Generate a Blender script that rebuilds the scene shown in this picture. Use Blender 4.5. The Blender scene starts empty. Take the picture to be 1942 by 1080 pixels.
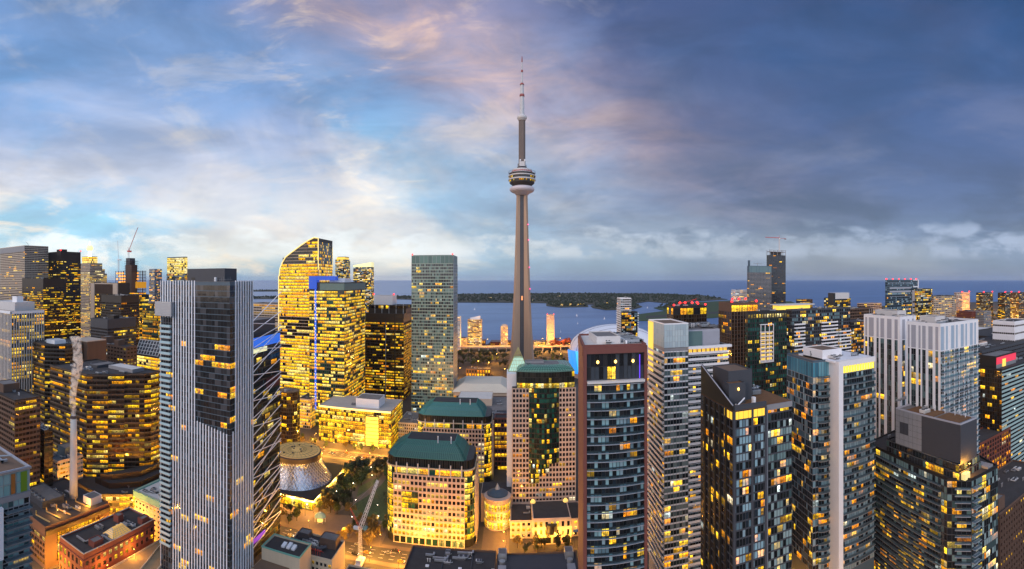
import bpy, math, random
from mathutils import Vector
rnd = random.Random(11)
sc = bpy.context.scene
# ------------------------------------------------------------------ camera (stitched cylindrical panorama)
F, CX, HY, CH = 900.0, 971.0, 530.0, 177.0
cam = bpy.data.cameras.new('camera'); cam.type = 'PANO'; cam.panorama_type = 'CENTRAL_CYLINDRICAL'
cam.central_cylindrical_range_u_min = -CX / F; cam.central_cylindrical_range_u_max = CX / F
cam.central_cylindrical_range_v_min = -(1080 - HY) / F; cam.central_cylindrical_range_v_max = HY / F
cam.clip_start = 1.0; cam.clip_end = 600000
co = bpy.data.objects.new('camera', cam); sc.collection.objects.link(co)
co.location = (0, 0, CH); co.rotation_euler = (math.pi / 2, 0, 0); sc.camera = co
sc.view_settings.view_transform = 'Standard'; sc.view_settings.look = 'None'
sc.view_settings.exposure = 0.0; sc.view_settings.gamma = 1.0
sc.render.engine = 'CYCLES'
sc.cycles.use_denoising = True
sc.cycles.max_bounces = 5; sc.cycles.diffuse_bounces = 2; sc.cycles.glossy_bounces = 3
sc.cycles.transparent_max_bounces = 12; sc.cycles.volume_bounces = 2
sc.cycles.sample_clamp_indirect = 4.0
sc.cycles.use_light_tree = True
sc.cycles.caustics_reflective = False; sc.cycles.caustics_refractive = False

# ------------------------------------------------------------------ world: dusk sky with cloud layers
class NT:
    """small helper round a node tree"""
    def __init__(s, tree): s.t = tree; s.n = tree.nodes; s.l = tree.links
    def add(s, typ, **kw):
        n = s.n.new(typ)
        for k, v in kw.items(): setattr(n, k, v)
        return n
    def put(s, sock, v):
        if isinstance(v, bpy.types.NodeSocket): s.l.new(v, sock)
        elif isinstance(v, (tuple, list)):
            n = len(sock.default_value); sock.default_value = tuple(v)[:n] if len(v) >= n else tuple(v) + (1,)
        else: sock.default_value = v
    def math(s, op, a, b=None, c=None, clamp=False):
        n = s.add('ShaderNodeMath', operation=op, use_clamp=clamp)
        for i, v in enumerate((a, b, c)):
            if v is not None: s.put(n.inputs[i], v)
        return n.outputs[0]
    def vmath(s, op, a, b=None):
        n = s.add('ShaderNodeVectorMath', operation=op); s.put(n.inputs[0], a)
        if b is not None: s.put(n.inputs[1], b)
        return n.outputs[0]
    def ramp(s, fac, stops, interp='LINEAR'):
        n = s.add('ShaderNodeValToRGB'); n.color_ramp.interpolation = interp; e = n.color_ramp.elements
        while len(e) < len(stops): e.new(0.5)
        for i, (p, c) in enumerate(stops):
            e[i].position = p; e[i].color = (c, c, c, 1) if isinstance(c, (int, float)) else tuple(c) + (1,)
        s.put(n.inputs[0], fac); return n.outputs[0]
    def mix(s, fac, a, b, mode='MIX'):
        n = s.add('ShaderNodeMix', data_type='RGBA', blend_type=mode)
        s.put(n.inputs[0], fac); s.put(n.inputs[6], a); s.put(n.inputs[7], b); return n.outputs[2]
    def noise(s, vec, scale, detail=4, rough=.55, dist=0.0, w=None):
        n = s.add('ShaderNodeTexNoise'); s.put(n.inputs['Vector'], vec)
        n.inputs['Scale'].default_value = scale; n.inputs['Detail'].default_value = detail
        n.inputs['Roughness'].default_value = rough; n.inputs['Distortion'].default_value = dist
        return n.outputs[0]
    def smooth(s, v, lo, hi):
        n = s.add('ShaderNodeMapRange', interpolation_type='SMOOTHSTEP'); s.put(n.inputs[0], v)
        n.inputs[1].default_value = lo; n.inputs[2].default_value = hi; return n.outputs[0]

def srgb(r, g, b):
    f = lambda c: (c / 255 / 12.92) if c / 255 <= .04045 else ((c / 255 + .055) / 1.055) ** 2.4
    return (f(r), f(g), f(b))

SUN_DIR = Vector((-.62, -.62, .30)).normalized()
world = bpy.data.worlds.new('World'); sc.world = world; world.use_nodes = True
W = NT(world.node_tree); W.n.clear()
tc = W.add('ShaderNodeTexCoord').outputs['Generated']
sep = W.add('ShaderNodeSeparateXYZ'); W.l.new(tc, sep.inputs[0]); dx, dy, dz = sep.outputs
zc = W.math('MAXIMUM', dz, 0.0)
az = W.math('ARCTAN2', dx, dy)                       # 0 ahead, + right
azn = W.math('MULTIPLY_ADD', az, 0.4634, 0.5)         # 0..1 over the view
el = W.math('ARCSINE', zc)
# clear-sky colour over elevation for the bright left, the centre and the dark right
left = W.ramp(el, [(0.0, srgb(148, 188, 210)), (.10, srgb(152, 200, 222)), (.25, srgb(140, 196, 226)), (.36, srgb(116, 168, 218)), (.52, srgb(88, 132, 192)), (.9, srgb(80, 120, 176))])
midc = W.ramp(el, [(0.0, srgb(134, 164, 196)), (.07, srgb(150, 174, 202)), (.18, srgb(158, 180, 210)), (.34, srgb(138, 156, 194)), (.52, srgb(104, 118, 164)), (.9, srgb(84, 104, 154))])
right = W.ramp(el, [(0.0, srgb(92, 118, 156)), (.05, srgb(104, 126, 164)), (.15, srgb(80, 94, 138)), (.30, srgb(66, 86, 134)), (.45, srgb(48, 80, 132)), (.55, srgb(34, 68, 118)), (.9, srgb(36, 74, 126))])
# cloud space: azimuth x elevation, gently sheared so that streaks climb to the left
cyl = W.add('ShaderNodeCombineXYZ'); W.put(cyl.inputs[0], az); W.put(cyl.inputs[1], W.math('MULTIPLY', el, 2.1)); cyl = cyl.outputs[0]
shr = W.add('ShaderNodeMapping'); W.l.new(cyl, shr.inputs[0]); shr.inputs['Rotation'].default_value = (0, 0, .42); shr.inputs['Scale'].default_value = (1, 1.35, 1); shr = shr.outputs[0]
big = W.noise(shr, 1.7, 6, .52, .5)
fine = W.noise(shr, 4.2, 8, .60, .6)
puff = W.noise(cyl, 3.0, 8, .58, .4)
wob = W.math('MULTIPLY_ADD', big, .5, -.25)
azw = W.math('ADD', azn, wob)
base = W.mix(W.smooth(azw, .16, .58), left, midc)
base = W.mix(W.smooth(azw, .46, .74), base, right)
lfac = W.math('SUBTRACT', 1.0, W.smooth(azn, .20, .70))
cream = W.mix(W.smooth(el, .04, .46), srgb(246, 236, 218), srgb(220, 202, 204))
lowb = W.math('SUBTRACT', 1.0, W.smooth(el, .22, .50))
c1 = W.math('MULTIPLY', W.smooth(W.math('MULTIPLY_ADD', W.math('SUBTRACT', puff, .5), .55, big), .40, .60), W.math('MULTIPLY', W.math('MULTIPLY_ADD', lfac, .80, .12), W.math('MULTIPLY_ADD', lowb, .80, .18)))
col = W.mix(c1, base, cream)
wisp = W.math('MULTIPLY', W.smooth(fine, .50, .66), W.math('MULTIPLY', lfac, .80))
col = W.mix(wisp, col, srgb(250, 234, 212))
# slate-violet shade drifting through the sheet
veiln = W.noise(shr, 1.25, 6, .55, .8)
veil = W.math('MULTIPLY', W.smooth(veiln, .44, .60), W.math('MULTIPLY_ADD', W.smooth(el, .10, .34), .55, .24))
col = W.mix(veil, col, W.mix(W.smooth(azn, .15, .6), srgb(112, 146, 194), srgb(64, 78, 122)))
# pink sunset cloud above the centre-left
dpx = W.math('SUBTRACT', azn, .40); dpe = W.math('SUBTRACT', el, .49)
along = W.math('ADD', dpx, W.math('MULTIPLY', dpe, .45)); across = W.math('ADD', dpe, W.math('MULTIPLY', dpx, .8))
gp = W.math('ADD', W.math('POWER', W.math('MULTIPLY', along, 6.0), 2.0), W.math('POWER', W.math('MULTIPLY', across, 9.5), 2.0))
pink = W.math('MULTIPLY', W.math('POWER', 2.718, W.math('MULTIPLY', gp, -1.0)), W.math('MULTIPLY_ADD', W.smooth(fine, .3, .7), .55, .25))
front = W.smooth(dy, 0.0, .3)
col = W.mix(W.math('MULTIPLY', pink, front, clamp=True), col, srgb(222, 182, 166))
# slate bank above the horizon gap, mostly right of centre
cylv = W.add('ShaderNodeCombineXYZ'); W.put(cylv.inputs[0], W.math('MULTIPLY', az, 2.2)); W.put(cylv.inputs[1], W.math('MULTIPLY', el, 6.5)); cylv = cylv.outputs[0]
bankn = W.noise(cylv, 1.5, 8, .58, .4)
band = W.math('MULTIPLY', W.smooth(el, .06, .10), W.math('SUBTRACT', 1.0, W.smooth(el, .14, .34)))
bk = W.math('MULTIPLY', W.math('MULTIPLY', W.smooth(bankn, .40, .64), band), W.math('MULTIPLY_ADD', W.smooth(azn, .30, .66), .62, .30))
col = W.mix(bk, col, W.mix(W.smooth(azn, .35, .75), srgb(146, 160, 184), srgb(66, 74, 110)))
# puffed cumulus line just above the water
cumn = W.noise(cylv, 3.1, 8, .62, .3)
ctop = W.math('MULTIPLY_ADD', cumn, -.075, .142)
cb = W.math('MULTIPLY', W.smooth(el, .034, .056), W.math('SUBTRACT', 1.0, W.smooth(W.math('SUBTRACT', el, W.math('MULTIPLY', W.smooth(W.noise(cylv, 3.4, 3, .5, .1), .3, .7), .05)), .055, .085)))
cyp = W.add('ShaderNodeCombineXYZ'); W.put(cyp.inputs[0], W.math('MULTIPLY', az, 6.0)); W.put(cyp.inputs[1], W.math('MULTIPLY', el, 9.0)); cyp = cyp.outputs[0]
pf = W.noise(cyp, 1.5, 9, .62, .2)
cu = W.math('MULTIPLY', W.math('MULTIPLY', cb, W.math('MULTIPLY_ADD', W.smooth(pf, .40, .56), .85, .15)), .85)
col = W.mix(cu, col, W.mix(W.smooth(azn, .25, .9), srgb(224, 228, 228), srgb(156, 168, 198)))
gain = W.math('MULTIPLY_ADD', W.math('MULTIPLY', lfac, W.math('SUBTRACT', 1.0, W.smooth(el, .30, .60))), .26, 1.0)
lump = W.noise(shr, 2.6, 9, .60, .5)
gain = W.math('MULTIPLY', gain, W.math('MULTIPLY_ADD', W.smooth(lump, .32, .68), .34, .80))
gn = W.add('ShaderNodeVectorMath', operation='SCALE'); W.put(gn.inputs[0], col); W.put(gn.inputs[3], gain); col = gn.outputs[0]
# the unseen sky towards and behind the viewer is brightened to light the city's near faces
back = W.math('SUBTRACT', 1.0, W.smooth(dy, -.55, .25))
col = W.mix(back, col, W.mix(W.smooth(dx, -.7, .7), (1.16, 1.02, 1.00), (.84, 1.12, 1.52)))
below = W.smooth(dz, -.25, -.0)
col = W.mix(below, (.05, .07, .11), col)
sky = W.add('ShaderNodeTexSky', sky_type='NISHITA'); sky.sun_disc = False
sky.sun_elevation = math.asin(SUN_DIR.z); sky.sun_rotation = math.atan2(SUN_DIR.x, SUN_DIR.y); sky.air_density = 1.0; sky.dust_density = .6; sky.ozone_density = 2.0
b1 = W.add('ShaderNodeBackground'); W.l.new(sky.outputs[0], b1.inputs[0]); b1.inputs[1].default_value = 0.02
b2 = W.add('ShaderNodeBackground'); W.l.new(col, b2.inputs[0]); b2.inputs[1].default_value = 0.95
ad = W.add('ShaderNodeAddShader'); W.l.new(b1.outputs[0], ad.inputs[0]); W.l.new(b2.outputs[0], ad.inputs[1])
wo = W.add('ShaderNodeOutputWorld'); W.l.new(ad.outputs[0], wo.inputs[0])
# ------------------------------------------------------------------ sun: soft, warm, low behind the viewer's left
sl = bpy.data.lights.new('sun', 'SUN'); sl.energy = 0.9; sl.angle = math.radians(14); sl.color = (1.0, .80, .70)
so = bpy.data.objects.new('sun', sl); sc.collection.objects.link(so); so.rotation_euler = (-SUN_DIR).to_track_quat('-Z', 'Y').to_euler(); so.location = (-200, -200, 400)

# ------------------------------------------------------------------ projection helpers (photo pixel <-> place)
def pol(px, R): th = (px - CX) / F; return (R * math.sin(th), R * math.cos(th))
def hz(py, R): return CH + (HY - py) * R / F
def at(px, py, R): x, y = pol(px, R); return (x, y, hz(py, R))
def ground(px, py, z=0.0): return pol(px, F * (CH - z) / (py - HY))
def proj(x, y, z): return CX + F * math.atan2(x, y), HY - F * (z - CH) / max(1e-3, math.hypot(x, y))
def onX(px, X): return X / math.tan((px - CX) / F)      # y where the ray through px meets the plane x = X
def onY(px, Y): return Y * math.tan((px - CX) / F)      # x where the ray through px meets the plane y = Y

# ------------------------------------------------------------------ materials
MATS = {}
def solid(name, c, rough=.7, nz=.18, scale=.35, metal=0.0, emit=None, es=0.0, streak=False, bump=0.0, spec=.5):
    if name in MATS: return MATS[name]
    m = bpy.data.materials.new(name); m.use_nodes = True; T = NT(m.node_tree); p = T.n['Principled BSDF']
    pos = T.add('ShaderNodeTexCoord').outputs['Object']
    v = pos
    if streak:
        mpn = T.add('ShaderNodeMapping'); T.l.new(pos, mpn.inputs[0]); mpn.inputs['Scale'].default_value = (1, 1, .12); v = mpn.outputs[0]
    n1 = T.noise(v, scale, 6, .6); n2 = T.noise(pos, scale * 7, 3, .6)
    f = T.math('ADD', T.math('MULTIPLY_ADD', n1, 2 * nz, 1 - nz), T.math('MULTIPLY_ADD', n2, nz, -nz * .5))
    cc = T.vmath('SCALE', tuple(c)); T.n[-1].inputs[3].default_value = 1; T.put(T.n[-1].inputs[3], f)
    T.put(p.inputs['Base Color'], cc); p.inputs['Metallic'].default_value = metal
    T.put(p.inputs['Roughness'], T.math('MULTIPLY_ADD', n2, .2, rough - .1))
    p.inputs['Specular IOR Level'].default_value = spec
    if emit: p.inputs['Emission Color'].default_value = (*emit, 1); p.inputs['Emission Strength'].default_value = es
    if bump:
        b = T.add('ShaderNodeBump'); b.inputs['Strength'].default_value = bump; b.inputs['Distance'].default_value = .1
        T.put(b.inputs['Height'], n2); T.put(p.inputs['Normal'], b.outputs[0])
    MATS[name] = m; return m

def make_glass():
    m = bpy.data.materials.new('window_glass'); m.use_nodes = True; T = NT(m.node_tree); p = T.n['Principled BSDF']
    em = T.add('ShaderNodeAttribute', attribute_name='em').outputs['Color']; bc = T.add('ShaderNodeAttribute', attribute_name='bc').outputs['Color']
    pos = T.add('ShaderNodeTexCoord').outputs['Object']
    cell = T.add('ShaderNodeVectorMath', operation='FLOOR'); T.put(cell.inputs[0], T.vmath('MULTIPLY', pos, (1.1, 1.1, 1.7)))
    wn = T.add('ShaderNodeTexWhiteNoise'); T.l.new(cell.outputs[0], wn.inputs['Vector'])
    n = T.noise(pos, .8, 4, .65)
    tex = T.math('MULTIPLY', T.smooth(n, .30, .62), T.math('MULTIPLY_ADD', wn.outputs[0], 1.0, .5))
    tex = T.math('MULTIPLY_ADD', tex, 1.55, .26)
    uv = T.add('ShaderNodeUVMap').outputs[0]; us = T.add('ShaderNodeSeparateXYZ'); T.l.new(uv, us.inputs[0])
    ceil = T.math('MULTIPLY', T.smooth(us.outputs[1], .45, .85), T.math('SUBTRACT', 1.0, T.smooth(us.outputs[1], .93, 1.0)))
    tex = T.math('MULTIPLY', tex, T.math('MULTIPLY_ADD', ceil, .75, .62))
    tex = T.math('MULTIPLY', tex, T.smooth(T.math('ABSOLUTE', T.math('SUBTRACT', us.outputs[0], .5)), .0, .05))
    e = T.add('ShaderNodeVectorMath', operation='SCALE'); T.put(e.inputs[0], em); T.put(e.inputs[3], tex)
    T.put(p.inputs['Base Color'], bc); T.put(p.inputs['Emission Color'], e.outputs[0]); p.inputs['Emission Strength'].default_value = 1.0
    p.inputs['Roughness'].default_value = .06; p.inputs['IOR'].default_value = 1.55
    lum = T.add('ShaderNodeVectorMath', operation='LENGTH'); T.put(lum.inputs[0], em); T.put(p.inputs['Specular IOR Level'], T.math('MULTIPLY_ADD', T.smooth(lum.outputs['Value'], .05, .5), -.48, .5))
    bn = T.add('ShaderNodeBump'); bn.inputs['Strength'].default_value = .10; bn.inputs['Distance'].default_value = .25
    T.put(bn.inputs['Height'], T.noise(pos, .5, 2)); T.put(p.inputs['Normal'], bn.outputs[0])
    m.cycles.emission_sampling = 'NONE'
    return m
GLASS = make_glass()
def make_rail():
    m = bpy.data.materials.new('railing_glass'); m.use_nodes = True; T = NT(m.node_tree); p = T.n['Principled BSDF']
    p.inputs['Base Color'].default_value = (.12, .16, .19, 1); p.inputs['Roughness'].default_value = .1
    tr = T.add('ShaderNodeBsdfTransparent'); tr.inputs[0].default_value = (.75, .85, .88, 1)
    mx = T.add('ShaderNodeMixShader'); mx.inputs[0].default_value = .13; T.l.new(tr.outputs[0], mx.inputs[1]); T.l.new(p.outputs[0], mx.inputs[2]); T.l.new(mx.outputs[0], T.n['Material Output'].inputs[0])
    return m
RAIL = make_rail()
def emis(name, c, s):
    if name in MATS: return MATS[name]
    m = solid(name, [min(.8, x) for x in c], .5, .05, emit=c, es=s); m.cycles.emission_sampling = 'NONE'; return m

M = dict(
 concrete=solid('concrete', (.42, .38, .35), .85, .2, .15, streak=True), tan=solid('tan_concrete', (.50, .40, .32), .8, .16, .2, streak=True),
 white=solid('white_cladding', (.80, .80, .84), .55, .08, .2), offwhite=solid('offwhite_cladding', (.60, .58, .58), .6, .12, .2, streak=True),
 black=solid('black_metal', (.016, .015, .016), .45, .3, .3), bronze=solid('bronze_metal', (.034, .024, .018), .45, .25, .3), brown=solid('brown_concrete', (.12, .07, .05), .8, .2, .25, streak=True),
 darkgrey=solid('dark_grey_cladding', (.050, .054, .068), .6, .15, .3), grey=solid('grey_cladding', (.25, .25, .27), .6, .15, .3), steel=solid('steel', (.42, .44, .47), .35, .15, .5, metal=.6),
 pink=solid('pink_granite', (.60, .44, .36), .6, .10, .4), cream=solid('cream_stone', (.58, .47, .34), .75, .14, .3, streak=True), red=solid('red_brick', (.20, .055, .04), .8, .22, .6), redframe=solid('red_cladding', (.17, .055, .045), .6, .2, .3, streak=True),
 teal=solid('teal_metal', (.10, .17, .17), .4, .15, .3), tealroof=solid('teal_roof', (.035, .17, .18), .4, .15, .4), copper=solid('green_roof', (.025, .115, .10), .45, .2, .4), patina=solid('patina', (.16, .40, .33), .7, .2, .6),
 roof=solid('roof_membrane', (.045, .041, .043), .9, .5, .22), roofgrey=solid('grey_roof', (.17, .16, .16), .9, .45, .22), gravel=solid('gravel_roof', (.17, .11, .075), .95, .3, .2), roofwhite=solid('pale_roof', (.62, .60, .58), .8, .2, .12), roofsoil=solid('planted_roof', (.16, .075, .03), .95, .4, .5),
 silver=solid('silver_panel', (.36, .37, .43), .5, .08, .3), bluegrey=solid('blue_grey_cladding', (.06, .10, .14), .5, .15, .3),
 fin=solid('white_fin', (.86, .85, .90), .45, .05, .3), gold=solid('gold_metal', (.45, .30, .10), .4, .15, .3), asphalt=solid('asphalt', (.045, .043, .045), .85, .3, .08), paving=solid('paving', (.13, .10, .08), .85, .25, .3),
 redpaint=solid('red_paint', (.55, .05, .04), .5, .1), whitepaint=solid('white_paint', (.8, .8, .8), .5, .06), bark=solid('bark', (.06, .04, .028), .9, .3, 2.0), grass=None, rail=RAIL, glass=GLASS)
def leafmat(name, a, b):
    m = bpy.data.materials.new(name); m.use_nodes = True; T = NT(m.node_tree); p = T.n['Principled BSDF']
    n = T.noise(T.add('ShaderNodeTexCoord').outputs['Object'], .6, 3); T.put(p.inputs['Base Color'], T.mix(T.smooth(n, .35, .65), a, b)); p.inputs['Roughness'].default_value = .75
    p.inputs['Subsurface Weight'].default_value = 0; MATS[name] = m; return m
LEAF = leafmat('leaf_green', (.025, .045, .012), (.07, .10, .025)); LEAFD = leafmat('leaf_dark', (.010, .018, .010), (.024, .038, .018)); LEAFR = leafmat('leaf_red', (.13, .02, .02), (.22, .05, .03)); LEAFY = leafmat('leaf_yellow', (.10, .075, .012), (.16, .10, .02))
GRASS = leafmat('lawn', (.022, .045, .012), (.04, .075, .02))

def origin(o):
    v = Vector(o.location)
    while o.parent: o = o.parent; v += o.location
    return v
# ------------------------------------------------------------------ mesh builder
class MB:
    def __init__(s): s.v = []; s.f = []; s.m = []; s.mats = []; s.em = []; s.bc = []; s.attr = False
    def mi(s, m):
        if m not in s.mats: s.mats.append(m)
        return s.mats.index(m)
    def face(s, pts, m, em=None, bc=None):
        i = len(s.v); s.v.extend(pts); s.f.append(tuple(range(i, i + len(pts)))); s.m.append(s.mi(m))
        if em is not None or bc is not None: s.attr = True
        s.em.append(em or (0, 0, 0)); s.bc.append(bc or (.02, .022, .026))
    def idx(s, verts, faces, m):
        i = len(s.v); s.v.extend(verts); k = s.mi(m)
        for f in faces: s.f.append(tuple(a + i for a in f)); s.m.append(k); s.em.append((0, 0, 0)); s.bc.append((.02, .022, .026))
    def hexa(s, c, m): s.idx(c, [(0, 3, 2, 1), (4, 5, 6, 7), (0, 1, 5, 4), (1, 2, 6, 5), (2, 3, 7, 6), (3, 0, 4, 7)], m)
    def box(s, x0, x1, y0, y1, z0, z1, m): s.hexa([(x0, y0, z0), (x1, y0, z0), (x1, y1, z0), (x0, y1, z0), (x0, y0, z1), (x1, y0, z1), (x1, y1, z1), (x0, y1, z1)], m)
    def fbox(s, f, s0, s1, z0, z1, d0, d1, m):
        P = lambda a, d, z: (f.p0[0] + f.u[0] * a + f.n[0] * d, f.p0[1] + f.u[1] * a + f.n[1] * d, z)
        s.hexa([P(s0, d1, z0), P(s1, d1, z0), P(s1, d0, z0), P(s0, d0, z0), P(s0, d1, z1), P(s1, d1, z1), P(s1, d0, z1), P(s0, d0, z1)], m)
    def prism(s, poly, z0, z1, m, mtop=None):
        n = len(poly); z1s = z1 if isinstance(z1, (list, tuple)) else [z1] * n
        b = [(p[0], p[1], z0) for p in poly]; t = [(p[0], p[1], z1s[i]) for i, p in enumerate(poly)]
        for i in range(n): j = (i + 1) % n; s.face([b[i], b[j], t[j], t[i]], m)
        s.face(t, mtop or m); s.face(b[::-1], m)
    def tube(s, p, q, r0, r1, n, m, caps=True):
        p = Vector(p); q = Vector(q); d = (q - p).normalized(); a = d.orthogonal().normalized(); b = d.cross(a)
        A = [p + a * r0 * math.cos(2 * math.pi * i / n) + b * r0 * math.sin(2 * math.pi * i / n) for i in range(n)]
        B = [q + a * r1 * math.cos(2 * math.pi * i / n) + b * r1 * math.sin(2 * math.pi * i / n) for i in range(n)]
        fs = [(i, (i + 1) % n, n + (i + 1) % n, n + i) for i in range(n)]
        if caps: fs += [tuple(range(n))[::-1], tuple(range(n, 2 * n))]
        s.idx([tuple(x) for x in A + B], fs, m)
    def lathe(s, cx, cy, prof, n, m, caps=True):
        vs = []; fs = []
        for r, z in prof: vs += [(cx + r * math.cos(2 * math.pi * i / n), cy + r * math.sin(2 * math.pi * i / n), z) for i in range(n)]
        for k in range(len(prof) - 1): fs += [(k * n + i, k * n + (i + 1) % n, (k + 1) * n + (i + 1) % n, (k + 1) * n + i) for i in range(n)]
        if caps: fs += [tuple(range(n))[::-1], tuple(range((len(prof) - 1) * n, len(prof) * n))]
        s.idx(vs, fs, m)
    def build(s, name, parent=None, loc=(0, 0, 0), smooth=False):
        me = bpy.data.meshes.new(name); ox, oy, oz = origin(parent) if (parent and loc == 'p') else ((0, 0, 0) if loc == 'p' else loc)
        me.from_pydata([(x - ox, y - oy, z - oz) for x, y, z in s.v], [], s.f)
        for m in s.mats: me.materials.append(m)
        me.polygons.foreach_set('material_index', s.m)
        if s.attr:
            for nm, src in (('em', s.em), ('bc', s.bc)):
                a = me.attributes.new(nm, 'FLOAT_COLOR', 'FACE'); a.data.foreach_set('color', [c for x in src for c in (x[0], x[1], x[2], 1.0)])
        if s.attr:
            uvl = me.uv_layers.new(name='UVMap'); q4 = (0, 0, 1, 0, 1, 1, 0, 1); uvl.data.foreach_set('uv', [c for f in s.f for c in (q4 if len(f) == 4 else (.3, .6) * len(f))])
        if smooth: me.polygons.foreach_set('use_smooth', [True] * len(s.f))
        me.update()
        o = bpy.data.objects.new(name, me); sc.collection.objects.link(o)
        if parent: o.parent = parent
        if loc != 'p' and not parent: o.location = loc
        return o

def tag(o, label=None, cat=None, group=None, kind=None):
    if label: o['label'] = label
    if cat: o['category'] = cat
    if group: o['group'] = group
    if kind: o['kind'] = kind
    return o
def empty(name, loc, label, cat, group=None):
    o = bpy.data.objects.new(name, None); sc.collection.objects.link(o); o.location = loc; o.empty_display_size = 2
    return tag(o, label, cat, group)
def copy_tree(o, parent=None):
    c = o.copy(); sc.collection.objects.link(c); c.parent = parent
    for ch in list(o.children): copy_tree(ch, c)
    return c

class Face:
    def __init__(s, p0, p1):
        s.p0 = p0; s.p1 = p1; dx_, dy_ = p1[0] - p0[0], p1[1] - p0[1]; s.w = math.hypot(dx_, dy_); s.u = (dx_ / s.w, dy_ / s.w); s.n = (s.u[1], -s.u[0])
        mx_, my_ = (p0[0] + p1[0]) / 2, (p0[1] + p1[1]) / 2; d = math.hypot(mx_, my_); s.facing = -(mx_ * s.n[0] + my_ * s.n[1]) / max(d, 1); s.dist = d
    def pt(s, a, d, z): return (s.p0[0] + s.u[0] * a + s.n[0] * d, s.p0[1] + s.u[1] * a + s.n[1] * d, z)

GOLD = [(1.0, .72, .16), (1.0, .56, .012), (1.0, .48, .008), (1.0, .64, .03), (1.0, .58, .012), (1.0, .38, .006)]
ORANGE = [(1.2, .58, .015), (1.2, .44, .010), (1.25, .72, .03), (1.2, .64, .02), (1.1, .34, .008)]
PALE = [(1.0, .74, .20), (1.0, .66, .08), (1.0, .82, .35), (1.0, .70, .12)]
DARK = [(.012, .013, .016), (.02, .022, .026), (.03, .03, .033), (.016, .018, .024)]
BROWNG = [(.022, .014, .010), (.03, .02, .014), (.016, .011, .009), (.045, .03, .02)]
TEALG = [(.010, .014, .015), (.05, .09, .095), (.014, .018, .020), (.16, .25, .26), (.008, .010, .011), (.28, .38, .39)]  # brighter teal panes: blinds and sky reflection put into the base colour
BLUEG = [(.008, .011, .014), (.02, .03, .042), (.12, .20, .25), (.010, .013, .016), (.26, .37, .43), (.006, .008, .010), (.014, .02, .028)]  # brighter blue panes likewise hold the sky's reflection in their colour
GREENG = [(.01, .03, .025), (.015, .055, .042), (.02, .10, .075), (.012, .02, .018)]
def litmap(nf, nb, st, r):
    lit = st.get('lit', .3); g = st.get('grad', 0); pal = st.get('pal', GOLD); k = st.get('k', 1.0); out = []
    for i in range(nf):
        t = i / max(1, nf - 1); p = lit * (1 + g * (1 - 2 * t)); row = [None] * nb
        if st.get('mode', 'office') == 'office':
            x = r.random(); pf = min(1, p * (1.9 if x < .3 else .9 if x < .7 else .3)) if lit < .75 else p
            j = 0
            while j < nb:
                run = r.randint(1, st.get('run', 7)); on = r.random() < pf; c = r.choice(pal); b = (.22 + 1.1 * r.random() ** st.get('skew', 1.3)) * k if lit < .75 else r.uniform(.8, 1.3) * k
                for q in range(j, min(nb, j + run)):
                    if on and r.random() < .9: bb = b * r.uniform(.65, 1.2); row[q] = (c[0] * bb, c[1] * bb, c[2] * bb)
                j += run
        else:
            j = 0
            while j < nb:
                run = r.choice((1, 2, 2, 3)); on = r.random() < p; c = r.choice(pal); b = (.2 + 1.15 * r.random() ** 1.3) * k; c = c if r.random() > .10 else r.choice(((.75, .85, .80), (1.0, .82, .5), (1.0, .80, .42)))
                for q in range(j, min(nb, j + run)):
                    if on: bb = b * r.uniform(.6, 1.15); row[q] = (c[0] * bb, c[1] * bb, c[2] * bb)
                j += run
        out.append(row)
    return out

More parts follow.
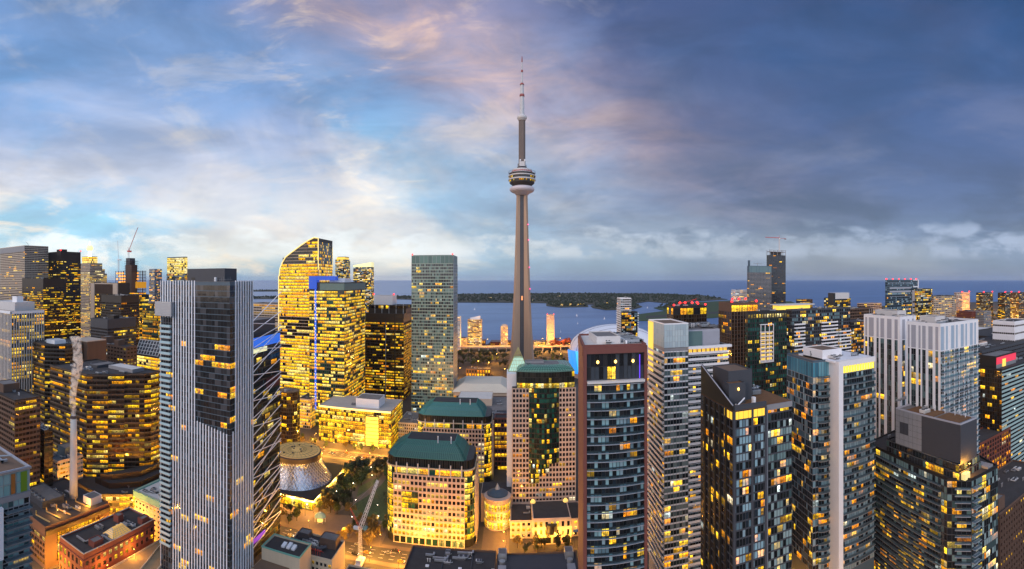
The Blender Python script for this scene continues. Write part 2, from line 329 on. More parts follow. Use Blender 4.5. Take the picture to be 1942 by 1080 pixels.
IND = 15.0      # a window at least this many photo pixels large becomes its own part
class Bld:
    def __init__(s, name, label, cat, poly, H, wall, roof=None, group=None, z0=0.0, vb=1080, parapet=1.0, seed=None):
        s.poly = poly; s.H = H; s.wallm = wall; s.vb = vb; s.z0 = z0
        cx_ = sum(p[0] for p in poly) / len(poly); cy_ = sum(p[1] for p in poly) / len(poly); s.c = (cx_, cy_)
        s.root = empty(name, (cx_, cy_, z0), label, cat, group); s.W = MB(); s.win = []; s.bal = []; s.r = random.Random(seed if seed is not None else int(abs(cx_) * 13 + abs(cy_) * 7 + H))
        s.W.prism(poly, z0, H, wall)
        s.parapet_h = parapet
        if parapet: s.rim(s.W, poly, H, H + parapet, .45, wall)
        rf = MB(); q = s.inset(poly, .5 if parapet else -.12); rf.prism(q, H + .02, H + .16, roof or M['roof']); s.roof = rf.build('roof', s.root, 'p')
    @staticmethod
    def inset(poly, d):
        n = len(poly); out = []
        for i in range(n):
            a, b, c = poly[i - 1], poly[i], poly[(i + 1) % n]
            e1 = Vector((b[0] - a[0], b[1] - a[1])).normalized(); e2 = Vector((c[0] - b[0], c[1] - b[1])).normalized()
            n1 = Vector((-e1.y, e1.x)); n2 = Vector((-e2.y, e2.x)); h = (n1 + n2); L = h.length
            if L < 1e-4: out.append((b[0] + n1.x * d, b[1] + n1.y * d)); continue
            h /= L; k = d / max(.3, h.dot(n1)); out.append((b[0] + h.x * k, b[1] + h.y * k))
        return out
    @staticmethod
    def rim(mb, poly, z0, z1, th, m):
        q = Bld.inset(poly, th); n = len(poly)
        for i in range(n):
            j = (i + 1) % n; mb.hexa([(*poly[i], z0), (*poly[j], z0), (*q[j], z0), (*q[i], z0), (*poly[i], z1), (*poly[j], z1), (*q[j], z1), (*q[i], z1)], m)
    def face(s, i): return Face(s.poly[i], s.poly[(i + 1) % len(s.poly)])
    def all(s, st, z0=None, z1=None, skip=(), **over):
        for i in range(len(s.poly)):
            if i not in skip: s.facade(s.face(i), z0, z1, {**st, **over})
    def facade(s, f, z0, z1, st, s0=0.0, s1=None):
        if f.facing < -.25 or f.w < 1: return
        z0 = s.z0 if z0 is None else z0; z1 = s.H if z1 is None else z1; s1 = f.w if s1 is None else s1; w = s1 - s0
        nf = max(1, round((z1 - z0) / st['fh'])); h = (z1 - z0) / nf; nb = max(1, round(w / st['bw'])); b = w / nb
        sp, pw, d, dp = st.get('sp', 1.0), st.get('pw', .3), st.get('d', .25), st.get('dp', None)
        dp = d + .06 if dp is None else dp
        ms, mp_ = st.get('ms', s.wallm), st.get('mp', st.get('ms', s.wallm)); lo = st.get('lo', .5)
        zmin = CH - (1125 - HY) / F * f.dist
        if sp > 0:
            for i in range(nf + 1):
                za = z0 + i * h - sp * lo; zb = za + sp
                za = max(za, z0); zb = min(zb, z1 - .01)
                if zb > za + .02 and zb > zmin: s.W.fbox(f, s0 - (d - .004 if s0 == 0 else 0), s1, za, zb, 0, d, ms)
        if pw > 0:
            ev = st.get('pe', 1)
            for j in range(0, nb + 1, ev):
                a = s0 + j * b; x0, x1 = max(s0, a - pw / 2), min(s1, a + pw / 2)
                if x1 > x0 + .02: s.W.fbox(f, x0, x1, z0, z1 + .03, 0, dp, mp_)
        lm = litmap(nf, nb, st, s.r); dk = st.get('dark', DARK); wd = st.get('wd', .03); skipw = st.get('skipw')
        for i in range(nf):
            za = z0 + i * h + (sp * (1 - lo)) + .02; zb = z0 + (i + 1) * h - sp * lo - .02
            if i == 0 and lo > 0: za = z0 + sp * (1 - lo)
            if zb < zmin: continue
            fl = s.r.choice(dk)
            for j in range(nb):
                if skipw and skipw(i, j, nf, nb): continue
                a0 = s0 + j * b + pw / 2 + .02; a1 = s0 + (j + 1) * b - pw / 2 - .02
                if st.get('pe', 1) > 1: a0 = s0 + j * b + .05; a1 = s0 + (j + 1) * b - .05
                c = s.r.choice(dk) if s.r.random() < .6 else fl
                s.win.append(([f.pt(a0, wd, za), f.pt(a1, wd, za), f.pt(a1, wd, zb), f.pt(a0, wd, zb)], lm[i][j], c, f.facing))
    def balcony(s, f, s0, s1, zs, dep=1.5, rail=None, slab=None, h=1.1, th=.22, bow=0.0, solid_=False):
        """one balcony per level in zs"""
        for z in zs: s.bal.append((f, s0, s1, z, dep, rail or RAIL, slab or M['concrete'], h, th, bow))
    def _balmesh(s, mb, b, mr=None):
        mr = mr or mb
        f, s0, s1, z, dep, rail, slab, h, th, bow = b; n = 6 if bow else 1
        for k in range(n):
            a, c = s0 + (s1 - s0) * k / n, s0 + (s1 - s0) * (k + 1) / n
            d0 = dep + bow * math.sin(math.pi * k / n); d1 = dep + bow * math.sin(math.pi * (k + 1) / n)
            P = f.pt
            mb.hexa([P(a, d0, z - th), P(c, d1, z - th), P(c, .03, z - th), P(a, .03, z - th), P(a, d0, z), P(c, d1, z), P(c, .03, z), P(a, .03, z)], slab)
            mr.hexa([P(a, d0 - .02, z + .01), P(c, d1 - .02, z + .01), P(c, d1 - .10, z + .01), P(a, d0 - .10, z + .01), P(a, d0 - .02, z + h), P(c, d1 - .02, z + h), P(c, d1 - .10, z + h), P(a, d0 - .10, z + h)], rail)
        for e in (s0 + .02, s1 - .08): mr.fbox(f, e, e + .06, z + .01, z + h, .05, dep - .12, rail)
    def finish(s):
        W = []
        for q, em, bc, fc in s.win:
            pr = [proj(*p) for p in q]; ar = abs(sum(pr[i][0] * pr[(i + 1) % 4][1] - pr[(i + 1) % 4][0] * pr[i][1] for i in range(4)) / 2)
            px = sum(p[0] for p in pr) / 4; py = sum(p[1] for p in pr) / 4
            vis = fc > 0 and -2 < px < 1944 and py < s.vb
            W.append((ar if vis else ar * .001, q, em, bc))
        W.sort(key=lambda t: -t[0]); big = [w for w in W if w[0] >= IND]
        if len(big) < 4: big = []
        ind = big[:100]; rest = W[len(ind):]
        for ar, q, em, bc in ind:
            mb = MB(); mb.face(q, GLASS, em, bc); mb.build('window', s.root, 'p')
        if rest:
            if ind and len(rest) > 0:
                mb = MB()
                for ar, q, em, bc in rest: mb.face(q, GLASS, em, bc)
                o = mb.build('windows', s.root, 'p'); o['kind'] = 'stuff'
            else:
                for ar, q, em, bc in rest: s.W.face(q, GLASS, em, bc)
        s.bal.sort(key=lambda b: abs(proj(*b[0].pt((b[1] + b[2]) / 2, 0, b[3]))[1] - (s.vb + 530) / 2))
        for b in s.bal[:100]:
            mb = MB(); mr = MB(); s._balmesh(mb, b, mr); o = mb.build('balcony', s.root, 'p'); mr.build('railing', o, 'p')
        if len(s.bal) > 100:
            mb = MB()
            for b in s.bal[100:]: s._balmesh(mb, b)
            o = mb.build('balconies', s.root, 'p'); o['kind'] = 'stuff'
        s.W.build('wall', s.root, 'p'); return s.root
    # ---- roof furniture
    def part(s, name, mb, smooth=False): return mb.build(name, s.root, 'p', smooth)
    def house(s, x0, x1, y0, y1, h, m, name='penthouse', mtop=None, z=None, louvre=False):
        z = s.H if z is None else z
        mb = MB(); mb.box(x0, x1, y0, y1, z + .05, z + h, m); Bld.rim(mb, [(x0, y0), (x1, y0), (x1, y1), (x0, y1)], z + h, z + h + .5, .3, m)
        mb.prism([(x0 + .4, y0 + .4), (x1 - .4, y0 + .4), (x1 - .4, y1 - .4), (x0 + .4, y1 - .4)], z + h + .01, z + h + .12, mtop or M['roofgrey'])
        if louvre:
            zz = z + .8
            while zz < z + h - .5: mb.box(x0 - .12, x1 + .12, y0 - .12, y1 + .12, zz, zz + .16, m); zz += .55
        return s.part(name, mb)
    def units(s, n, z=None, rng=(.15, .85), ylim=None):
        z = s.H + .16 if z is None else z; xs = [p[0] for p in s.poly]; ys = [p[1] for p in s.poly]
        for k in range(n * 2):
            x = min(xs) + (max(xs) - min(xs)) * s.r.uniform(*rng); y = min(ys) + (max(ys) - min(ys)) * s.r.uniform(*(ylim or rng))
            if not inside(x, y, s.poly): continue
            w, d, h = s.r.uniform(1.0, 2.8), s.r.uniform(1.0, 2.4), s.r.uniform(.8, 1.9); mb = MB(); m = s.r.choice((M['grey'], M['steel'], M['roofwhite'], M['offwhite'])); kd = s.r.random()
            if kd < .25:      # duct run on short legs
                L = s.r.uniform(4, 9); mb.box(x - L / 2, x + L / 2, y - .5, y + .5, z + .5, z + 1.4, M['steel']); mb.box(x + L / 2 - .9, x + L / 2, y - .5, y + 2.4, z + .48, z + 1.38, M['steel'])
                for q in range(4): mb.box(x - L / 2 + .2 + q * (L - .6) / 3, x - L / 2 + .4 + q * (L - .6) / 3, y - .4, y + .4, z, z + .5, M['darkgrey'])
                if all(inside(x + sx * L / 2, y + sy, s.poly) for sx in (-1, 1) for sy in (-1, 2.6)): s.part('duct', mb)
                continue
            if kd < .45:      # pair of vent pipes
                for q in range(2): vb_ = MB(); vb_.tube((x + q * 1.2, y, z), (x + q * 1.2, y, z + h + .4), .22, .22, 8, m); vb_.lathe(x + q * 1.2, y, [(.22, z + h + .4), (.42, z + h + .5), (.42, z + h + .75), (.1, z + h + .9)], 8, m); s.part('vent_pipe', vb_)
                continue
            if not all(inside(x + sx * w * 1.6, y + sy * d, s.poly) for sx in (-1, 1) for sy in (-1, 1)): continue
            mb.box(x - w, x + w, y - d, y + d, z + .25, z + h, m); mb.box(x - w * .8, x + w * .8, y - d * .8, y + d * .8, z, z + .25, M['darkgrey'])
            for q in (-.5, .5): mb.tube((x + w * q, y, z + h), (x + w * q, y, z + h + .3), min(w * .42, d * .8), min(w * .42, d * .8), 12, M['darkgrey'])
            mb.tube((x + w * .7, y, z), (x + w * 1.6, y + .3, z + .5), .2, .2, 6, M['steel'])
            for q in range(4): mb.box(x - w - .05, x + w + .05, y - d - .05, y - d, z + .4 + q * (h - .5) / 4, z + .5 + q * (h - .5) / 4, M['darkgrey'])
            s.part('ventilation_unit', mb)
    def beacon(s, x, y, z, k=6.0, r=.8):
        mb = MB(); mb.tube((x, y, z - 1.0), (x, y, z + r * .3), .15, .15, 6, M['steel']); mb.lathe(x, y, [(r * .3, z), (r, z + r * .6), (r, z + r * 1.2), (r * .3, z + r * 1.8)], 8, emis('red_beacon', (1, .02, .02), k)); s.part('beacon', mb)
def inside(x, y, poly):
    r = False; n = len(poly)
    for i in range(n):
        (a, b), (c, d) = poly[i], poly[(i + 1) % n]
        if (b > y) != (d > y) and x < (c - a) * (y - b) / (d - b) + a: r = not r
    return r
def rect(L, C, Rr, R, t=0.0, dep=None, near=None):
    """footprint from the photo columns of its left edge, near corner and right edge, R = corner's distance"""
    b = (math.sin(t), math.cos(t)); r = (math.cos(t), -math.sin(t)); c = pol(C, R)
    def hit(d, px):
        th = (px - CX) / F; e = (math.sin(th), math.cos(th)); det = d[0] * -e[1] + e[0] * d[1]
        return (-c[0] * -e[1] - e[0] * c[1]) / det if abs(det) > 1e-6 else None
    near = near or ('r' if C < CX else 'l')
    if near == 'r':
        w = hit((-r[0], -r[1]), L); d_ = dep or hit(b, Rr); fr = c; fl = (c[0] - r[0] * w, c[1] - r[1] * w)
    else:
        w = hit(r, Rr); d_ = dep or hit(b, L); fl = c; fr = (c[0] + r[0] * w, c[1] + r[1] * w)
    return [fl, fr, (fr[0] + b[0] * d_, fr[1] + b[1] * d_), (fl[0] + b[0] * d_, fl[1] + b[1] * d_)]
def bbox(poly): return min(p[0] for p in poly), max(p[0] for p in poly), min(p[1] for p in poly), max(p[1] for p in poly)
# ================================================================== THE SETTING
def sheet(name, poly, z, m, kind='structure', label=None):
    mb = MB(); mb.face([(x, y, z) for x, y in poly], m); o = mb.build(name); tag(o, kind=kind); return o
def groundmat():
    m = bpy.data.materials.new('city_ground'); m.use_nodes = True; T = NT(m.node_tree); p = T.n['Principled BSDF']; pos = T.add('ShaderNodeTexCoord').outputs['Object']
    v = T.add('ShaderNodeTexVoronoi'); v.inputs['Scale'].default_value = .03; T.l.new(pos, v.inputs['Vector'])
    a = T.mix(T.smooth(T.noise(pos, .012, 5), .4, .6), (.05, .045, .04), (.10, .085, .07)); a = T.mix(T.math('MULTIPLY', v.outputs[0], .012, clamp=True), a, (.03, .04, .025)); a = T.mix(T.noise(pos, .6, 4), a, (.05, .045, .042))
    T.put(p.inputs['Base Color'], a); p.inputs['Roughness'].default_value = .85; return m
shore = [(-900, 1520)] + [pol(p, r) for p, r in ((470, 1620), (600, 1480), (770, 1400), (868, 1340), (900, 1335), (905, 1290), (925, 1290), (930, 1350), (950, 1352), (1010, 1330), (1085, 1380), (1160, 1430), (1230, 1520), (1310, 1700), (1370, 1880), (1420, 2300), (1500, 2700), (1640, 3050), (1760, 3500), (1942, 3900))] + [(6000, 2500), (9000, 2500)]
gpoly = [(-9000, -3000), (9000, -3000)] + shore[::-1] + [(-9000, 1520)]
gm = MB()
gm.face([(x, y, 0) for x, y in gpoly], groundmat())
for (a, b) in zip(shore[:-1], shore[1:]): gm.face([(*a, 0), (*b, 0), (*b, -4), (*a, -4)], M['concrete'])
tag(gm.build('ground'), kind='structure')
def watermat():
    m = bpy.data.materials.new('lake_water'); m.use_nodes = True; T = NT(m.node_tree); p = T.n['Principled BSDF']; pos = T.add('ShaderNodeTexCoord').outputs['Object']
    mp_ = T.add('ShaderNodeMapping'); T.l.new(pos, mp_.inputs[0]); mp_.inputs['Scale'].default_value = (.35, 1, 1)
    n = T.noise(mp_.outputs[0], .03, 8, .7); n2 = T.noise(mp_.outputs[0], .004, 9, .68, .6)
    T.put(p.inputs['Base Color'], T.mix(T.smooth(n2, .35, .65), (.020, .095, .29), (.07, .18, .41))); p.inputs['Roughness'].default_value = .30; p.inputs['IOR'].default_value = 1.33; p.inputs['Specular IOR Level'].default_value = .35
    b = T.add('ShaderNodeBump'); b.inputs['Strength'].default_value = .6; b.inputs['Distance'].default_value = 2.0; T.put(b.inputs['Height'], n); T.put(p.inputs['Normal'], b.outputs[0]); return m
sheet('lake', [(-70000, 1000), (70000, 1000), (70000, 70000), (-70000, 70000)], -3.0, watermat())
# harbour islands: low land with woods
def island(name, outer, wood, n, mleaf=LEAFD, hmin=9, hmax=19):
    mb = MB(); mb.prism([pol(a, F * CH / (b - HY)) for a, b in outer], -3.5, .6, GRASS if name == 'airfield_island' else M['isle']); tag(mb.build(name), kind='structure')
    r = random.Random(len(wood) * 7 + n); P = [pol(a, F * CH / (b - HY)) for a, b in wood]; xs = [p[0] for p in P]; ys = [p[1] for p in P]; mb = MB(); k = 0
    while k < n:
        x, y = r.uniform(min(xs), max(xs)), r.uniform(min(ys), max(ys))
        if not inside(x, y, P): continue
        k += 1; h = r.uniform(hmin, hmax); w = r.uniform(5, 11); vs = []; fs = []; rows = ((0.05, .35), (.3, .95), (.6, 1.0), (.85, .6)); s = 6
        for t, q in rows: vs += [(x + w * q * r.uniform(.7, 1.2) * math.cos(6.283 * i / s + t), y + w * q * r.uniform(.7, 1.2) * math.sin(6.283 * i / s + t), .5 + h * (t + r.uniform(-.06, .06))) for i in range(s)]
        vs.append((x, y, .5 + h))
        for j in range(3): fs += [(j * s + i, j * s + (i + 1) % s, (j + 1) * s + (i + 1) % s, (j + 1) * s + i) for i in range(s)]
        fs += [(3 * s + i, 3 * s + (i + 1) % s, 4 * s) for i in range(s)]; mb.idx(vs, fs, mleaf)
    o = mb.build(name.split('_')[0] + '_woods'); tag(o, 'dark woods massed over the low ' + name.replace('_', ' '), 'woods', kind='stuff')
M['isle'] = solid('island_ground', (.05, .05, .03), .95, .3, .01)
island('outer_island', [(860, 573.5), (990, 574), (1040, 575), (1100, 577), (1180, 579), (1230, 572), (1262, 575), (1330, 571), (1380, 568), (1330, 560), (1240, 557), (1120, 556), (980, 556.5), (860, 558)], [(862, 573), (990, 573.4), (1040, 574.3), (1100, 576), (1180, 578), (1230, 571), (1262, 574), (1330, 570.4), (1376, 567), (1330, 560.5), (1240, 558), (1120, 557), (980, 557.5), (862, 559)], 1500)
island('inner_island', [(1036, 576), (1036, 580), (1062, 583), (1116, 582), (1114, 577), (1090, 574)], [(1038, 577), (1042, 580), (1064, 582), (1112, 581), (1108, 577), (1090, 575)], 110)
island('middle_island', [(1120, 580), (1124, 584), (1150, 588), (1200, 587), (1218, 582), (1205, 576), (1150, 575)], [(1122, 581), (1128, 584), (1152, 587), (1198, 586), (1214, 581), (1202, 577), (1150, 576)], 170)
island('airfield_island', [(1206, 597), (1206, 608), (1290, 607), (1370, 601), (1440, 592), (1520, 580), (1500, 572), (1390, 570), (1290, 575), (1240, 584), (1262, 590)], [(1244, 582), (1250, 586), (1292, 585), (1310, 576), (1290, 573)], 90)
island('eastern_island', [(-200, 564), (300, 566), (530, 567), (700, 566), (860, 570), (860, 562), (700, 561), (500, 562), (-200, 560)], [(100, 563.5), (300, 565.5), (530, 566.5), (700, 565.5), (855, 569), (855, 563), (700, 562), (500, 563), (100, 561)], 700)
island('spit_island', [(380, 553), (540, 553), (540, 550), (380, 550)], [(380, 552.6), (538, 552.6), (538, 550.4), (380, 550.4)], 160)
rw = sheet('runway', [pol(a, F * CH / (b - HY)) for a, b in ((1225, 600), (1440, 586), (1440, 589), (1225, 604))], .8, M['asphalt'])

# ---- streets, kerbs and paving
def strip(name, x0, x1, y0, y1, z, m): return sheet(name, [(x0, y0), (x1, y0), (x1, y1), (x0, y1)], z, m)
def road(x0, x1, y0, y1, lanes=4):
    strip('road', x0, x1, y0, y1, .008, M['asphalt']); lw = MB(); ns = abs(y1 - y0) > abs(x1 - x0); L = max(x1 - x0, y1 - y0); wd = min(x1 - x0, y1 - y0); k = 0
    for i in range(1, lanes):
        t = 0
        while t < L - 3:
            a, b = wd * i / lanes - .1, wd * i / lanes + .1
            if ns: lw.face([(x0 + a, y0 + t, .014), (x0 + b, y0 + t, .014), (x0 + b, y0 + t + 3, .014), (x0 + a, y0 + t + 3, .014)], M['whitepaint'])
            else: lw.face([(x0 + t, y0 + a, .014), (x0 + t + 3, y0 + a, .014), (x0 + t + 3, y0 + b, .014), (x0 + t, y0 + b, .014)], M['whitepaint'])
            t += 7
    tag(lw.build('road_markings'), kind='structure')
    kb = MB()
    if ns: kb.box(x0 - 4, x0, y0, y1, 0, .13, M['paving']); kb.box(x1, x1 + 4, y0, y1, 0, .13, M['paving'])
    else: kb.box(x0, x1, y0 - 4, y0, 0, .13, M['paving']); kb.box(x0, x1, y1, y1 + 4, 0, .13, M['paving'])
    tag(kb.build('pavement'), kind='structure')
road(-420, 30, 286, 301)          # street in front of the hall
road(-260, -20, 440, 456)         # wide street behind the park
road(-238.4, -229, 120, 282, 2)   # lane between the brick buildings on the left
road(-236, -214, 305, 436)
road(60, 330, 101, 116); road(231, 244, 140, 420)
# crosswalk on the lane
cw = MB()
for k in range(7): cw.face([(-238 + k * 1.3, 176, .016), (-237.3 + k * 1.3, 176, .016), (-237.3 + k * 1.3, 181, .016), (-238 + k * 1.3, 181, .016)], M['whitepaint'])
tag(cw.build('crosswalk'), kind='structure')
# park lawn, paths and plaza
sheet('lawn', [(-118, 336), (-88, 334), (-84, 372), (-98, 408), (-116, 412), (-128, 384)], .03, GRASS)
sheet('lawn', [(-142, 372), (-132, 380), (-122, 412), (-140, 416)], .03, GRASS)
sheet('plaza', [(-212, 304), (-86, 304), (-86, 334), (-118, 335), (-140, 330), (-212, 330)], .022, M['paving'])
pp = []
for i in range(13): t = i / 12; pp.append((-134 + 16 * t + 9 * math.sin(t * 2.6), 332 + 88 * t))
sheet('path', [(x - 3, y) for x, y in pp] + [(x + 3, y) for x, y in pp[::-1]], .036, M['paving'])
sheet('plaza', [(-20, 300), (-2, 300), (-2, 345), (-20, 345)], .022, M['paving'])
# railway lands: dark planted ground with lanes beyond the convention roofs
sheet('rail_yard', [(-140, 800), (170, 790), (180, 1130), (-140, 1130)], .02, solid('rail_ballast', (.032, .026, .020), .95, .4, .05))
for k in range(4):
    tag(strip('railway', -140, 180, 1000 + k * 22, 1004 + k * 22, .05, solid('rail_track', (.11, .085, .07), .7, .3, .2)), kind='structure')
# ================================================================== BUILDINGS
S_BLACK = dict(fh=3.9, bw=2.2, sp=1.7, pw=.4, d=.2, lit=.5, run=5, grad=.45, mode='office', k=1.15, dark=BROWNG, pal=GOLD)
S_BAND = dict(fh=3.9, bw=3.0, sp=1.5, pw=.25, d=.25, lit=.46, run=4, grad=.3, mode='office', k=1.1, dark=BROWNG)
S_GOLD = dict(fh=3.9, bw=2.4, sp=.9, pw=.22, d=.22, lit=.92, mode='office', k=1.15)
S_CONDO = dict(fh=3.0, bw=2.0, sp=.5, pw=.22, d=.15, lit=.16, mode='condo', pal=ORANGE, dark=BLUEG, k=1.2)
S_GRID = dict(fh=3.6, bw=2.4, sp=1.5, pw=1.0, d=.28, lit=.3, mode='condo', pal=GOLD, dark=DARK, k=1.1)
def tower(name, label, L, C, Rr, R, top, wall, st, roof=None, t=0.0, dep=None, near=None, z1=None, vb=1080, zw0=None, parapet=1.0, fin=True, units=2, cat='tower', group=None, z0=0.0, skip=(), **kw):
    poly = rect(L, C, Rr, R, t, dep, near); b = Bld(name, label, cat, poly, hz(top, R), wall, roof, group, z0, vb, parapet)
    b.all(st, zw0, z1, skip, **kw); b.units(units)
    return b.finish() and b if fin else b

# ------------------------------------------------------------ far left financial district
t = tower('office_tower', 'tan horizontally banded tower cut by the left frame edge, topmost lit floors few', -30, 0, 47, 1100, 472, M['tan'], dict(S_BAND, sp=1.9, bw=4, lit=.3, grad=.9), vb=580, units=1, fin=False, near='l', dep=60)
t.W.fbox(t.face(0), 0, t.face(0).w, t.H - 12, t.H - .2, 0, .7, M['grey'])
mb = MB(); mb.tube((t.c[0] + 20, t.c[1], t.H), (t.c[0] + 20, t.c[1], t.H + 7), .5, .4, 6, M['grey']); mb.tube((t.c[0] + 20, t.c[1], t.H + 7), (t.c[0] + 10, t.c[1], t.H + 13), .4, .2, 6, M['grey']); t.part('maintenance_crane', mb); t.finish()
t = tower('office_tower', 'tall black glass tower with rows of golden offices, red beacons on its flat top', 70, 115, 153, 1000, 478, M['black'], dict(S_BLACK, lit=.5, bw=3, ms=M['black']), vb=650, fin=False, z1=hz(495, 1000), units=0)
t.house(t.c[0] + 5, t.c[0] + 22, t.c[1] - 8, t.c[1] + 8, 7, M['black'])
for p in t.poly[:3]: t.beacon(p[0], p[1], t.H + 2, 5, 1.6)
t.finish()
tower('office_tower', 'lower black glass tower standing in front of the tallest black one', 42, 82, 126, 850, 529, M['black'], dict(S_BLACK, lit=.55, bw=2.8), z1=hz(545, 850), vb=690, units=1)
t = tower('stepped_tower', 'small stepped tan tower peeking out left of the tall black tower', 56, 62, 74, 1500, 516, M['tan'], dict(S_GRID, fh=5, bw=5), fin=False, vb=530, units=0); t.house(t.c[0] - 12, t.c[0] + 12, t.c[1] - 12, t.c[1] + 12, 14, M['tan']); t.finish()
# stepped bank tower with glowing spire
R0 = 1300; x0, y0 = pol(172, R0)
st = dict(S_GRID, fh=4.2, bw=4.2, lit=.6, pal=PALE + GOLD, mode='office', sp=1.6, pw=1.2)
def sq(cx_, cy_, w, d): return [(cx_ - w, cy_ - d), (cx_ + w, cy_ - d), (cx_ + w, cy_ + d), (cx_ - w, cy_ + d)]
tw = Bld('bank_tower', 'stepped stone tower with a lit lantern top and white glowing spire', 'tower', sq(x0, y0, 33, 30), hz(520, R0), M['tan'], vb=640, z0=0); tw.all(st)
for k, (w, pa, pb) in enumerate(((28, 520, 511), (23, 511, 500))):
    P = sq(x0 + 1, y0, w, w - 2); tw.W.prism(P, hz(pa, R0), hz(pb, R0), M['tan'])
    for i in range(4): tw.facade(Face(P[i], P[(i + 1) % 4]), hz(pa, R0), hz(pb, R0), st)
P = sq(x0 - 4, y0, 15, 15); tw.W.prism(P, hz(500, R0), hz(487, R0), M['tan'])
for i in range(4): tw.facade(Face(P[i], P[(i + 1) % 4]), hz(500, R0), hz(488, R0), dict(st, lit=1, fh=6, bw=4, sp=1, pw=.8, k=1.6))
mb = MB(); mb.lathe(x0 - 4, y0, [(4.5, hz(487, R0)), (3.4, hz(478, R0)), (2.4, hz(470, R0)), (1.2, hz(462, R0)), (.4, hz(458, R0))], 8, emis('spire_light', (1, .97, .8), 6)); tw.part('spire', mb)
mb = MB(); cz = hz(471, R0); mb.lathe(x0 - 4, y0, [(2, cz - 9), (7, cz - 6), (9.5, cz), (7, cz + 6), (2, cz + 9)], 14, emis('bloom_glow', (1, .80, .28), 1.5)); tw.part('spire_bloom', mb, True); tw.finish()  # glowing ball added round the spire as the bloom of its light
# beige pylon tower with bronze upper band
t = tower('pylon_tower', 'bronze office block framed by two blank beige end walls', 173, 224, 246, 900, 538, M['bronze'], dict(S_BAND, lit=.75, sp=1.2), z1=hz(559, 900), vb=600, units=3, fin=False)
f = t.face(0); m_ = M['offwhite']; zc_ = t.H + .5
t.W.fbox(f, -.2, 12, 0, zc_, 0, 2.0, M['tan']); t.W.fbox(f, f.w - 13, f.w, 0, zc_, 0, 2.0, M['tan'])
for k in range(22): a = 12.5 + (f.w - 26) * k / 22; t.W.fbox(f, a, a + .8, hz(558, 900), t.H, 0, .8, M['brown'])
t.W.fbox(f, 12, f.w - 13, t.H - 1.6, t.H + .4, 0, 1.2, M['tan']); t.finish()
# construction tower
t = tower('construction_tower', 'unfinished tower of open steel floors and orange tarpaulin under a red luffing crane', 219, 262, 277, 1050, 556, M['bronze'], dict(S_GOLD, lit=.8, pal=ORANGE + GOLD), vb=660, parapet=0, units=0, fin=False)
xa, xb, ya, yb = bbox(t.poly); ster = solid('steel_frame', (.10, .07, .09), .6, .2)
mb = MB(); z = t.H; zt = hz(516, 1050); n = 7
for k in range(n + 1):
    zz = z + (zt - z) * k / n; mb.box(xa, xb, ya, yb, zz, zz + .8, ster)
for i in range(9):
    for yy in (ya, yb - 1): x = xa + (xb - xa - 1) * i / 8; mb.box(x, x + .9, yy, yy + .9, z, zt + 3, ster)
for j in range(4): y = ya + (yb - ya) * j / 4; mb.box(xb - 1, xb, y, y + .9, z, zt + 3, ster)
t.part('steel_floors', mb)
f = Face(t.poly[0], t.poly[1])
for k in range(2, 7):
    zz = z + (zt - z) * (k + .15) / n
    for i in range(12):
        if t.r.random() < .8: a = f.w * i / 12; mb = MB(); mb.fbox(f, a, a + f.w / 15, zz + 1.2, zz + 4.6, -3.4, -3.0, emis('work_light', (1, .34, .03), 2.2)); t.part('work_light', mb)
mb = MB(); f = Face(t.poly[1], t.poly[2]); mb.fbox(f, 0, f.w, hz(547, 1050), hz(535, 1050), .2, .8, solid('orange_tarp', (.75, .33, .02), .8, .15, .5, emit=(1, .42, .02), es=.35)); mb.fbox(Face(t.poly[0], t.poly[1]), f.w * .8, Face(t.poly[0], t.poly[1]).w, hz(547, 1050), hz(535, 1050), .2, .8, MATS['orange_tarp']); t.part('tarpaulin', mb)
mb = MB(); cx_, cy_ = pol(249, 1060); mb.box(cx_ - 10, cx_ + 10, cy_ - 9, cy_ + 9, z, hz(503, 1060), M['brown'])
for k in range(6): zz = hz(514, 1060) + k * 4.2; mb.box(cx_ - 13, cx_ + 13, cy_ - 10, cy_ + 10, zz, zz + .7, ster)
mb.box(cx_ - 9, cx_ + 4, cy_ - 8, cy_ + 8, hz(503, 1060), hz(490, 1060), M['darkgrey']); t.part('core', mb); t.finish()
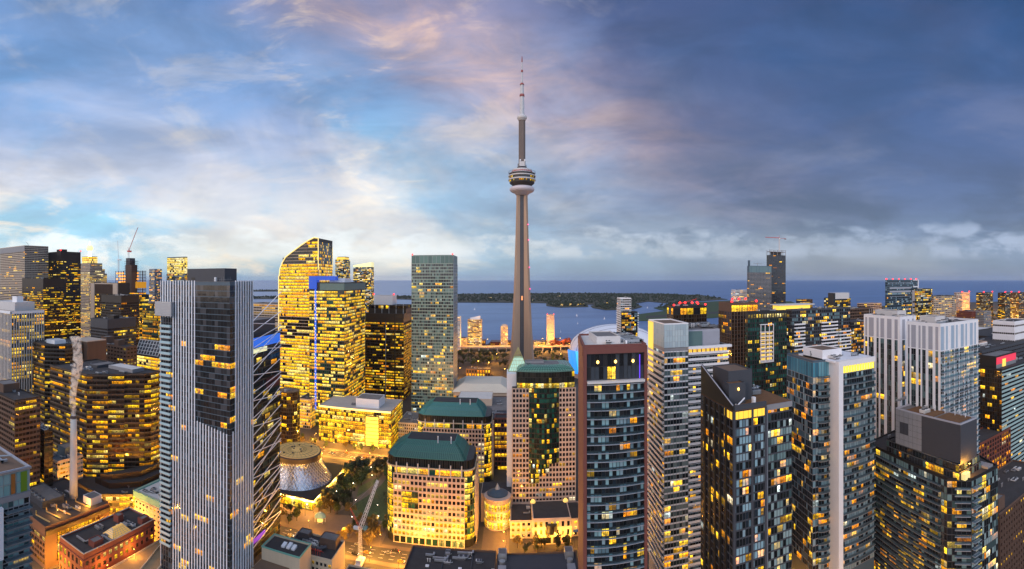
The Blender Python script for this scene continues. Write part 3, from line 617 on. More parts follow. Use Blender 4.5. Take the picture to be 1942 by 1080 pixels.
def luff_crane(name, label, px, R, pyb, pym, tip, m, mm, lights=0):
    x, y = pol(px, R); zb, zm = hz(pyb, R), hz(pym, R); r = empty(name, (x, y, zb), label, 'crane')
    mb = MB(); n = max(3, int((zm - zb) / 4)); w = 1.3
    for sx in (-w, w):
        for sy in (-w, w): mb.tube((x + sx, y + sy, zb), (x + sx, y + sy, zm), .3, .3, 5, mm)
    for k in range(n):
        za = zb + (zm - zb) * k / n; zz = zb + (zm - zb) * (k + 1) / n; mb.tube((x - w, y - w, za), (x + w, y - w, zz), .2, .2, 4, mm); mb.tube((x + w, y - w, za), (x - w, y - w, zz), .2, .2, 4, mm); mb.tube((x - w, y - w, zz), (x + w, y - w, zz), .2, .2, 4, mm)
    mb.build('mast', r, 'p')
    mb = MB(); mb.box(x - 3, x + 3, y - 2, y + 2, zm, zm + 3, m); mb.tube((x, y, zm + 2), (x - 2, y, zm + 11), .35, .3, 5, m); mb.box(x + 4, x + 8, y - 1.5, y + 1.5, zm - 1, zm + 2.5, m); mb.build('cab', r, 'p')
    tx, ty = pol(tip[0], R); tz = hz(tip[1], R); mb = MB(); d = Vector((tx - x, ty - y, tz - zm)); L = d.length
    for o in (-.8, .8): mb.tube((x + o, y, zm + 1.5), (tx + o * .4, ty, tz), .3, .22, 5, m)
    mb.tube((x, y - .7, zm + 2.6), (tx, ty - .3, tz + .4), .22, .2, 5, m)
    for k in range(int(L / 4)):
        p = Vector((x, y, zm + 1.5)) + d * (k * 4 / L); q = p + d * (2 / L); mb.tube((p.x - .8, p.y, p.z), (q.x, q.y - .7, q.z + 1), .14, .14, 4, m); mb.tube((q.x, q.y - .7, q.z + 1), (p.x + .8, p.y, p.z), .14, .14, 4, m)
    mb.build('jib', r, 'p'); return r
luff_crane('luffing_crane', 'red and white luffing crane on top of the unfinished tower', 244, 1060, 490, 478, (262, 431), M['redpaint'], M['whitepaint'])
luff_crane('luffing_crane', 'slim pale crane mast standing upright left of the unfinished tower', 225, 1120, 520, 494, (223, 457), M['whitepaint'], M['whitepaint'])
tower('residential_tower', 'slender pale blue condo tower beyond the unfinished one, white balcony stack on its face', 283, 293, 307, 1400, 511, M['silver'], dict(S_CONDO, sp=1.2, lit=.3, fh=4, bw=4), vb=580)
t = tower('residential_tower', 'twin topped glass tower with bright yellow crown behind the dark penthouse', 316, 350, 356, 1250, 520, M['bluegrey'], dict(S_CONDO, lit=.3, fh=4, bw=3.5, pal=GOLD), vb=535, fin=False, units=0)
xa, xb, ya, yb = bbox(t.poly)
for x0_, x1_ in ((xa + 1, xa + 26), (xa + 28, xb - 1)):
    P = [(x0_, ya + 1), (x1_, ya + 1), (x1_, yb), (x0_, yb)]; t.W.prism(P, t.H, hz(487, 1250), M['bluegrey'])
    for i in range(4): t.facade(Face(P[i], P[(i + 1) % 4]), t.H, hz(489, 1250), dict(S_GOLD, lit=1, fh=5, bw=5, sp=.4, pw=.3, pal=PALE, k=1.1))
t.finish()
tower('office_tower', 'gold lit glass block under the slender pale condo tower', 270, 300, 312, 760, 577, M['bronze'], dict(S_GOLD, lit=.55, dark=GREENG, bw=3), vb=690)
tower('office_tower', 'green tinted glass tower with gold floors, right of the black boxes', 240, 265, 282, 850, 560, M['bronze'], dict(S_GOLD, lit=.6, dark=GREENG), vb=660)
t = tower('office_block', 'black box office block with a blank black top below the beige pylons', 192, 230, 264, 700, 562, M['black'], dict(S_BLACK, lit=.45, pal=ORANGE + GOLD), z1=hz(574, 700), vb=650, units=3, fin=False); t.finish()
t = tower('office_block', 'dark grey box with a blank louvred storey and thin bands of lit windows', 172, 204, 258, 590, 608, M['darkgrey'], dict(S_BLACK, lit=.3, sp=1.6), z1=hz(623, 590), vb=650, units=2, fin=False)
t.house(t.c[0] - 8, t.c[0] + 6, t.c[1] - 5, t.c[1] + 5, 4, M['black']); t.finish()
t = tower('concrete_block', 'brown concrete block with deep square windows behind the faceted brown tower', 172, 240, 259, 520, 660, M['brown'], dict(S_GRID, fh=4, bw=5, sp=2.2, pw=1.6, d=.6, lit=.15, dark=BROWNG), vb=700, fin=False, units=4)
t.house(t.c[0] - 14, t.c[0] - 4, t.c[1] - 6, t.c[1] + 6, 8, M['brown']); t.house(t.c[0] + 8, t.c[0] + 15, t.c[1] - 5, t.c[1] + 5, 6, M['brown']); t.finish()
# skylight roof hall
P = rect(256, 299, 309, 600, 0, None); t = Bld('skylight_hall', 'low hall with sloping white framed skylight roof and gold glow inside', 'building', P, hz(680, 600), M['tan'], vb=700, parapet=0); t.all(dict(S_GOLD, bw=4, k=1.2))
xa, xb, ya, yb = bbox(P); mb = MB(); mb.prism(P, t.H + .2, [t.H + 2, t.H + 2, t.H + 19, t.H + 19], M['darkgrey'])
for k in range(9): x = xa + (xb - xa) * k / 8; mb.hexa([(x - .4, ya, t.H + 2.1), (x + .4, ya, t.H + 2.1), (x + .4, yb, t.H + 19.1), (x - .4, yb, t.H + 19.1), (x - .4, ya, t.H + 2.7), (x + .4, ya, t.H + 2.7), (x + .4, yb, t.H + 19.7), (x - .4, yb, t.H + 19.7)], M['whitepaint'])
for k in range(5): y = ya + (yb - ya) * k / 4.01; zz = t.H + 2 + 17 * k / 4; mb.box(xa, xb, y, y + .9, zz + .2, zz + .8, M['whitepaint'])
t.part('skylight', mb); t.finish()
# ------------------------------------------------------------ pin-striped white tower and brown blocks on the left
t = tower('striped_tower', 'white tower of close vertical ribs, cut by the left edge, pale flat penthouse', -30, 21, 83, 495, 592, M['tan'], dict(fh=3.8, bw=3.1, sp=1.1, pw=1.25, d=.1, dp=.9, mp=solid('stone_rib', (.56, .50, .47), .6, .1), ms=M['bronze'], lit=.6, grad=.5, mode='office', dark=BROWNG, k=1.15), vb=760, fin=False, units=0)
xa, xb, ya, yb = bbox(t.poly); t.W.fbox(t.face(1), 0, t.face(1).w, t.H - 2.2, t.H + .6, 0, 1.0, M['white']); t.W.fbox(t.face(0), 0, t.face(0).w, t.H - 2.2, t.H + .6, 0, 1.0, M['white'])
t.house(xa + 4, xb - 6, ya + 8, yb - 8, 9.0, M['offwhite'], mtop=M['roofwhite']); t.house(xb - 22, xb - 12, ya + 14, ya + 22, 6, M['white'], z=t.H + 9); t.finish()
t = tower('brown_block', 'dark brown stone block at the left edge with few lit office rows', -40, 28, 76, 330, 762, M['bronze'], dict(S_BAND, fh=3.7, bw=2.8, sp=1.7, lit=.28, ms=M['brown']), vb=850, fin=False, units=3)
t.house(*[v for v in (t.c[0] - 10, t.c[0] + 4, t.c[1] - 6, t.c[1] + 8)], 6, M['brown']); t.finish()
def faceted(name, label, poly, H, vb, lit):
    b = Bld(name, label, 'tower', poly, H, M['bronze'], M['roof'], vb=vb, parapet=1.2)
    b.all(dict(fh=3.9, bw=3.0, sp=1.7, pw=.12, d=.55, dp=.1, ms=M['bronze'], lit=lit, grad=.35, mode='office', dark=BROWNG, k=.95, run=3, skew=2.0, pal=GOLD + ORANGE[:2]))
    ledge = solid('pale_ledge', (.30, .20, .14), .6, .1)
    for i in range(len(poly)):
        f = b.face(i)
        if f.facing > -.2:
            nf = round(H / 3.9)
            for k in range(nf + 1): z = k * H / nf; b.W.fbox(f, 0, f.w, z + .35, z + .55, .56, .64, ledge)
    return b
# octagon with a pleated chamfer facing the viewer
P = [(-352, 240), (-300, 240), (-297, 243.5), (-288.5, 252.5), (-290.0, 254.0), (-281, 263.5), (-282.5, 265), (-274, 274), (-271, 277), (-268.5, 282), (-268.5, 294), (-352, 294)]
b = faceted('faceted_tower', 'broad faceted brown glass tower with thin pale ledges, behind the white chimney', P, 99, 945, .72)
b.house(-312, -282, 274, 288, 2.6, M['grey'], mtop=M['roofwhite']); b.house(-330, -318, 266, 288, 2.0, M['darkgrey']); b.units(7); b.finish()
cx_, cy_ = pol(112, 500); P = [(cx_ + 27 * math.cos(math.radians(22.5 + 45 * k)), cy_ + 27 * math.sin(math.radians(22.5 + 45 * k))) for k in range(8)]
b = faceted('faceted_tower', 'taller octagonal brown glass tower left of the rising steam', P, hz(655, 478), 840, .62); b.house(cx_ - 3, cx_ + 12, cy_ - 14, cy_, 3.5, M['white'], mtop=M['roofwhite'])
mb = MB(); mb.box(cx_ + 2, cx_ + 30, cy_ + 14, cy_ + 40, 0, b.H + 2, M['brown']); mb.box(cx_ + 2.5, cx_ + 29.5, cy_ + 14.5, cy_ + 39.5, b.H + 2, b.H + 3, M['tan']); b.part('wing', mb); b.units(3); b.finish()
P = [(-352, 196), (-318, 196), (-268, 250), (-250, 262), (-250, 300), (-266, 318), (-266, 282), (-298, 240), (-352, 240)]
b = Bld('stepped_podium', 'stepped dark podium with gold lit storeys at the foot of the broad brown tower', 'building', [(-300, 226), (-268, 226), (-246, 250), (-246, 296), (-266, 296), (-266, 281), (-270, 275), (-299, 243), (-303, 239)], 17, M['bronze'], vb=980); b.all(dict(S_GOLD, fh=4.2, bw=2.5, sp=1.6, lit=.8))
for k, (o, h) in enumerate(((5, 21.5), (11, 26))): mb = MB(); P = Bld.inset(b.poly, o); mb.prism([( -292 + o, 238), (-270 - o * .3, 238 - 4 + o), (-252 - o, 254 + o), (-252 - o, 290), (-265, 290), (-265, 281.5), (-269, 275)], 17.05, h, M['bronze'], M['roof']); b.part('terrace', mb)
b.units(5); b.finish()
# small striped office with blue penthouse
P = [(-318, 211), (-300, 211), (-300, 236), (-318, 236)]; b = Bld('striped_office', 'small tan office block striped with dark window bands, blue-grey plant room on top', 'building', P, 35, M['tan'], M['bluegrey'], vb=945)
b.all(dict(fh=3.5, bw=2.5, sp=1.9, pw=.1, d=.25, lit=.14, mode='office', ms=M['tan'], dark=BLUEG)); b.house(-315, -305, 222, 234, 7, M['bluegrey'], mtop=M['roofgrey']); b.units(6); b.finish()
# plant building carrying the chimney
P = [(-292, 160), (-240.5, 160), (-240.5, 212), (-292, 212)]; b = Bld('plant_building', 'brown works building with pipes on its roof and a tall golden glazed front', 'building', P, 25, M['brown'], M['roof'], vb=1075)
b.facade(b.face(1), 3, 23, dict(fh=5, bw=3.2, sp=.6, pw=.45, d=.3, lit=.92, k=1.3, mode='office', ms=M['bronze']), 9, 46); b.facade(b.face(0), 2, 20, dict(S_BAND, lit=.3))
b.W.fbox(b.face(1), 0, 52, 20.5, 23.5, 0, .9, M['bronze'])
b.house(-288, -262, 172, 190, 4, M['darkgrey'], louvre=True)
for k in range(6): mb = MB(); x, y = -286 + 4.3 * k, 174.5; mb.tube((x, y, 29.6), (x, y, 30.6), 1.5, 1.5, 12, M['steel']); mb.tube((x, y, 30.6), (x, y, 30.9), 1.2, 1.2, 12, M['darkgrey']); b.part('fan', mb)
for k in range(5): mb = MB(); y = 164 + 8 * k; mb.tube((-257, y, 25.6), (-244, y + 2, 25.8), .45, .45, 8, M['gold']); mb.tube((-257, y, 25.6), (-257, y, 28.2), .45, .45, 8, M['gold']); b.part('pipe', mb)
b.house(-254, -246, 200, 210, 4.5, M['offwhite']); b.units(8); b.finish()
lamps_extra = [(-250, 175, 29), (-246, 195, 28.5)]
x, y = pol(139.5, 330); ch = empty('chimney', (x, y, 25.2), 'tall white concrete chimney with steam leaving its rim', 'chimney')
mb = MB(); mb.lathe(x, y, [(3.0, 25.2), (2.75, 40), (2.45, 65), (2.25, 82)], 20, solid('chimney_concrete', (.62, .58, .54), .85, .10, .25, streak=True)); mb.build('shaft', ch, 'p', True)
mb = MB(); mb.lathe(x, y, [(2.3, 80.2), (2.45, 80.4), (2.45, 82.2), (1.9, 82.3), (1.9, 81.5)], 20, M['darkgrey'], False); mb.build('rim', ch, 'p'); CHIM = (x, y, 82)
# old low buildings left
b = Bld('stone_terrace', 'grey gabled stone building with arched windows behind the dark screen', 'building', [(-345, 196), (-322, 196), (-322, 226), (-345, 226)], 27, M['concrete'], M['roof'], vb=930); b.all(dict(S_GRID, fh=4, bw=3.2, lit=.15, sp=1.6, pw=1.4, d=.4)); b.units(6)
for k in range(3): mb = MB(); y = 199 + 9 * k; mb.prism([(-323, y), (-322, y), (-322, y + 7), (-323, y + 7)], 27, 28, M['concrete']); mb.face([(-321.9, y, 28), (-321.9, y + 7, 28), (-321.9, y + 3.5, 33)], M['concrete']); mb.face([(-321.9, y, 28), (-321.9, y + 3.5, 33), (-325.9, y + 3.5, 33), (-325.9, y, 28)], M['roof']); mb.face([(-321.9, y + 7, 28), (-325.9, y + 7, 28), (-325.9, y + 3.5, 33), (-321.9, y + 3.5, 33)], M['roof']); b.part('gable', mb)
b.finish()
b = Bld('screen_building', 'low grey building with fans and black roof screen by the chimney', 'building', [(-330, 168), (-296, 168), (-296, 192), (-330, 192)], 29, M['offwhite'], M['roof'], vb=960); b.facade(b.face(1), 0, 22, dict(S_GRID, lit=.05, bw=4))
mb = MB(); mb.box(-297.5, -296.6, 170, 182, 29.1, 38, M['black']); b.part('roof_screen', mb)
for k in range(3): mb = MB(); mb.tube((-302 - 5 * k, 187, 29), (-302 - 5 * k, 187, 33), 1.7, 1.7, 12, M['steel']); mb.lathe(-302 - 5 * k, 187, [(1.7, 33), (1.2, 34), (.3, 34.4)], 12, M['steel']); b.part('fan', mb)
b.finish()
tower('concrete_block', 'shadowed brown block with ragged roof plant behind the blue plant room', 60, 84, 100, 345, 820, M['bronze'], dict(S_BAND, lit=.3), vb=850, units=8)
# brick building with skylight
P = [(-226.5, 161), (-204, 161), (-204, 217), (-226.5, 217)]; b = Bld('brick_building', 'red brick block with black roof, pyramid skylight and brick chimney boxes', 'building', P, 25, M['red'], M['roof'], vb=1100, parapet=1.1)
b.facade(b.face(0), 1, 23, dict(fh=5.4, bw=3.6, sp=2.2, pw=1.7, d=.35, lit=.6, mode='condo', pal=GOLD, k=1.1)); b.facade(b.face(1), 14, 23, dict(fh=4.5, bw=4.2, sp=2.0, pw=2.0, d=.35, lit=.4, mode='condo', pal=GOLD))
cop = solid('pale_coping', (.5, .42, .36), .7, .1); cm = MB(); Bld.rim(cm, Bld.inset(P, -.12), 26.1, 26.4, .7, cop); b.part('coping', cm)
for (x0_, x1_, y0_, y1_, h) in ((-222, -217.5, 199, 203.5, 4.2), (-211, -206, 170, 177, 3.2), (-209.5, -205.5, 208, 214, 3.4)): b.house(x0_, x1_, y0_, y1_, h, M['red'], 'chimney_box')
mb = MB(); A = [(-215, 184, 25.4), (-205.5, 184, 25.4), (-205.5, 199, 25.4), (-215, 199, 25.4)]; top = [(-211, 187.5, 29.2), (-209.5, 187.5, 29.2), (-209.5, 195.5, 29.2), (-211, 195.5, 29.2)]; glow = emis('skylight_glow', (1, .5, .12), .35)
for i in range(4):
    j = (i + 1) % 4; mb.face([A[i], A[j], top[j], top[i]], glow)
    for q in range(7): t_ = q / 6; p = [A[i][k] + (A[j][k] - A[i][k]) * t_ for k in range(3)]; r_ = [top[i][k] + (top[j][k] - top[i][k]) * t_ for k in range(3)]; mb.tube(p, r_, .12, .12, 4, M['steel'])
    for q in range(1, 5): t_ = q / 5; mb.tube([A[i][k] + (top[i][k] - A[i][k]) * t_ for k in range(3)], [A[j][k] + (top[j][k] - A[j][k]) * t_ for k in range(3)], .1, .1, 4, M['steel'])
mb.face(top, glow); b.part('skylight', mb); b.units(6); b.finish()
# parking deck
P = [(-201, 150), (-150, 150), (-150, 222), (-201, 222)]; b = Bld('parking_deck', 'open tan parking deck with ramp parapets below the brick building', 'garage', P, 13, M['cream'], solid('deck_concrete', (.30, .22, .13), .85, .25, .25), vb=1100, parapet=1.1)
b.facade(b.face(0), 0, 13, dict(fh=3.2, bw=7, sp=1.3, pw=.6, d=.3, lit=.9, pal=GOLD)); mb = MB()
mb.hexa([(-176, 152, 13.2), (-175.4, 152, 13.2), (-196, 214, 13.2), (-196.6, 214, 13.2), (-176, 152, 14.4), (-175.4, 152, 14.4), (-196, 214, 14.4), (-196.6, 214, 14.4)], M['cream']); mb.hexa([(-168, 152, 13.2), (-167.4, 152, 13.2), (-186, 214, 13.2), (-186.6, 214, 13.2), (-168, 152, 15.4), (-167.4, 152, 15.4), (-186, 214, 14.4), (-186.6, 214, 14.4)], M['cream']); b.part('ramp_wall', mb)
b.finish(); lamps_extra += [(-198, 172, 18), (-198, 195, 18), (-188, 160, 18), (-178, 210, 18)]
# beige hotel with copper roof edge
P = [(-236, 232), (-212, 232), (-212, 262), (-236, 262)]; b = Bld('copper_roof_building', 'cream building with bright green copper cornice left of the striped tower', 'building', P, 29, M['cream'], M['roofwhite'], vb=1000); b.all(dict(S_GRID, fh=3.6, bw=3.4, lit=.3, sp=2, pw=2, d=.3), 0, 24); mb = MB(); Bld.rim(mb, Bld.inset(P, -1.0), 25.5, 29.8, 2.2, M['patina']); b.part('cornice', mb); b.units(7); b.finish()
# near glass condo, lower left corner
b = Bld('corner_condo', 'glass condo in the lower left corner, teal panels and balconies', 'tower', [(-225, 60), (-164.5, 60), (-164.5, 102), (-225, 102)], 100, M['silver'], M['gravel'], vb=1100, parapet=.9)
f = b.face(1); panes = [(.16, .30, .30), (.20, .36, .36), (.10, .22, .22), (.26, .40, .40)]
b.facade(f, 91, 99.7, dict(fh=4.2, bw=3.0, sp=.25, pw=.12, d=.1, lit=.08, mode='condo', dark=panes, ms=M['steel']), 0, 41.5)
b.facade(f, 0, 89, dict(fh=3.1, bw=2.4, sp=.4, pw=.2, d=.12, lit=.14, mode='condo', dark=TEALG + panes, pal=ORANGE, ms=M['grey']), 0, 41.5)
b.W.fbox(f, 0, 42, 88.6, 90.9, 0, .5, M['grey']); mb = MB(); mb.fbox(f, 26.5, 28.2, 68, 88, 1.2, 2.9, M['white']); b.part('fin_wall', mb)
mb = MB(); mb.fbox(f, 33, 35, 91.3, 99.3, .2, .3, solid('orange_panel', (.35, .13, .03), .4, .1)); mb.fbox(f, 37.5, 40.5, 91.3, 99.3, .2, .3, solid('green_panel', (.14, .26, .02), .4, .1)); b.part('coloured_panel', mb)
zs = [88 - 3.1 * k for k in range(1, 10)]; b.balcony(f, 30, 41.8, zs, 2.4, M['rail'], M['grey']); b.balcony(f, 12, 25.5, zs, 2.2, M['rail'], M['grey']); cm = MB(); Bld.rim(cm, Bld.inset(b.poly, -.5), 99.8, 100.6, 1.6, M['steel']); b.part('roof_edge', cm); b.units(4)
mb = MB(); mb.tube((-190, 70, 101), (-172, 98, 103.5), .35, .3, 6, M['steel']); mb.box(-184, -181, 80, 84, 100.2, 102, M['steel']); b.part('window_cleaning_arm', mb); b.finish()
# ================================================================== NEAR RIBBED TOWER (left of centre) AND ITS NEIGHBOURS
XR, YF, H = -134.5, 199.0, 175.7; XL = onY(305, YF); YB = 221.0
P = [(XL, YF), (XR, YF), (XR, YB), (XL, YB)]
b = Bld('ribbed_tower', 'close tall tower with white vertical ribs and a dark glass notch at its upper corner', 'tower', P, H, M['bluegrey'], M['roofgrey'], vb=1100, parapet=0)
f0, f1 = b.face(0), b.face(1); notch0 = onY(372, YF) - XL; cut = lambda py: hz(py, 240); zc0 = cut(812)
fl = 3.05; rg = b.r; greypan = solid('dark_glass_panel', (.03, .03, .033), .25, .4, .5); nz = H
ribs0 = []
n0 = 25; bw0 = f0.w / n0
mbr = MB()
for k in range(n0 + 1):
    a = k * bw0; zt = H if a < notch0 - .1 else zc0 - (a - notch0) * .18
    if a > f0.w - 1.2: continue
    if .5 < a < onY(326, YF) - XL - .3:
        b.W.fbox(f0, a - .3, a + .3, cut(610), H + .6, 0, .6, M['fin']); continue
    b.W.fbox(f0, max(0, a - .27), a + .27, 0, zt + (.6 if zt == H else 0), 0, .36, M['fin'])
n1 = 9; bw1 = f1.w / n1
for k in range(1, n1 + 1):
    a = k * bw1; zt = H if a > 4.4 else cut(830) + a * .9
    b.W.fbox(f1, a - .25, min(f1.w, a + .25), 0, zt + (.6 if zt == H else 0), 0, .55, M['fin'])
glass_n = [(.014, .015, .018), (.020, .021, .024), (.026, .027, .030), (.036, .036, .040), (.018, .018, .020), (.07, .07, .078)]
glass_r = [(.008, .009, .013), (.014, .016, .022), (.02, .024, .032), (.03, .034, .045), (.07, .10, .13)]
nf = int(H / fl)
for i in range(nf):
    z0_, z1_ = i * fl + .35, (i + 1) * fl - .05
    for (f, n, bw, s_lim) in ((f0, n0, bw0, 0), (f1, n1, bw1, 1)):
        on = 0
        for k in range(n):
            a = (k + .5) * bw
            innotch = (s_lim == 0 and a > notch0 and z0_ > zc0 - (a - notch0) * .18) or (s_lim == 1 and a < 4.4 and z0_ > cut(830)) or (s_lim == 0 and a > f0.w - 1.5)
            if on <= 0: on = rg.randint(2, 3); st_ = rg.random()
            on -= 1; em = None; t_ = i / nf
            if innotch:
                p_ = .03 if proj(*f.pt(a, 0, z0_))[1] > 660 else .01
                row = proj(*f.pt(a, 0, z0_))[1]
                lit_row = any(abs(row - q) < 4.5 for q in (684, 696, 744, 756, 803))
                if (lit_row and st_ < .62) or st_ < p_: c = rg.choice(ORANGE); q = rg.uniform(.5, 1.0); em = (c[0] * q, c[1] * q, c[2] * q)
            elif st_ < (.02 if t_ > .65 else .06 if t_ > .35 else .08): c = rg.choice(ORANGE); q = rg.uniform(.5, 1.1); em = (c[0] * q, c[1] * q, c[2] * q)
            w0, w1 = k * bw + (.32 if not innotch else .03), (k + 1) * bw - (.32 if not innotch else .03)
            b.win.append(([f.pt(w0, .04, z0_), f.pt(w1, .04, z0_), f.pt(w1, .04, z1_), f.pt(w0, .04, z1_)], em, rg.choice(glass_n if innotch else glass_r), f.facing))
# balcony column and upper box on the left edge
a1 = onY(326, YF) - XL; b.W.fbox(f0, .3, a1, 0, cut(612), .02, .035, M['darkgrey'])
solidrail = solid('pale_blue_balustrade', (.40, .56, .62), .35, .1)
b.balcony(f0, .4, a1 - .3, [cut(1088) + k * fl for k in range(45) if cut(1088) + k * fl < cut(622)], 1.6, solidrail, M['concrete'], h=1.35)
zz0, zz1 = cut(607), cut(577); mb = MB(); x0_, x1_ = -2.2, onY(330, YF) - XL
mb.fbox(f0, x0_, x1_, zz0, zz1, .56, 2.6, M['steel'])
for k in range(9): mb.fbox(f0, x0_ - .1, x1_ + .1, zz0 + .2 + k * .85, zz0 + .5 + k * .85, 2.6, 2.75, M['silver'])
b.part('plant_balcony', mb)
x0_ = onY(355, 203.5); x1_ = onY(428, 203.5); hh = hz(507, 224) - H
mb = MB(); mb.prism([(x0_, 203.5), ((x0_ + x1_) / 2 + 1, 203.5), ((x0_ + x1_) / 2 + 1, 202.6), (x1_, 202.6), (x1_, 214), (x0_, 214)], H, H + hh, M['darkgrey'], M['roofgrey']); mb.box(x0_ + 3, x0_ + 5.5, 203.38, 203.5, H + 1, H + 2.2, M['black']); b.part('penthouse', mb)
for k in range(9): mb = MB(); x = x1_ - 6 + k * 1.35; mb.tube((x, 200.6, H), (x, 200.6, H + 1.5 + (k % 3) * .5), .05, .05, 5, M['grey']); mb.tube((x, 200.6, H + 1.1), (x + 1.35, 200.6, H + 1.1), .04, .04, 4, M['grey']); b.part('guard_rail', mb)
mb = MB(); mb.box(x1_ - 5.4, x1_ - 4.4, 200.8, 201.6, H + .1, H + 2.3, M['white']); b.part('vent_stack', mb)
b.finish()
# cross-braced tower behind it
P = [(-182, 250), (-155, 250), (-155, 291), (-182, 291)]; b = Bld('braced_tower', 'black glass tower wrapped in white zigzag lattice beside the ribbed tower', 'tower', P, 140, M['black'], M['roofgrey'], vb=1020, parapet=1.2)
f = b.face(1); b.all(dict(S_BLACK, fh=3.8, bw=1.6, lit=.13, sp=.9, pw=.12, grad=-.1, dark=TEALG[:3] + DARK, pal=GOLD + PALE), 0, 131); b.house(-180, -157, 252, 288, 10, M['darkgrey'])
b.W.fbox(f, 0, f.w, 133.5, 139.8, 0, .35, solid('blue_lit_panel', (.02, .10, .5), .4, .1, emit=(.02, .20, 1.0), es=.55)); b.W.fbox(f, 0, f.w * .55, 130, 133, 0, .4, emis('pale_lit_band', (.8, .85, .5), .7)); b.W.fbox(f, 4, 20, 10, 13, 0, .4, emis('violet_lit_band', (.16, .03, 1), .3))
b.W.fbox(f, 22, f.w, 104, 112, 0, .2, solid('maroon_panel', (.09, .012, .02), .5, .1))
lat = MB(); z = 8.0; k = 0
W_ = f.w
def diag(z0_, z1_, m=M['fin']):
    a = Vector(f.pt(0, 1.0, z0_)); c = Vector(f.pt(W_, 1.0, z1_)); lat.tube(a, c, .28, .28, 5, m)
while z < 150:
    p = (6, 12, 15, 10, 13, 9)[k % 6]
    diag(z, z + (p if k % 2 else p * 1.25)); 
    if k % 3 == 1: diag(z + 7, z + 3)
    z += (5.2, 6.4, 4.6)[k % 3]; k += 1
o = lat.build('lattice_brace', b.root, 'p'); b.finish()
# low cream building and roof clutter at the foot
b = Bld('cream_block', 'flat cream block with green roof edge and three white skylights', 'building', [(-130.5, 224), (-107.5, 224), (-107.5, 238.5), (-130.5, 238.5)], 30, M['cream'], M['roof'], vb=1100); mb = MB(); Bld.rim(mb, Bld.inset(b.poly, -.2), 30.6, 31.3, .6, M['patina']); b.part('roof_edge', mb)
for k in range(3): mb = MB(); x = -121.5 + k * 3.0; mb.prism([(x, 229.6), (x + 2, 229.6), (x + 2, 233.4 + (k == 1)), (x, 233.4 + (k == 1))], 30.2, [31.0, 31.0, 31.6, 31.6], M['white']); b.part('skylight', mb)
mb = MB(); mb.box(-131, -113, 214, 223.9, 0, 24, M['cream']); mb.box(-130.7, -113.3, 214.3, 223.7, 24.01, 24.2, M['gravel']); b.part('lower_wing', mb); b.finish()
b = Bld('service_block', 'dark cluttered rooftop between the cream block and the plaza', 'building', [(-127, 243), (-97, 243), (-97, 264), (-127, 264)], 21, M['cream'], M['roof'], vb=1100); b.facade(b.face(0), 0, 20, dict(S_GRID, lit=.4)); b.units(9); b.house(-109, -99, 254, 262, 5, M['brown']); b.house(-124, -117, 256, 262, 4, M['darkgrey'])
mb = MB(); mb.tube((-126, 252, 23.2), (-108, 248, 23.2), .9, .9, 10, M['darkgrey']); mb.tube((-108, 248, 23.2), (-104, 252, 23.2), .9, .9, 10, M['darkgrey']); mb.box(-120, -118, 249, 252, 21, 23, M['steel']); b.part('duct', mb)
for k in range(6): mb = MB(); mb.tube((-112 + k * 1.4, 245, 21), (-112 + k * 1.4, 245, 25), .12, .12, 5, M['redpaint']); mb.tube((-112 + k * 1.4, 245, 24.6), (-110.6 + k * 1.4, 247, 22.6), .1, .1, 5, M['redpaint']); b.part('red_frame', mb)
b.finish()
b = Bld('gold_annex', 'small gold lit annex at the street corner right of the cluttered rooftop', 'building', [(-92, 243), (-72, 243), (-72, 257), (-92, 257)], 12, M['cream'], M['roof'], vb=1100); b.all(dict(S_GOLD, bw=3, sp=1, pw=.6)); b.units(4); b.finish()

# ================================================================== GOLD TOWERS
R0 = 640; x1, y1 = pol(604, R0); x0 = onY(529, y1); dep = onX(630.5, x1) - y1
prof = [(530, 524), (531.5, 510), (536, 498), (542, 488), (556, 477), (572, 465), (586, 456), (596, 451), (604, 452)]
pz = [(onY(a, y1), hz(c, math.hypot(onY(a, y1), y1))) for a, c in prof]; pz[-1] = (x1, pz[-1][1])
Hm = pz[-1][1]
b = Bld('sail_tower', 'golden glass tower with a sweeping curved shoulder and rounded top, tallest of the gold group', 'tower', [(x0, y1), (x1, y1), (x1, y1 + dep), (x0, y1 + dep)], pz[0][1] - 12, M['bronze'], None, vb=830, parapet=0)
b.W.v.clear(); b.W.f.clear(); b.W.m.clear(); b.W.em.clear(); b.W.bc.clear(); bpy.data.objects.remove(b.roof)
sec = [(x0, 0), (x1, 0), (x1, Hm)] + pz[::-1][1:] + [(x0, pz[0][1])]
n = len(sec); b.W.idx([(x, y1, z) for x, z in sec] + [(x, y1 + dep, z) for x, z in sec], [tuple(range(n)), tuple(range(2 * n - 1, n - 1, -1))] + [(i + n, (i + 1) % n + n, (i + 1) % n, i) for i in range(n)], M['bronze'])
def left_at(z):
    if z <= pz[0][1]: return x0
    for (a, za), (c, zb) in zip(pz[:-1], pz[1:]):
        if za <= z <= zb: return a + (c - a) * (z - za) / max(.01, zb - za)
    return x1 - 2
f0 = Face((x0, y1), (x1, y1)); f1 = Face((x1, y1), (x1, y1 + dep)); z = 0; led = solid('pale_band', (.55, .45, .33), .5, .1)
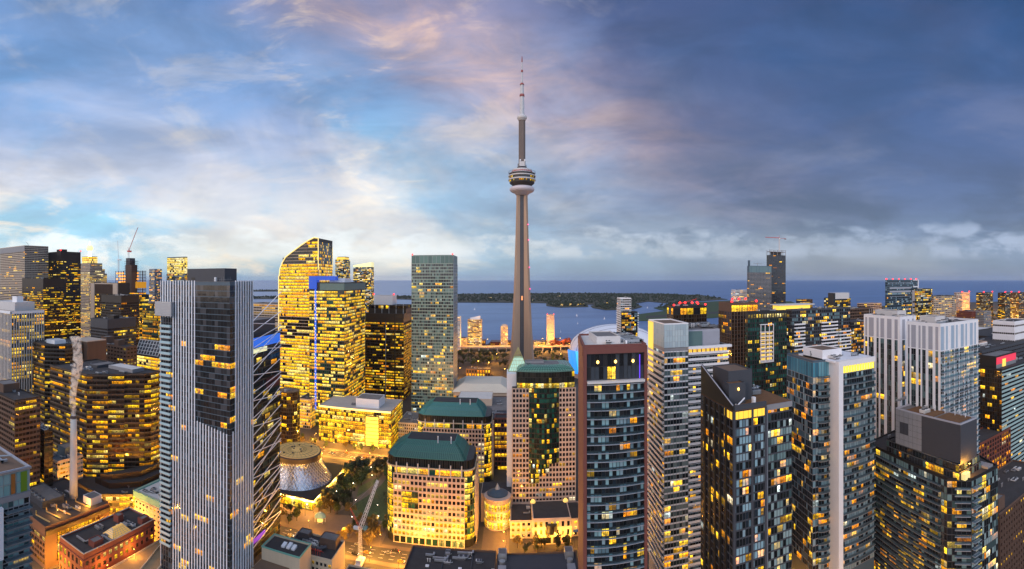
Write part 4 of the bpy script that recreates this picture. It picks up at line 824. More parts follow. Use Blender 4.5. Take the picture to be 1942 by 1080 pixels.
while z < Hm - 5:
    zt = z + 4.3; a = left_at(zt) - x0 + .6; litp = .97 if z < 195 else .25
    if 98 < z < 122: litp = .45
    b.W.fbox(f0, max(0, left_at(z) - x0) + .3, f0.w, z + .1, z + .65, 0, .5, led); b.W.fbox(f1, 0, f1.w - (6 if z > Hm - 14 else 0), z + .1, z + .65, 0, .5, led)
    on = True; q = 0; k_ = a
    while k_ < f0.w - 2.2:
        w = 2.5
        if q <= 0: q = b.r.randint(2, 8); on = b.r.random() < litp; c = b.r.choice(GOLD); br = b.r.uniform(1.0, 1.5)
        q -= 1; v_ = br * b.r.uniform(.7, 1.1); b.win.append(([f0.pt(k_, .05, z + .9), f0.pt(k_ + w, .05, z + .9), f0.pt(k_ + w, .05, zt - .15), f0.pt(k_, .05, zt - .15)], (c[0] * v_, c[1] * v_, c[2] * v_) if on and b.r.random() < .95 else None, b.r.choice(BROWNG + DARK), f0.facing)); k_ += w
    for j in range(int(f1.w / 2.5)):
        on = b.r.random() < litp * .9; c = b.r.choice(GOLD); v_ = b.r.uniform(.6, 1.1)
        if z < Hm - 14 or j * 2.5 < f1.w - 9: b.win.append(([f1.pt(j * 2.5 + .2, .05, z + .9), f1.pt(j * 2.5 + 2.6, .05, z + .9), f1.pt(j * 2.5 + 2.6, .05, zt - .15), f1.pt(j * 2.5 + .2, .05, zt - .15)], (c[0] * v_, c[1] * v_, c[2] * v_) if on else None, b.r.choice(BLUEG), f1.facing))
    z += 4.3
edge = emis('edge_light', (1, .70, .25), .85); em_ = MB()
for (a, za), (c, zb) in zip(pz[:-1], pz[1:]): em_.tube((a, y1 - .8, za), (c, y1 - .8, zb), .8, .8, 6, edge)
em_.tube((x0, y1 - .8, 40), (x0, y1 - .8, pz[0][1]), .7, .7, 6, edge); b.part('edge_light', em_)
em_ = MB(); em_.tube((x1, y1 - .7, 190), (x1, y1 - .7, Hm), .7, .7, 6, edge); b.part('edge_light', em_); em_ = MB(); em_.tube((x1, y1 + dep, 190), (x1, y1 + dep, Hm - 10), .6, .6, 6, edge); b.part('edge_light', em_)
mb = MB(); mb.box(x0 - .5, x0 + 9, y1 + 12, y1 + 30, hz(495, 660), hz(488, 660), M['grey']); b.part('shoulder_box', mb); b.finish()
# blue-framed gold tower
P = rect(587, 653, 692, 560); b = Bld('blue_frame_tower', 'golden glass tower edged by a glowing blue strip, with green glass crown', 'tower', P, hz(537, 560), M['black'], M['roofgrey'], vb=780, parapet=.6)
b.all(dict(S_GOLD, lit=.82, sp=1.3, fh=4.0, bw=2.8, dark=GREENG + DARK, ms=solid('green_spandrel', (.045, .06, .05), .4, .15), k=1.2), 0, hz(552, 560))
for i in (0, 1): b.W.fbox(b.face(i), 0 if i else 14, b.face(i).w, hz(551, 560), hz(538, 560), 0, .8, M['teal'])
blue = emis('blue_light', (.03, .14, 1.0), 1.1); bf = solid('blue_frame', (.02, .08, .45), .4, .1, emit=(.01, .10, .8), es=.35); f = b.face(0); s_ = f.w * (599 - 587) / (653 - 587)
mb = MB(); mb.fbox(f, s_ - .7, s_ + .9, 20, hz(550, 560), .3, 1.3, blue)
for k in range(30): mb.fbox(f, s_ - .8, s_ + 1.0, 24 + k * 4.6, 25.2 + k * 4.6, 1.3, 1.45, M['white'])
b.part('light_strip', mb)
mb = MB(); mb.fbox(f, -.3, s_ + 1.8, hz(549, 560), hz(524, 560), -8, 1.4, bf); mb.fbox(f, s_ + 1.9, s_ + 26, hz(532, 560), hz(524, 560), -8, 1.0, bf); b.part('blue_frame', mb); xa, xb, ya, yb = bbox(P); b.house(xb - 24, xb - 4, ya + 12, ya + 34, 5, M['white']); b.finish()
# gold low block
P = rect(605, 741.5, 763, 495, 0); b = Bld('glass_block', 'low golden glass office block with white rooftop box on the avenue', 'building', P, 38, M['tan'], M['concrete'], vb=855, parapet=.8)
b.all(dict(S_GOLD, fh=4.4, bw=2.6, sp=.7, lit=.92, ms=M['bronze'], k=1.2)); f = b.face(0); mb = MB(); mb.fbox(f, 0, f.w, 37, 38.6, 0, .8, emis('cornice_light', (1, .62, .22), 1.6)); b.part('cornice_light', mb)
mb = MB(); a = f.w * .66; mb.fbox(f, a, a + 15, 1, 33, 0, 1.4, M['bronze'])
for k in range(8): mb.fbox(f, a + .6, a + 14.4, 1.5 + k * 3.9, 4.7 + k * 3.9, 1.4, 1.46, emis('stair_glow', (1, .62, .10), .9))
b.part('stair_bay', mb); xa, xb, ya, yb = bbox(P); b.house(xb - 42, xb - 16, ya + 10, ya + 34, 9, M['white']); b.units(3); b.finish()
# small round dark block and gold wedge at its left
cx_, cy_ = pol(548, 480); b = Bld('round_block', 'small dark drum shaped block between the braced tower and gold tower', 'building', [(cx_ + 11 * math.cos(math.radians(15 + 30 * k)), cy_ + 11 * math.sin(math.radians(15 + 30 * k))) for k in range(12)], hz(741, 480), M['bronze'], M['gravel'], vb=832, parapet=.6); b.all(dict(S_BAND, lit=.22, bw=1.9, sp=.8, fh=3.8, pw=.15)); b.units(3); b.finish()
tower('gold_wedge', 'narrow gold lit block squeezed left of the blue light strip', 565, 588, 592, 560, 760, M['tan'], dict(S_GOLD, sp=1.0), dep=30, vb=825, cat='building')
tower('lowrise_block', 'wide tan terraced station building with lit floors by the water', 472, 527, 540, 900, 578, M['tan'], dict(S_GOLD, fh=5, bw=6, sp=2.6, lit=.7, pal=ORANGE + GOLD, k=.7), vb=600, dep=60, cat='building')
for nm, lab, L, C, R_, d, tp, k in (('residential_tower', 'round cornered condo tower with lit yellow cap, left of the sloped roof condo', 636, 655, 664, 1500, 486, 0), ('residential_tower', 'sloped roof condo tower with bright white slanted top', 670, 704, 709, 1450, 500, 1)):
    t = tower(nm, lab, L, C, R_, d, tp + 7, M['bronze'], dict(S_CONDO, fh=3.6, bw=4, lit=.55, pal=GOLD + PALE, dark=BLUEG), vb=600, fin=False, units=0); xa, xb, ya, yb = bbox(t.poly)
    mb = MB()
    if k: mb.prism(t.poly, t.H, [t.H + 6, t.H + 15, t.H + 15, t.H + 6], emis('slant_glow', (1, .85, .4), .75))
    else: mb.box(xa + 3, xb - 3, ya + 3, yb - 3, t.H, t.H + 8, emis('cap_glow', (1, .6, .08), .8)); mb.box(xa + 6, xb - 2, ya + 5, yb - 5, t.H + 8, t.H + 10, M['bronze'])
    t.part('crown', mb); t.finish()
# brown tower
P = rect(693, 765.5, 781, 690); b = Bld('brown_tower', 'dark brown banded office tower left of the teal glass tower', 'tower', P, hz(597, 690), M['bronze'], M['roof'], vb=800, parapet=1)
b.all(dict(S_BAND, fh=4.0, bw=2.8, sp=1.7, lit=.6, grad=.1, skew=1.8, pal=GOLD + ORANGE), 0, hz(612, 690)); f = b.face(0); b.W.fbox(f, f.w * .53, f.w * .53 + 1, 0, hz(612, 690), .3, .8, M['grey']); b.W.fbox(f, f.w - 14, f.w - 12, 0, b.H, .3, .7, M['black'])
xa, xb, ya, yb = bbox(P); P2 = [(xa, ya + 16), (xb, ya + 16), (xb, yb), (xa, yb)]; mb = MB(); mb.prism(P2, b.H, hz(580, 705), M['bronze'], M['roof']); b.part('upper_storey', mb)
for i in range(2): b.facade(Face(P2[i], P2[i + 1]), b.H + 7, hz(580, 705), dict(S_BAND, fh=9, bw=4, sp=1, lit=.5))
for k in range(5): mb = MB(); x = xa + 10 + k * 11; mb.tube((x, ya + 16, b.H), (x, ya + 16, hz(578, 700)), .3, .3, 5, M['white']); b.part('mast', mb)
b.house(xa + 4, xa + 34, ya + 30, ya + 55, 14, M['white'], z=hz(580, 705)); b.beacon(xa + 4, ya + 30, hz(560, 720), 5, 1.2); b.beacon(xa + 36, ya + 30, hz(560, 720), 5, 1.2); b.finish()
# teal tower
P = rect(780.5, 859.5, 867.5, 600); b = Bld('teal_tower', 'tall teal green glass tower with scattered gold rooms, left of the observation tower', 'tower', P, hz(485, 600), M['teal'], M['roof'], vb=770, parapet=.8)
st = dict(fh=4.05, bw=2.1, sp=1.35, pw=.22, d=.2, lit=.16, grad=.7, mode='condo', pal=GOLD, dark=[(.02, .03, .03), (.10, .19, .17), (.015, .02, .02), (.16, .27, .24), (.05, .10, .09)], ms=solid('sage_spandrel', (.22, .30, .25), .5, .12), mp=M['steel'], k=1.2)
f = b.face(0); b.facade(f, 0, hz(500, 600), st); b.facade(b.face(1), 0, hz(500, 600), dict(st, sp=1.0, lit=.05, ms=M['steel'])); b.facade(f, hz(500, 600), b.H, dict(st, fh=9, bw=5.2, lit=0, sp=.8, dark=[(.10, .20, .18), (.07, .14, .13)]))
b.beacon(P[0][0] + 1, P[0][1] + 1, b.H + 1, 4, 1); b.beacon(P[1][0] - 1, P[1][1] + 1, b.H + 1, 4, 1); b.finish()
tower('flat_block', 'low flat grey roofed block at the foot of the teal tower', 755, 802, 815, 520, 806, M['concrete'], dict(S_GRID, lit=.4), roof=M['roofgrey'], vb=840, cat='building', units=4)
# convention roofs
b = Bld('fabric_roof_hall', 'broad hall with pale fabric roof at the foot of the observation tower', 'building', [(-72, 585), (-2, 585), (-2, 655), (-72, 655)], 37, M['tan'], M['roofwhite'], vb=740, parapet=0)
mb = MB(); mb.hexa([(-74, 583, 37.2), (0, 583, 37.2), (0, 657, 37.2), (-74, 657, 37.2), (-62, 598, 45), (-14, 598, 45), (-14, 645, 45), (-62, 645, 45)], solid('fabric', (.62, .57, .48), .8, .08, .1)); b.part('fabric_roof', mb)
b.facade(b.face(0), 4, 34, dict(S_BAND, lit=.35, sp=3, fh=6)); b.finish()
b = Bld('convention_hall', 'long brown hall with layered flat roofs below the fabric roof', 'building', [(-64, 480), (-3, 480), (-3, 560), (-64, 560)], 38, M['brown'], M['roofgrey'], vb=800, parapet=1); b.facade(b.face(0), 26, 36, dict(S_BAND, lit=.12, sp=3, fh=5)); b.house(-60, -22, 520, 555, 7, M['tan'], mtop=M['roofwhite']); b.units(10); b.finish()
b = Bld('dark_box', 'black box hall with a sloped front behind the stone tower', 'building', [(-42, 452), (-4, 452), (-4, 478), (-42, 478)], 44, M['black'], M['darkgrey'], vb=800, parapet=.6)
mb = MB(); mb.hexa([(-42, 450.5, 36), (-4, 450.5, 36), (-4, 451.9, 36), (-42, 451.9, 36), (-42, 449.2, 44.4), (-4, 449.2, 44.4), (-4, 451.9, 44.4), (-42, 451.9, 44.4)], M['bronze']); b.part('fascia', mb); b.units(7); b.finish()
# ================================================================== ROUND CONCERT HALL
hx, hy = -178.0, 366.0
h = empty('concert_hall', (hx, hy, 0), 'round concert hall of curved mirror glass with a tan disc roof', 'hall')
P = [(-205, 331), (-148, 331), (-148, 402), (-205, 402)]
mb = MB(); mb.prism(P, 0, 6.8, M['bronze']); 
mb.build('base', h, 'p'); mb = MB(); mb.prism(Bld.inset(P, -1.6), 6.85, 8.4, M['white'], M['black']); mb.build('canopy', h, 'p')
b_ = MB(); f = Face(P[0], P[1]); f2 = Face(P[1], P[2])
for ff in (f, f2):
    for k in range(int(ff.w / 3)): o = MB(); o.face([ff.pt(k * 3 + .2, .05, .6), ff.pt(k * 3 + 2.8, .05, .6), ff.pt(k * 3 + 2.8, .05, 6.2), ff.pt(k * 3 + .2, .05, 6.2)], GLASS, tuple(c * 1.3 for c in rnd.choice(GOLD)), (.02, .02, .02)); o.build('window', h, 'p')
def prof_r(t): return 20.5 + 9.0 * (1 - t) ** 1.6
mg = bpy.data.materials.new('mirror_glass'); mg.use_nodes = True; T = NT(mg.node_tree); p = T.n['Principled BSDF']; pos = T.add('ShaderNodeTexCoord').outputs['Object']
ce = T.add('ShaderNodeTexVoronoi'); ce.inputs['Scale'].default_value = .55; T.l.new(pos, ce.inputs['Vector'])
T.put(p.inputs['Base Color'], T.mix(ce.outputs[0], (.55, .60, .68), (.30, .30, .34))); p.inputs['Metallic'].default_value = .85; p.inputs['Roughness'].default_value = .22
bn = T.add('ShaderNodeBump'); bn.inputs['Strength'].default_value = .5; bn.inputs['Distance'].default_value = .5; T.put(bn.inputs['Height'], ce.outputs[0]); T.put(p.inputs['Normal'], bn.outputs[0])
mb = MB(); mb.lathe(hx, hy, [(prof_r(k / 12), 8.4 + 17.4 * k / 12) for k in range(13)], 48, mg, False); mb.build('glass_skirt', h, 'p', True)
mb = MB()
for k in range(52):
    for sgn in (1, -1):
        pts = []
        for q in range(9): t_ = q / 8; a = 2 * math.pi * (k / 52) + sgn * t_ * .55; r_ = prof_r(t_) + .12; pts.append((hx + r_ * math.cos(a), hy + r_ * math.sin(a), 8.4 + 17.4 * t_))
        if pts[0][1] < hy + 14:
            for q in range(8): mb.tube(pts[q], pts[q + 1], .10, .10, 4, M['steel'], False)
mb.build('diamond_lattice', h, 'p')
mb = MB(); mb.lathe(hx, hy, [(20.6, 25.8), (21.4, 26.2), (21.0, 29.8), (19.6, 30.4)], 48, M['bronze'], False); mb.build('roof_band', h, 'p')
discm = solid('sand_roof', (.85, .52, .17), .85, .12, .3); mb = MB(); mb.lathe(hx, hy, [(19.7, 29.9), (19.7, 30.5), (4, 31.3), (.1, 31.4)], 48, discm); mb.build('disc_roof', h, 'p')
mb = MB()
for k in range(28): a = 2 * math.pi * k / 28; mb.tube((hx + 5 * math.cos(a), hy + 5 * math.sin(a), 31.34), (hx + 18 * math.cos(a), hy + 18 * math.sin(a), 30.68), .09, .09, 4, M['bronze'])
for rr, zz in ((8, 31.15), (13, 30.92), (17.5, 30.7)):
    for k in range(36): a = 2 * math.pi * k / 36; c = 2 * math.pi * (k + 1) / 36; mb.tube((hx + rr * math.cos(a), hy + rr * math.sin(a), zz), (hx + rr * math.cos(c), hy + rr * math.sin(c), zz), .09, .09, 4, M['bronze'])
mb.build('roof_ribs', h, 'p')
for k in range(10): mb = MB(); a = k * 2.4; r_ = 3 + (k % 4) * 3.6; x, y = hx + r_ * math.cos(a), hy + r_ * math.sin(a); mb.box(x - .7, x + .7, y - .35, y + .35, 30.6, 31.9, M['bronze']); mb.tube((x, y, 31.9), (x, y, 32.3), .3, .3, 6, M['steel']); mb.build('roof_hatch', h, 'p')

# ================================================================== STONE HALL BUILDINGS WITH GREEN ROOFS
def rounded(x0, x1, y0, y1, r, n=5):
    P = []
    for cx_, cy_, a0 in ((x0 + r, y0 + r, 180), (x1 - r, y0 + r, 270), (x1 - r, y1 - r, 0), (x0 + r, y1 - r, 90)):
        for k in range(n + 1): a = math.radians(a0 + 90 * k / n); P.append((cx_ + r * math.cos(a), cy_ + r * math.sin(a)))
    return P
def civic(label, x0, x1, y0, y1, H, roofm, vb, lit):
    P = rounded(x0, x1, y0, y1, 6.5); b = Bld('civic_building', label, 'building', P, H, M['black'], M['roof'], vb=vb, parapet=0)
    cg = dict(fh=3.75, bw=2.1, sp=.7, pw=.1, d=.15, lit=.75, mode='office', dark=GREENG, ms=solid('green_mullion', (.05, .07, .05), .4, .1), k=1.15)
    n = len(P)
    for i in range(n):
        f = b.face(i)
        if f.w < 4: b.facade(f, 5, H - 4.5, cg)
    # pink stone slabs standing proud of the curved glass corners
    for (pa, pb_) in (((x0 + 6, y0 - .9), (x1 - 6, y0 - .9)), ((x1 + .9, y0 + 6), (x1 + .9, y1 - 6))):
        f = Face(pa, pb_); P2 = [pa, pb_, (pb_[0] - f.n[0] * 2, pb_[1] - f.n[1] * 2), (pa[0] - f.n[0] * 2, pa[1] - f.n[1] * 2)]; b.W.prism(P2, 5, H - 4.6, M['pink'])
        st = dict(S_GRID, fh=3.75, bw=2.75, sp=1.4, pw=.85, d=.3, lit=lit + .08, grad=.7, ms=M['pink'], pal=GOLD + PALE, k=1.2)
        if f.facing > .5:
            nb = round(f.w / 2.75); c0, c1 = int(nb * .16), int(nb * .36); nf = round((H - 9.6) / 3.75); r0, r1 = nf - 6, nf - 3
            b.facade(f, 5, H - 4.6, dict(st, skipw=lambda i, j, a_, c_: r0 <= i < r1 and c0 <= j < c1))
            z0_ = 5 + r0 * (H - 9.6) / nf; z1_ = 5 + r1 * (H - 9.6) / nf; b.facade(f, z0_, z1_, dict(cg, wd=.45, d=.5, lit=.8), c0 * f.w / nb, c1 * f.w / nb)
        else: b.facade(f, 5, H - 4.6, st)
        b.facade(f, 0, 5, dict(S_GOLD, fh=5, bw=4.5, pw=.9, sp=.8, lit=.55, d=.2, ms=M['cream'], dark=GREENG))
    for i in range(n):
        f = b.face(i); b.facade(f, H - 4.4, H - .5, dict(cg, fh=3.9, lit=.9, sp=.4))
    Bld.rim(b.W, Bld.inset(P, -.5), H - .6, H + .3, .6, M['cream'])
    for k in range(7): mb = MB(); x = x0 + 8 + (x1 - x0 - 16) * k / 6; mb.box(x - .35, x + .35, y0 - 1.5, y0 - .6, H - 5, H + 3, M['offwhite']); b.part('buttress', mb)
    Q = Bld.inset(P, .8); b.W.prism(Q, H, H + 6, M['black'])
    for i in range(n):
        f = Face(Q[i], Q[(i + 1) % n]); b.facade(f, H + .3, H + 5.8, dict(S_BLACK, fh=5.5, bw=1.6, sp=.3, lit=0, dark=[(.015, .02, .02), (.03, .035, .035)]))
    mb = MB(); zr0, zr1 = H + 6, H + 16; A = [(x0 + .6, y0 + .6), (x1 - 5, y0 + .6), (x1 - 5, y1 - .6), (x0 + .6, y1 - .6)]; B = [(x0 + 13, y0 + 8), (x1 - 12, y0 + 8), (x1 - 12, y1 - 8), (x0 + 13, y1 - 8)]
    A = [(x0 + 6, y0 + .6), (x1 - 7, y0 + .6), (x1 - 5.5, y0 + 3), (x1 - 5.5, y1 - 3), (x1 - 7, y1 - .6), (x0 + 6, y1 - .6), (x0 + .6, y1 - 6), (x0 + .6, y0 + 6)]
    B = [(x0 + 14, y0 + 8), (x1 - 14, y0 + 8), (x1 - 13.5, y0 + 8.4), (x1 - 13.5, y1 - 8.4), (x1 - 14, y1 - 8), (x0 + 14, y1 - 8), (x0 + 13, y1 - 9), (x0 + 13, y0 + 9)]
    m8 = len(A); mid = lambda p, q, t_: (p[0] + (q[0] - p[0]) * t_, p[1] + (q[1] - p[1]) * t_); K = 3
    rings = [[(*mid(A[i], B[i], (q / K) ** 1.25), zr0 + (zr1 - zr0) * (q / K) ** .85) for i in range(m8)] for q in range(K + 1)]
    for q in range(K):
        for i in range(m8): j = (i + 1) % m8; mb.face([rings[q][i], rings[q][j], rings[q + 1][j], rings[q + 1][i]], roofm)
    mb.face(rings[K], M['roof']); b.part('mansard_roof', mb)
    ribm = solid('verdigris_rib', (.06, .21, .18), .5, .15)
    mb = MB()
    for i in range(m8):
        j = (i + 1) % m8; mb.tube(rings[0][i], rings[K][i], .26, .26, 4, ribm); L = math.dist(A[i], A[j]); nn = max(1, int(L / 1.5))
        for k in range(nn + 1):
            for q in range(K):
                p0 = [rings[q][i][c] + (rings[q][j][c] - rings[q][i][c]) * k / nn for c in range(3)]; p1 = [rings[q + 1][i][c] + (rings[q + 1][j][c] - rings[q + 1][i][c]) * k / nn for c in range(3)]; mb.tube(p0, p1, .17, .17, 4, ribm, False)
        for q in range(K + 1): mb.tube(rings[q][i], rings[q][j], .24 if q in (0, K) else .14, .24 if q in (0, K) else .14, 4, ribm, False)
    b.part('roof_ribs', mb)
    for k in range(2): mb = MB(); x = (x0 + x1) / 2 + 5 + 9 * k; mb.tube((x, y0 + 7, H + 14), (x, y0 + 7, H + 19.5), .4, .4, 6, M['white']); b.part('vent_pipe', mb)
    return b
civic('pink stone civic block with dark green ribbed mansard roof, nearer of the two', -85, -25, 311, 343, 51, M['copper'], 1045, .5).finish()
civic('pink stone civic block with bright teal mansard roof, standing behind the nearer one', -84, -18, 412, 446, 51, M['tealroof'], 900, .55).finish()
# red lit link block between
tower('link_block', 'red framed glass link glowing gold between the stone blocks', 938, 962, 966, 440, 795, M['redframe'], dict(S_GOLD, fh=4, bw=3, sp=1.2, pw=.6, ms=M['redframe'], lit=.7, pal=ORANGE + GOLD), dep=14, vb=915, cat='building', units=0)
# stone office tower with curved green glass
x0, x1, yf, H = .3, 47.0, 350.0, 96.5
b = Bld('stone_tower', 'pink stone office tower with curved green glass front and domed glass roof', 'tower', [(x0, yf), (x1, yf), (x1, yf + 36), (x0, yf + 36)], H, M['pink'], M['roof'], vb=960, parapet=0)
f = b.face(0); nb = 19; st = dict(S_GRID, fh=3.75, bw=f.w / nb, sp=1.3, pw=.75, d=.35, lit=.14, grad=.8, ms=M['pink'], dark=BLUEG[:2] + DARK, k=1.1, pal=GOLD + ORANGE); nf = round((H - 12) / 3.75)
gl0, gl1 = 5, 14
def sk(i, j, a_, c_):
    if i > 7 and gl0 <= j < gl1: return True
    if i > 5 and gl0 <= j < 11: return True
    return i > 3 and gl0 <= j < 8
b.facade(f, 12, H, dict(st, skipw=sk)); b.facade(b.face(3), 12, H, dict(st, lit=.05)); b.facade(b.face(1), 12, H, st)
# curved bay
ca, cb_ = x0 + gl0 * f.w / nb, x0 + gl1 * f.w / nb; cw = (cb_ - ca)
def bay(z0_, z1_, xa, xb, bulge, lit, st_):
    n = max(3, min(12, int((xb - xa) / 1.25))); pts = []
    for k in range(n + 1): t_ = k / n; pts.append((xa + (xb - xa) * t_, yf - .42 - bulge * math.sin(math.pi * t_)))
    b.W.prism(pts + [(xb, yf + .3), (xa, yf + .3)], z0_, z1_, M['black'])
    for k in range(n): b.facade(Face(pts[k], pts[k + 1]), z0_, z1_, dict(st_, lit=lit))
cgs = dict(fh=3.75, bw=2.0, sp=.85, pw=.08, d=.1, mode='condo', dark=GREENG, ms=M['black'], pal=GOLD, k=1.1, grad=.2)
h_ = (H - 12) / nf
bay(12 + 8 * h_, H + .5, ca, cb_, 3.2, .2, cgs); bay(12 + 6 * h_, 12 + 8 * h_ - .05, ca, x0 + 11 * f.w / nb, 2.0, .5, cgs); bay(12 + 4 * h_, 12 + 6 * h_ - .05, ca, x0 + 8 * f.w / nb, 1.0, .7, cgs)
# crown
n = 22; pts = [(x0 + 3.5 + (x1 - x0 - 4) * k / n, yf - .6 - 3.4 * math.sin(math.pi * k / n) + 2.0) for k in range(n + 1)]; back = [(x1 - .5, yf + 34), (x0 + 3.5, yf + 34)]
b.W.prism(pts + back, H, H + 12, M['black'])
for k in range(n): ff = Face(pts[k], pts[k + 1]); b.facade(ff, H, H + 4, dict(cgs, lit=.92, fh=4, sp=.4)); b.facade(ff, H + 4, H + 12, dict(cgs, lit=.05, fh=4, sp=.35, dark=[(.02, .022, .02), (.035, .035, .03)]))
mb = MB(); Bld.rim(mb, pts + back, H + 12, H + 12.6, .5, M['teal'])
ring = pts + back; cxx, cyy = (x0 + x1) / 2 + 2, yf + 18; K = 5; nn = len(ring)
RG = [[(p[0] + (cxx - p[0]) * .62 * (1 - math.cos(q / K * 1.35)), p[1] + (cyy - p[1]) * .62 * (1 - math.cos(q / K * 1.35)), H + 12.2 + 3.6 * math.sin(q / K * 1.5708)) for p in ring] for q in range(K + 1)]
dg = solid('dome_glass', (.05, .13, .10), .25, .3, .4)
for q in range(K):
    for i in range(nn):
        j = (i + 1) % nn; mb.face([RG[q][i], RG[q][j], RG[q + 1][j], RG[q + 1][i]], dg)
mb.face(RG[K], M['roofgrey']); b.part('dome_roof', mb); mb = MB()
for q in range(K + 1):
    for i in range(nn):
        j = (i + 1) % nn; mb.tube(RG[q][i], RG[q][j], .12, .12, 4, M['patina'], False)
        if q < K: mb.tube(RG[q][i], RG[q + 1][i], .12, .12, 4, M['patina'], False)
b.part('dome_ribs', mb)
b.house(cxx - 15, cxx - 1, cyy - 3, cyy + 3, 1.2, M['grey'], z=H + 15.8)
mb = MB(); mb.box(x0 - 4.2, x0 + 3.0, yf + 6, yf + 24, 0, H + 9.5, M['white']); b.part('side_pier', mb)
# pyramid
px_, py_, zb = x0 + 4.5, yf + 22, H + 9.6; mb = MB(); w = 7.6; A = [(px_ - w, py_ - w, zb), (px_ + w, py_ - w, zb), (px_ + w, py_ + w, zb), (px_ - w, py_ + w, zb)]; ap = (px_, py_, zb + 18); pg = emis('pyramid_glow', (.5, .8, .62), .30); pr = solid('pyramid_frame', (.45, .38, .14), .4, .1)
mb.box(px_ - w, px_ + w, py_ - w, py_ + w, zb - 6, zb, M['patina'])
for i in range(4):
    j = (i + 1) % 4; mid3 = lambda p, q, t_: tuple(p[c] + (q[c] - p[c]) * t_ for c in range(3)); mb.face([mid3(A[i], ap, .02), mid3(A[j], ap, .02), mid3(ap, A[j], .45), mid3(ap, A[i], .45)], pg)
    for q in range(9): mb.tube(mid3(A[i], A[j], q / 8), ap, .16, .10, 4, pr)
    for q in range(7): mb.tube(mid3(A[i], ap, q / 7), mid3(A[j], ap, q / 7), .13, .13, 4, pr)
b.part('glass_pyramid', mb)
b.finish()
# podium of the stone tower
b = Bld('stone_podium', 'pink stone podium with black roofs and gold lit arcade below the curved glass tower', 'building', [(-1, 324), (49, 324), (49, 349), (-1, 349)], 11.5, M['pink'], M['roof'], vb=1045, parapet=.6)
b.all(dict(S_GRID, fh=4.5, bw=3.6, sp=1.8, pw=1.7, lit=.5, ms=M['cream'])); P = [(14, 316), (39.5, 316), (39.5, 342), (14, 342)]; b.W.prism(P, 0, 16.5, M['cream']); Bld.rim(b.W, P, 16.5, 17.2, .5, M['pink'])
for i in range(4): b.facade(Face(P[i], P[(i + 1) % 4]), 5, 16, dict(S_GRID, fh=5, bw=3.6, sp=2, pw=1.9, lit=.55, ms=M['cream']))
b.facade(Face(P[0], P[1]), 0, 5, dict(S_GOLD, fh=5, bw=6, pw=1.4, sp=1, ms=M['cream'], k=1.5)); mb = MB(); mb.prism(Bld.inset(P, .6), 16.52, 16.7, M['roof']); b.part('upper_roof', mb)
mb = MB(); mb.lathe(26.5, 315.7, [(3.6, 8), (3.6, 13.6)], 16, M['black']); b.part('glass_bay', mb)
for x, y in ((15, 340), (38.5, 340)): mb = MB(); mb.lathe(x, y, [(1.8, 16.6), (1.9, 17.6), (1.1, 18.8), (.1, 19.3)], 12, emis('dome_glow', (1, .6, .15), .9)); b.part('roof_lantern', mb)
mb = MB(); mb.box(42, 49, 322.9, 323.9, 3.2, 4.6, solid('blue_awning', (.03, .10, .45), .6, .1)); b.part('awning', mb); b.units(4); b.finish()
# rotunda
cx_, cy_ = -10.5, 342; r = empty('rotunda', (cx_, cy_, 0), 'small round stone entrance rotunda with blue cone roof and glass tip', 'building'); mb = MB(); mb.lathe(cx_, cy_, [(9.2, 0), (9.2, 20), (9.8, 20.2), (9.8, 21.4), (9.2, 21.5)], 32, M['pink'])
mb.box(cx_ - 12, cx_ + 10.5, cy_ + 3, cy_ + 22, 0, 21, M['pink']); mb.box(cx_ - 11.6, cx_ + 10.1, cy_ + 3.4, cy_ + 21.6, 21.02, 21.2, M['roof']); mb.build('wall', r, 'p')
mb = MB(); mb.lathe(cx_, cy_ + 2, [(7.6, 21.55), (7.6, 22.3), (5, 23.7), (2, 25)], 32, M['bluegrey']); mb.build('cone_roof', r, 'p'); mb = MB(); mb.lathe(cx_, cy_ + 2, [(2, 25.05), (.1, 29)], 12, M['steel']); mb.build('glass_tip', r, 'p')
for lv in range(3):
    for k in range(14):
        a0, a1 = math.pi + k * math.pi / 14 + .03, math.pi + (k + 1) * math.pi / 14 - .03; z0_, z1_ = 1 + lv * 6.2, 5.6 + lv * 6.2; c = rnd.choice(GOLD); v_ = rnd.uniform(.7, 1.4); o = MB()
        o.face([(cx_ + 9.26 * math.cos(a0), cy_ + 9.26 * math.sin(a0), z0_), (cx_ + 9.26 * math.cos(a1), cy_ + 9.26 * math.sin(a1), z0_), (cx_ + 9.26 * math.cos(a1), cy_ + 9.26 * math.sin(a1), z1_), (cx_ + 9.26 * math.cos(a0), cy_ + 9.26 * math.sin(a0), z1_)], GLASS, (c[0] * v_, c[1] * v_, c[2] * v_), (.02, .02, .02)); o.build('window', r, 'p')
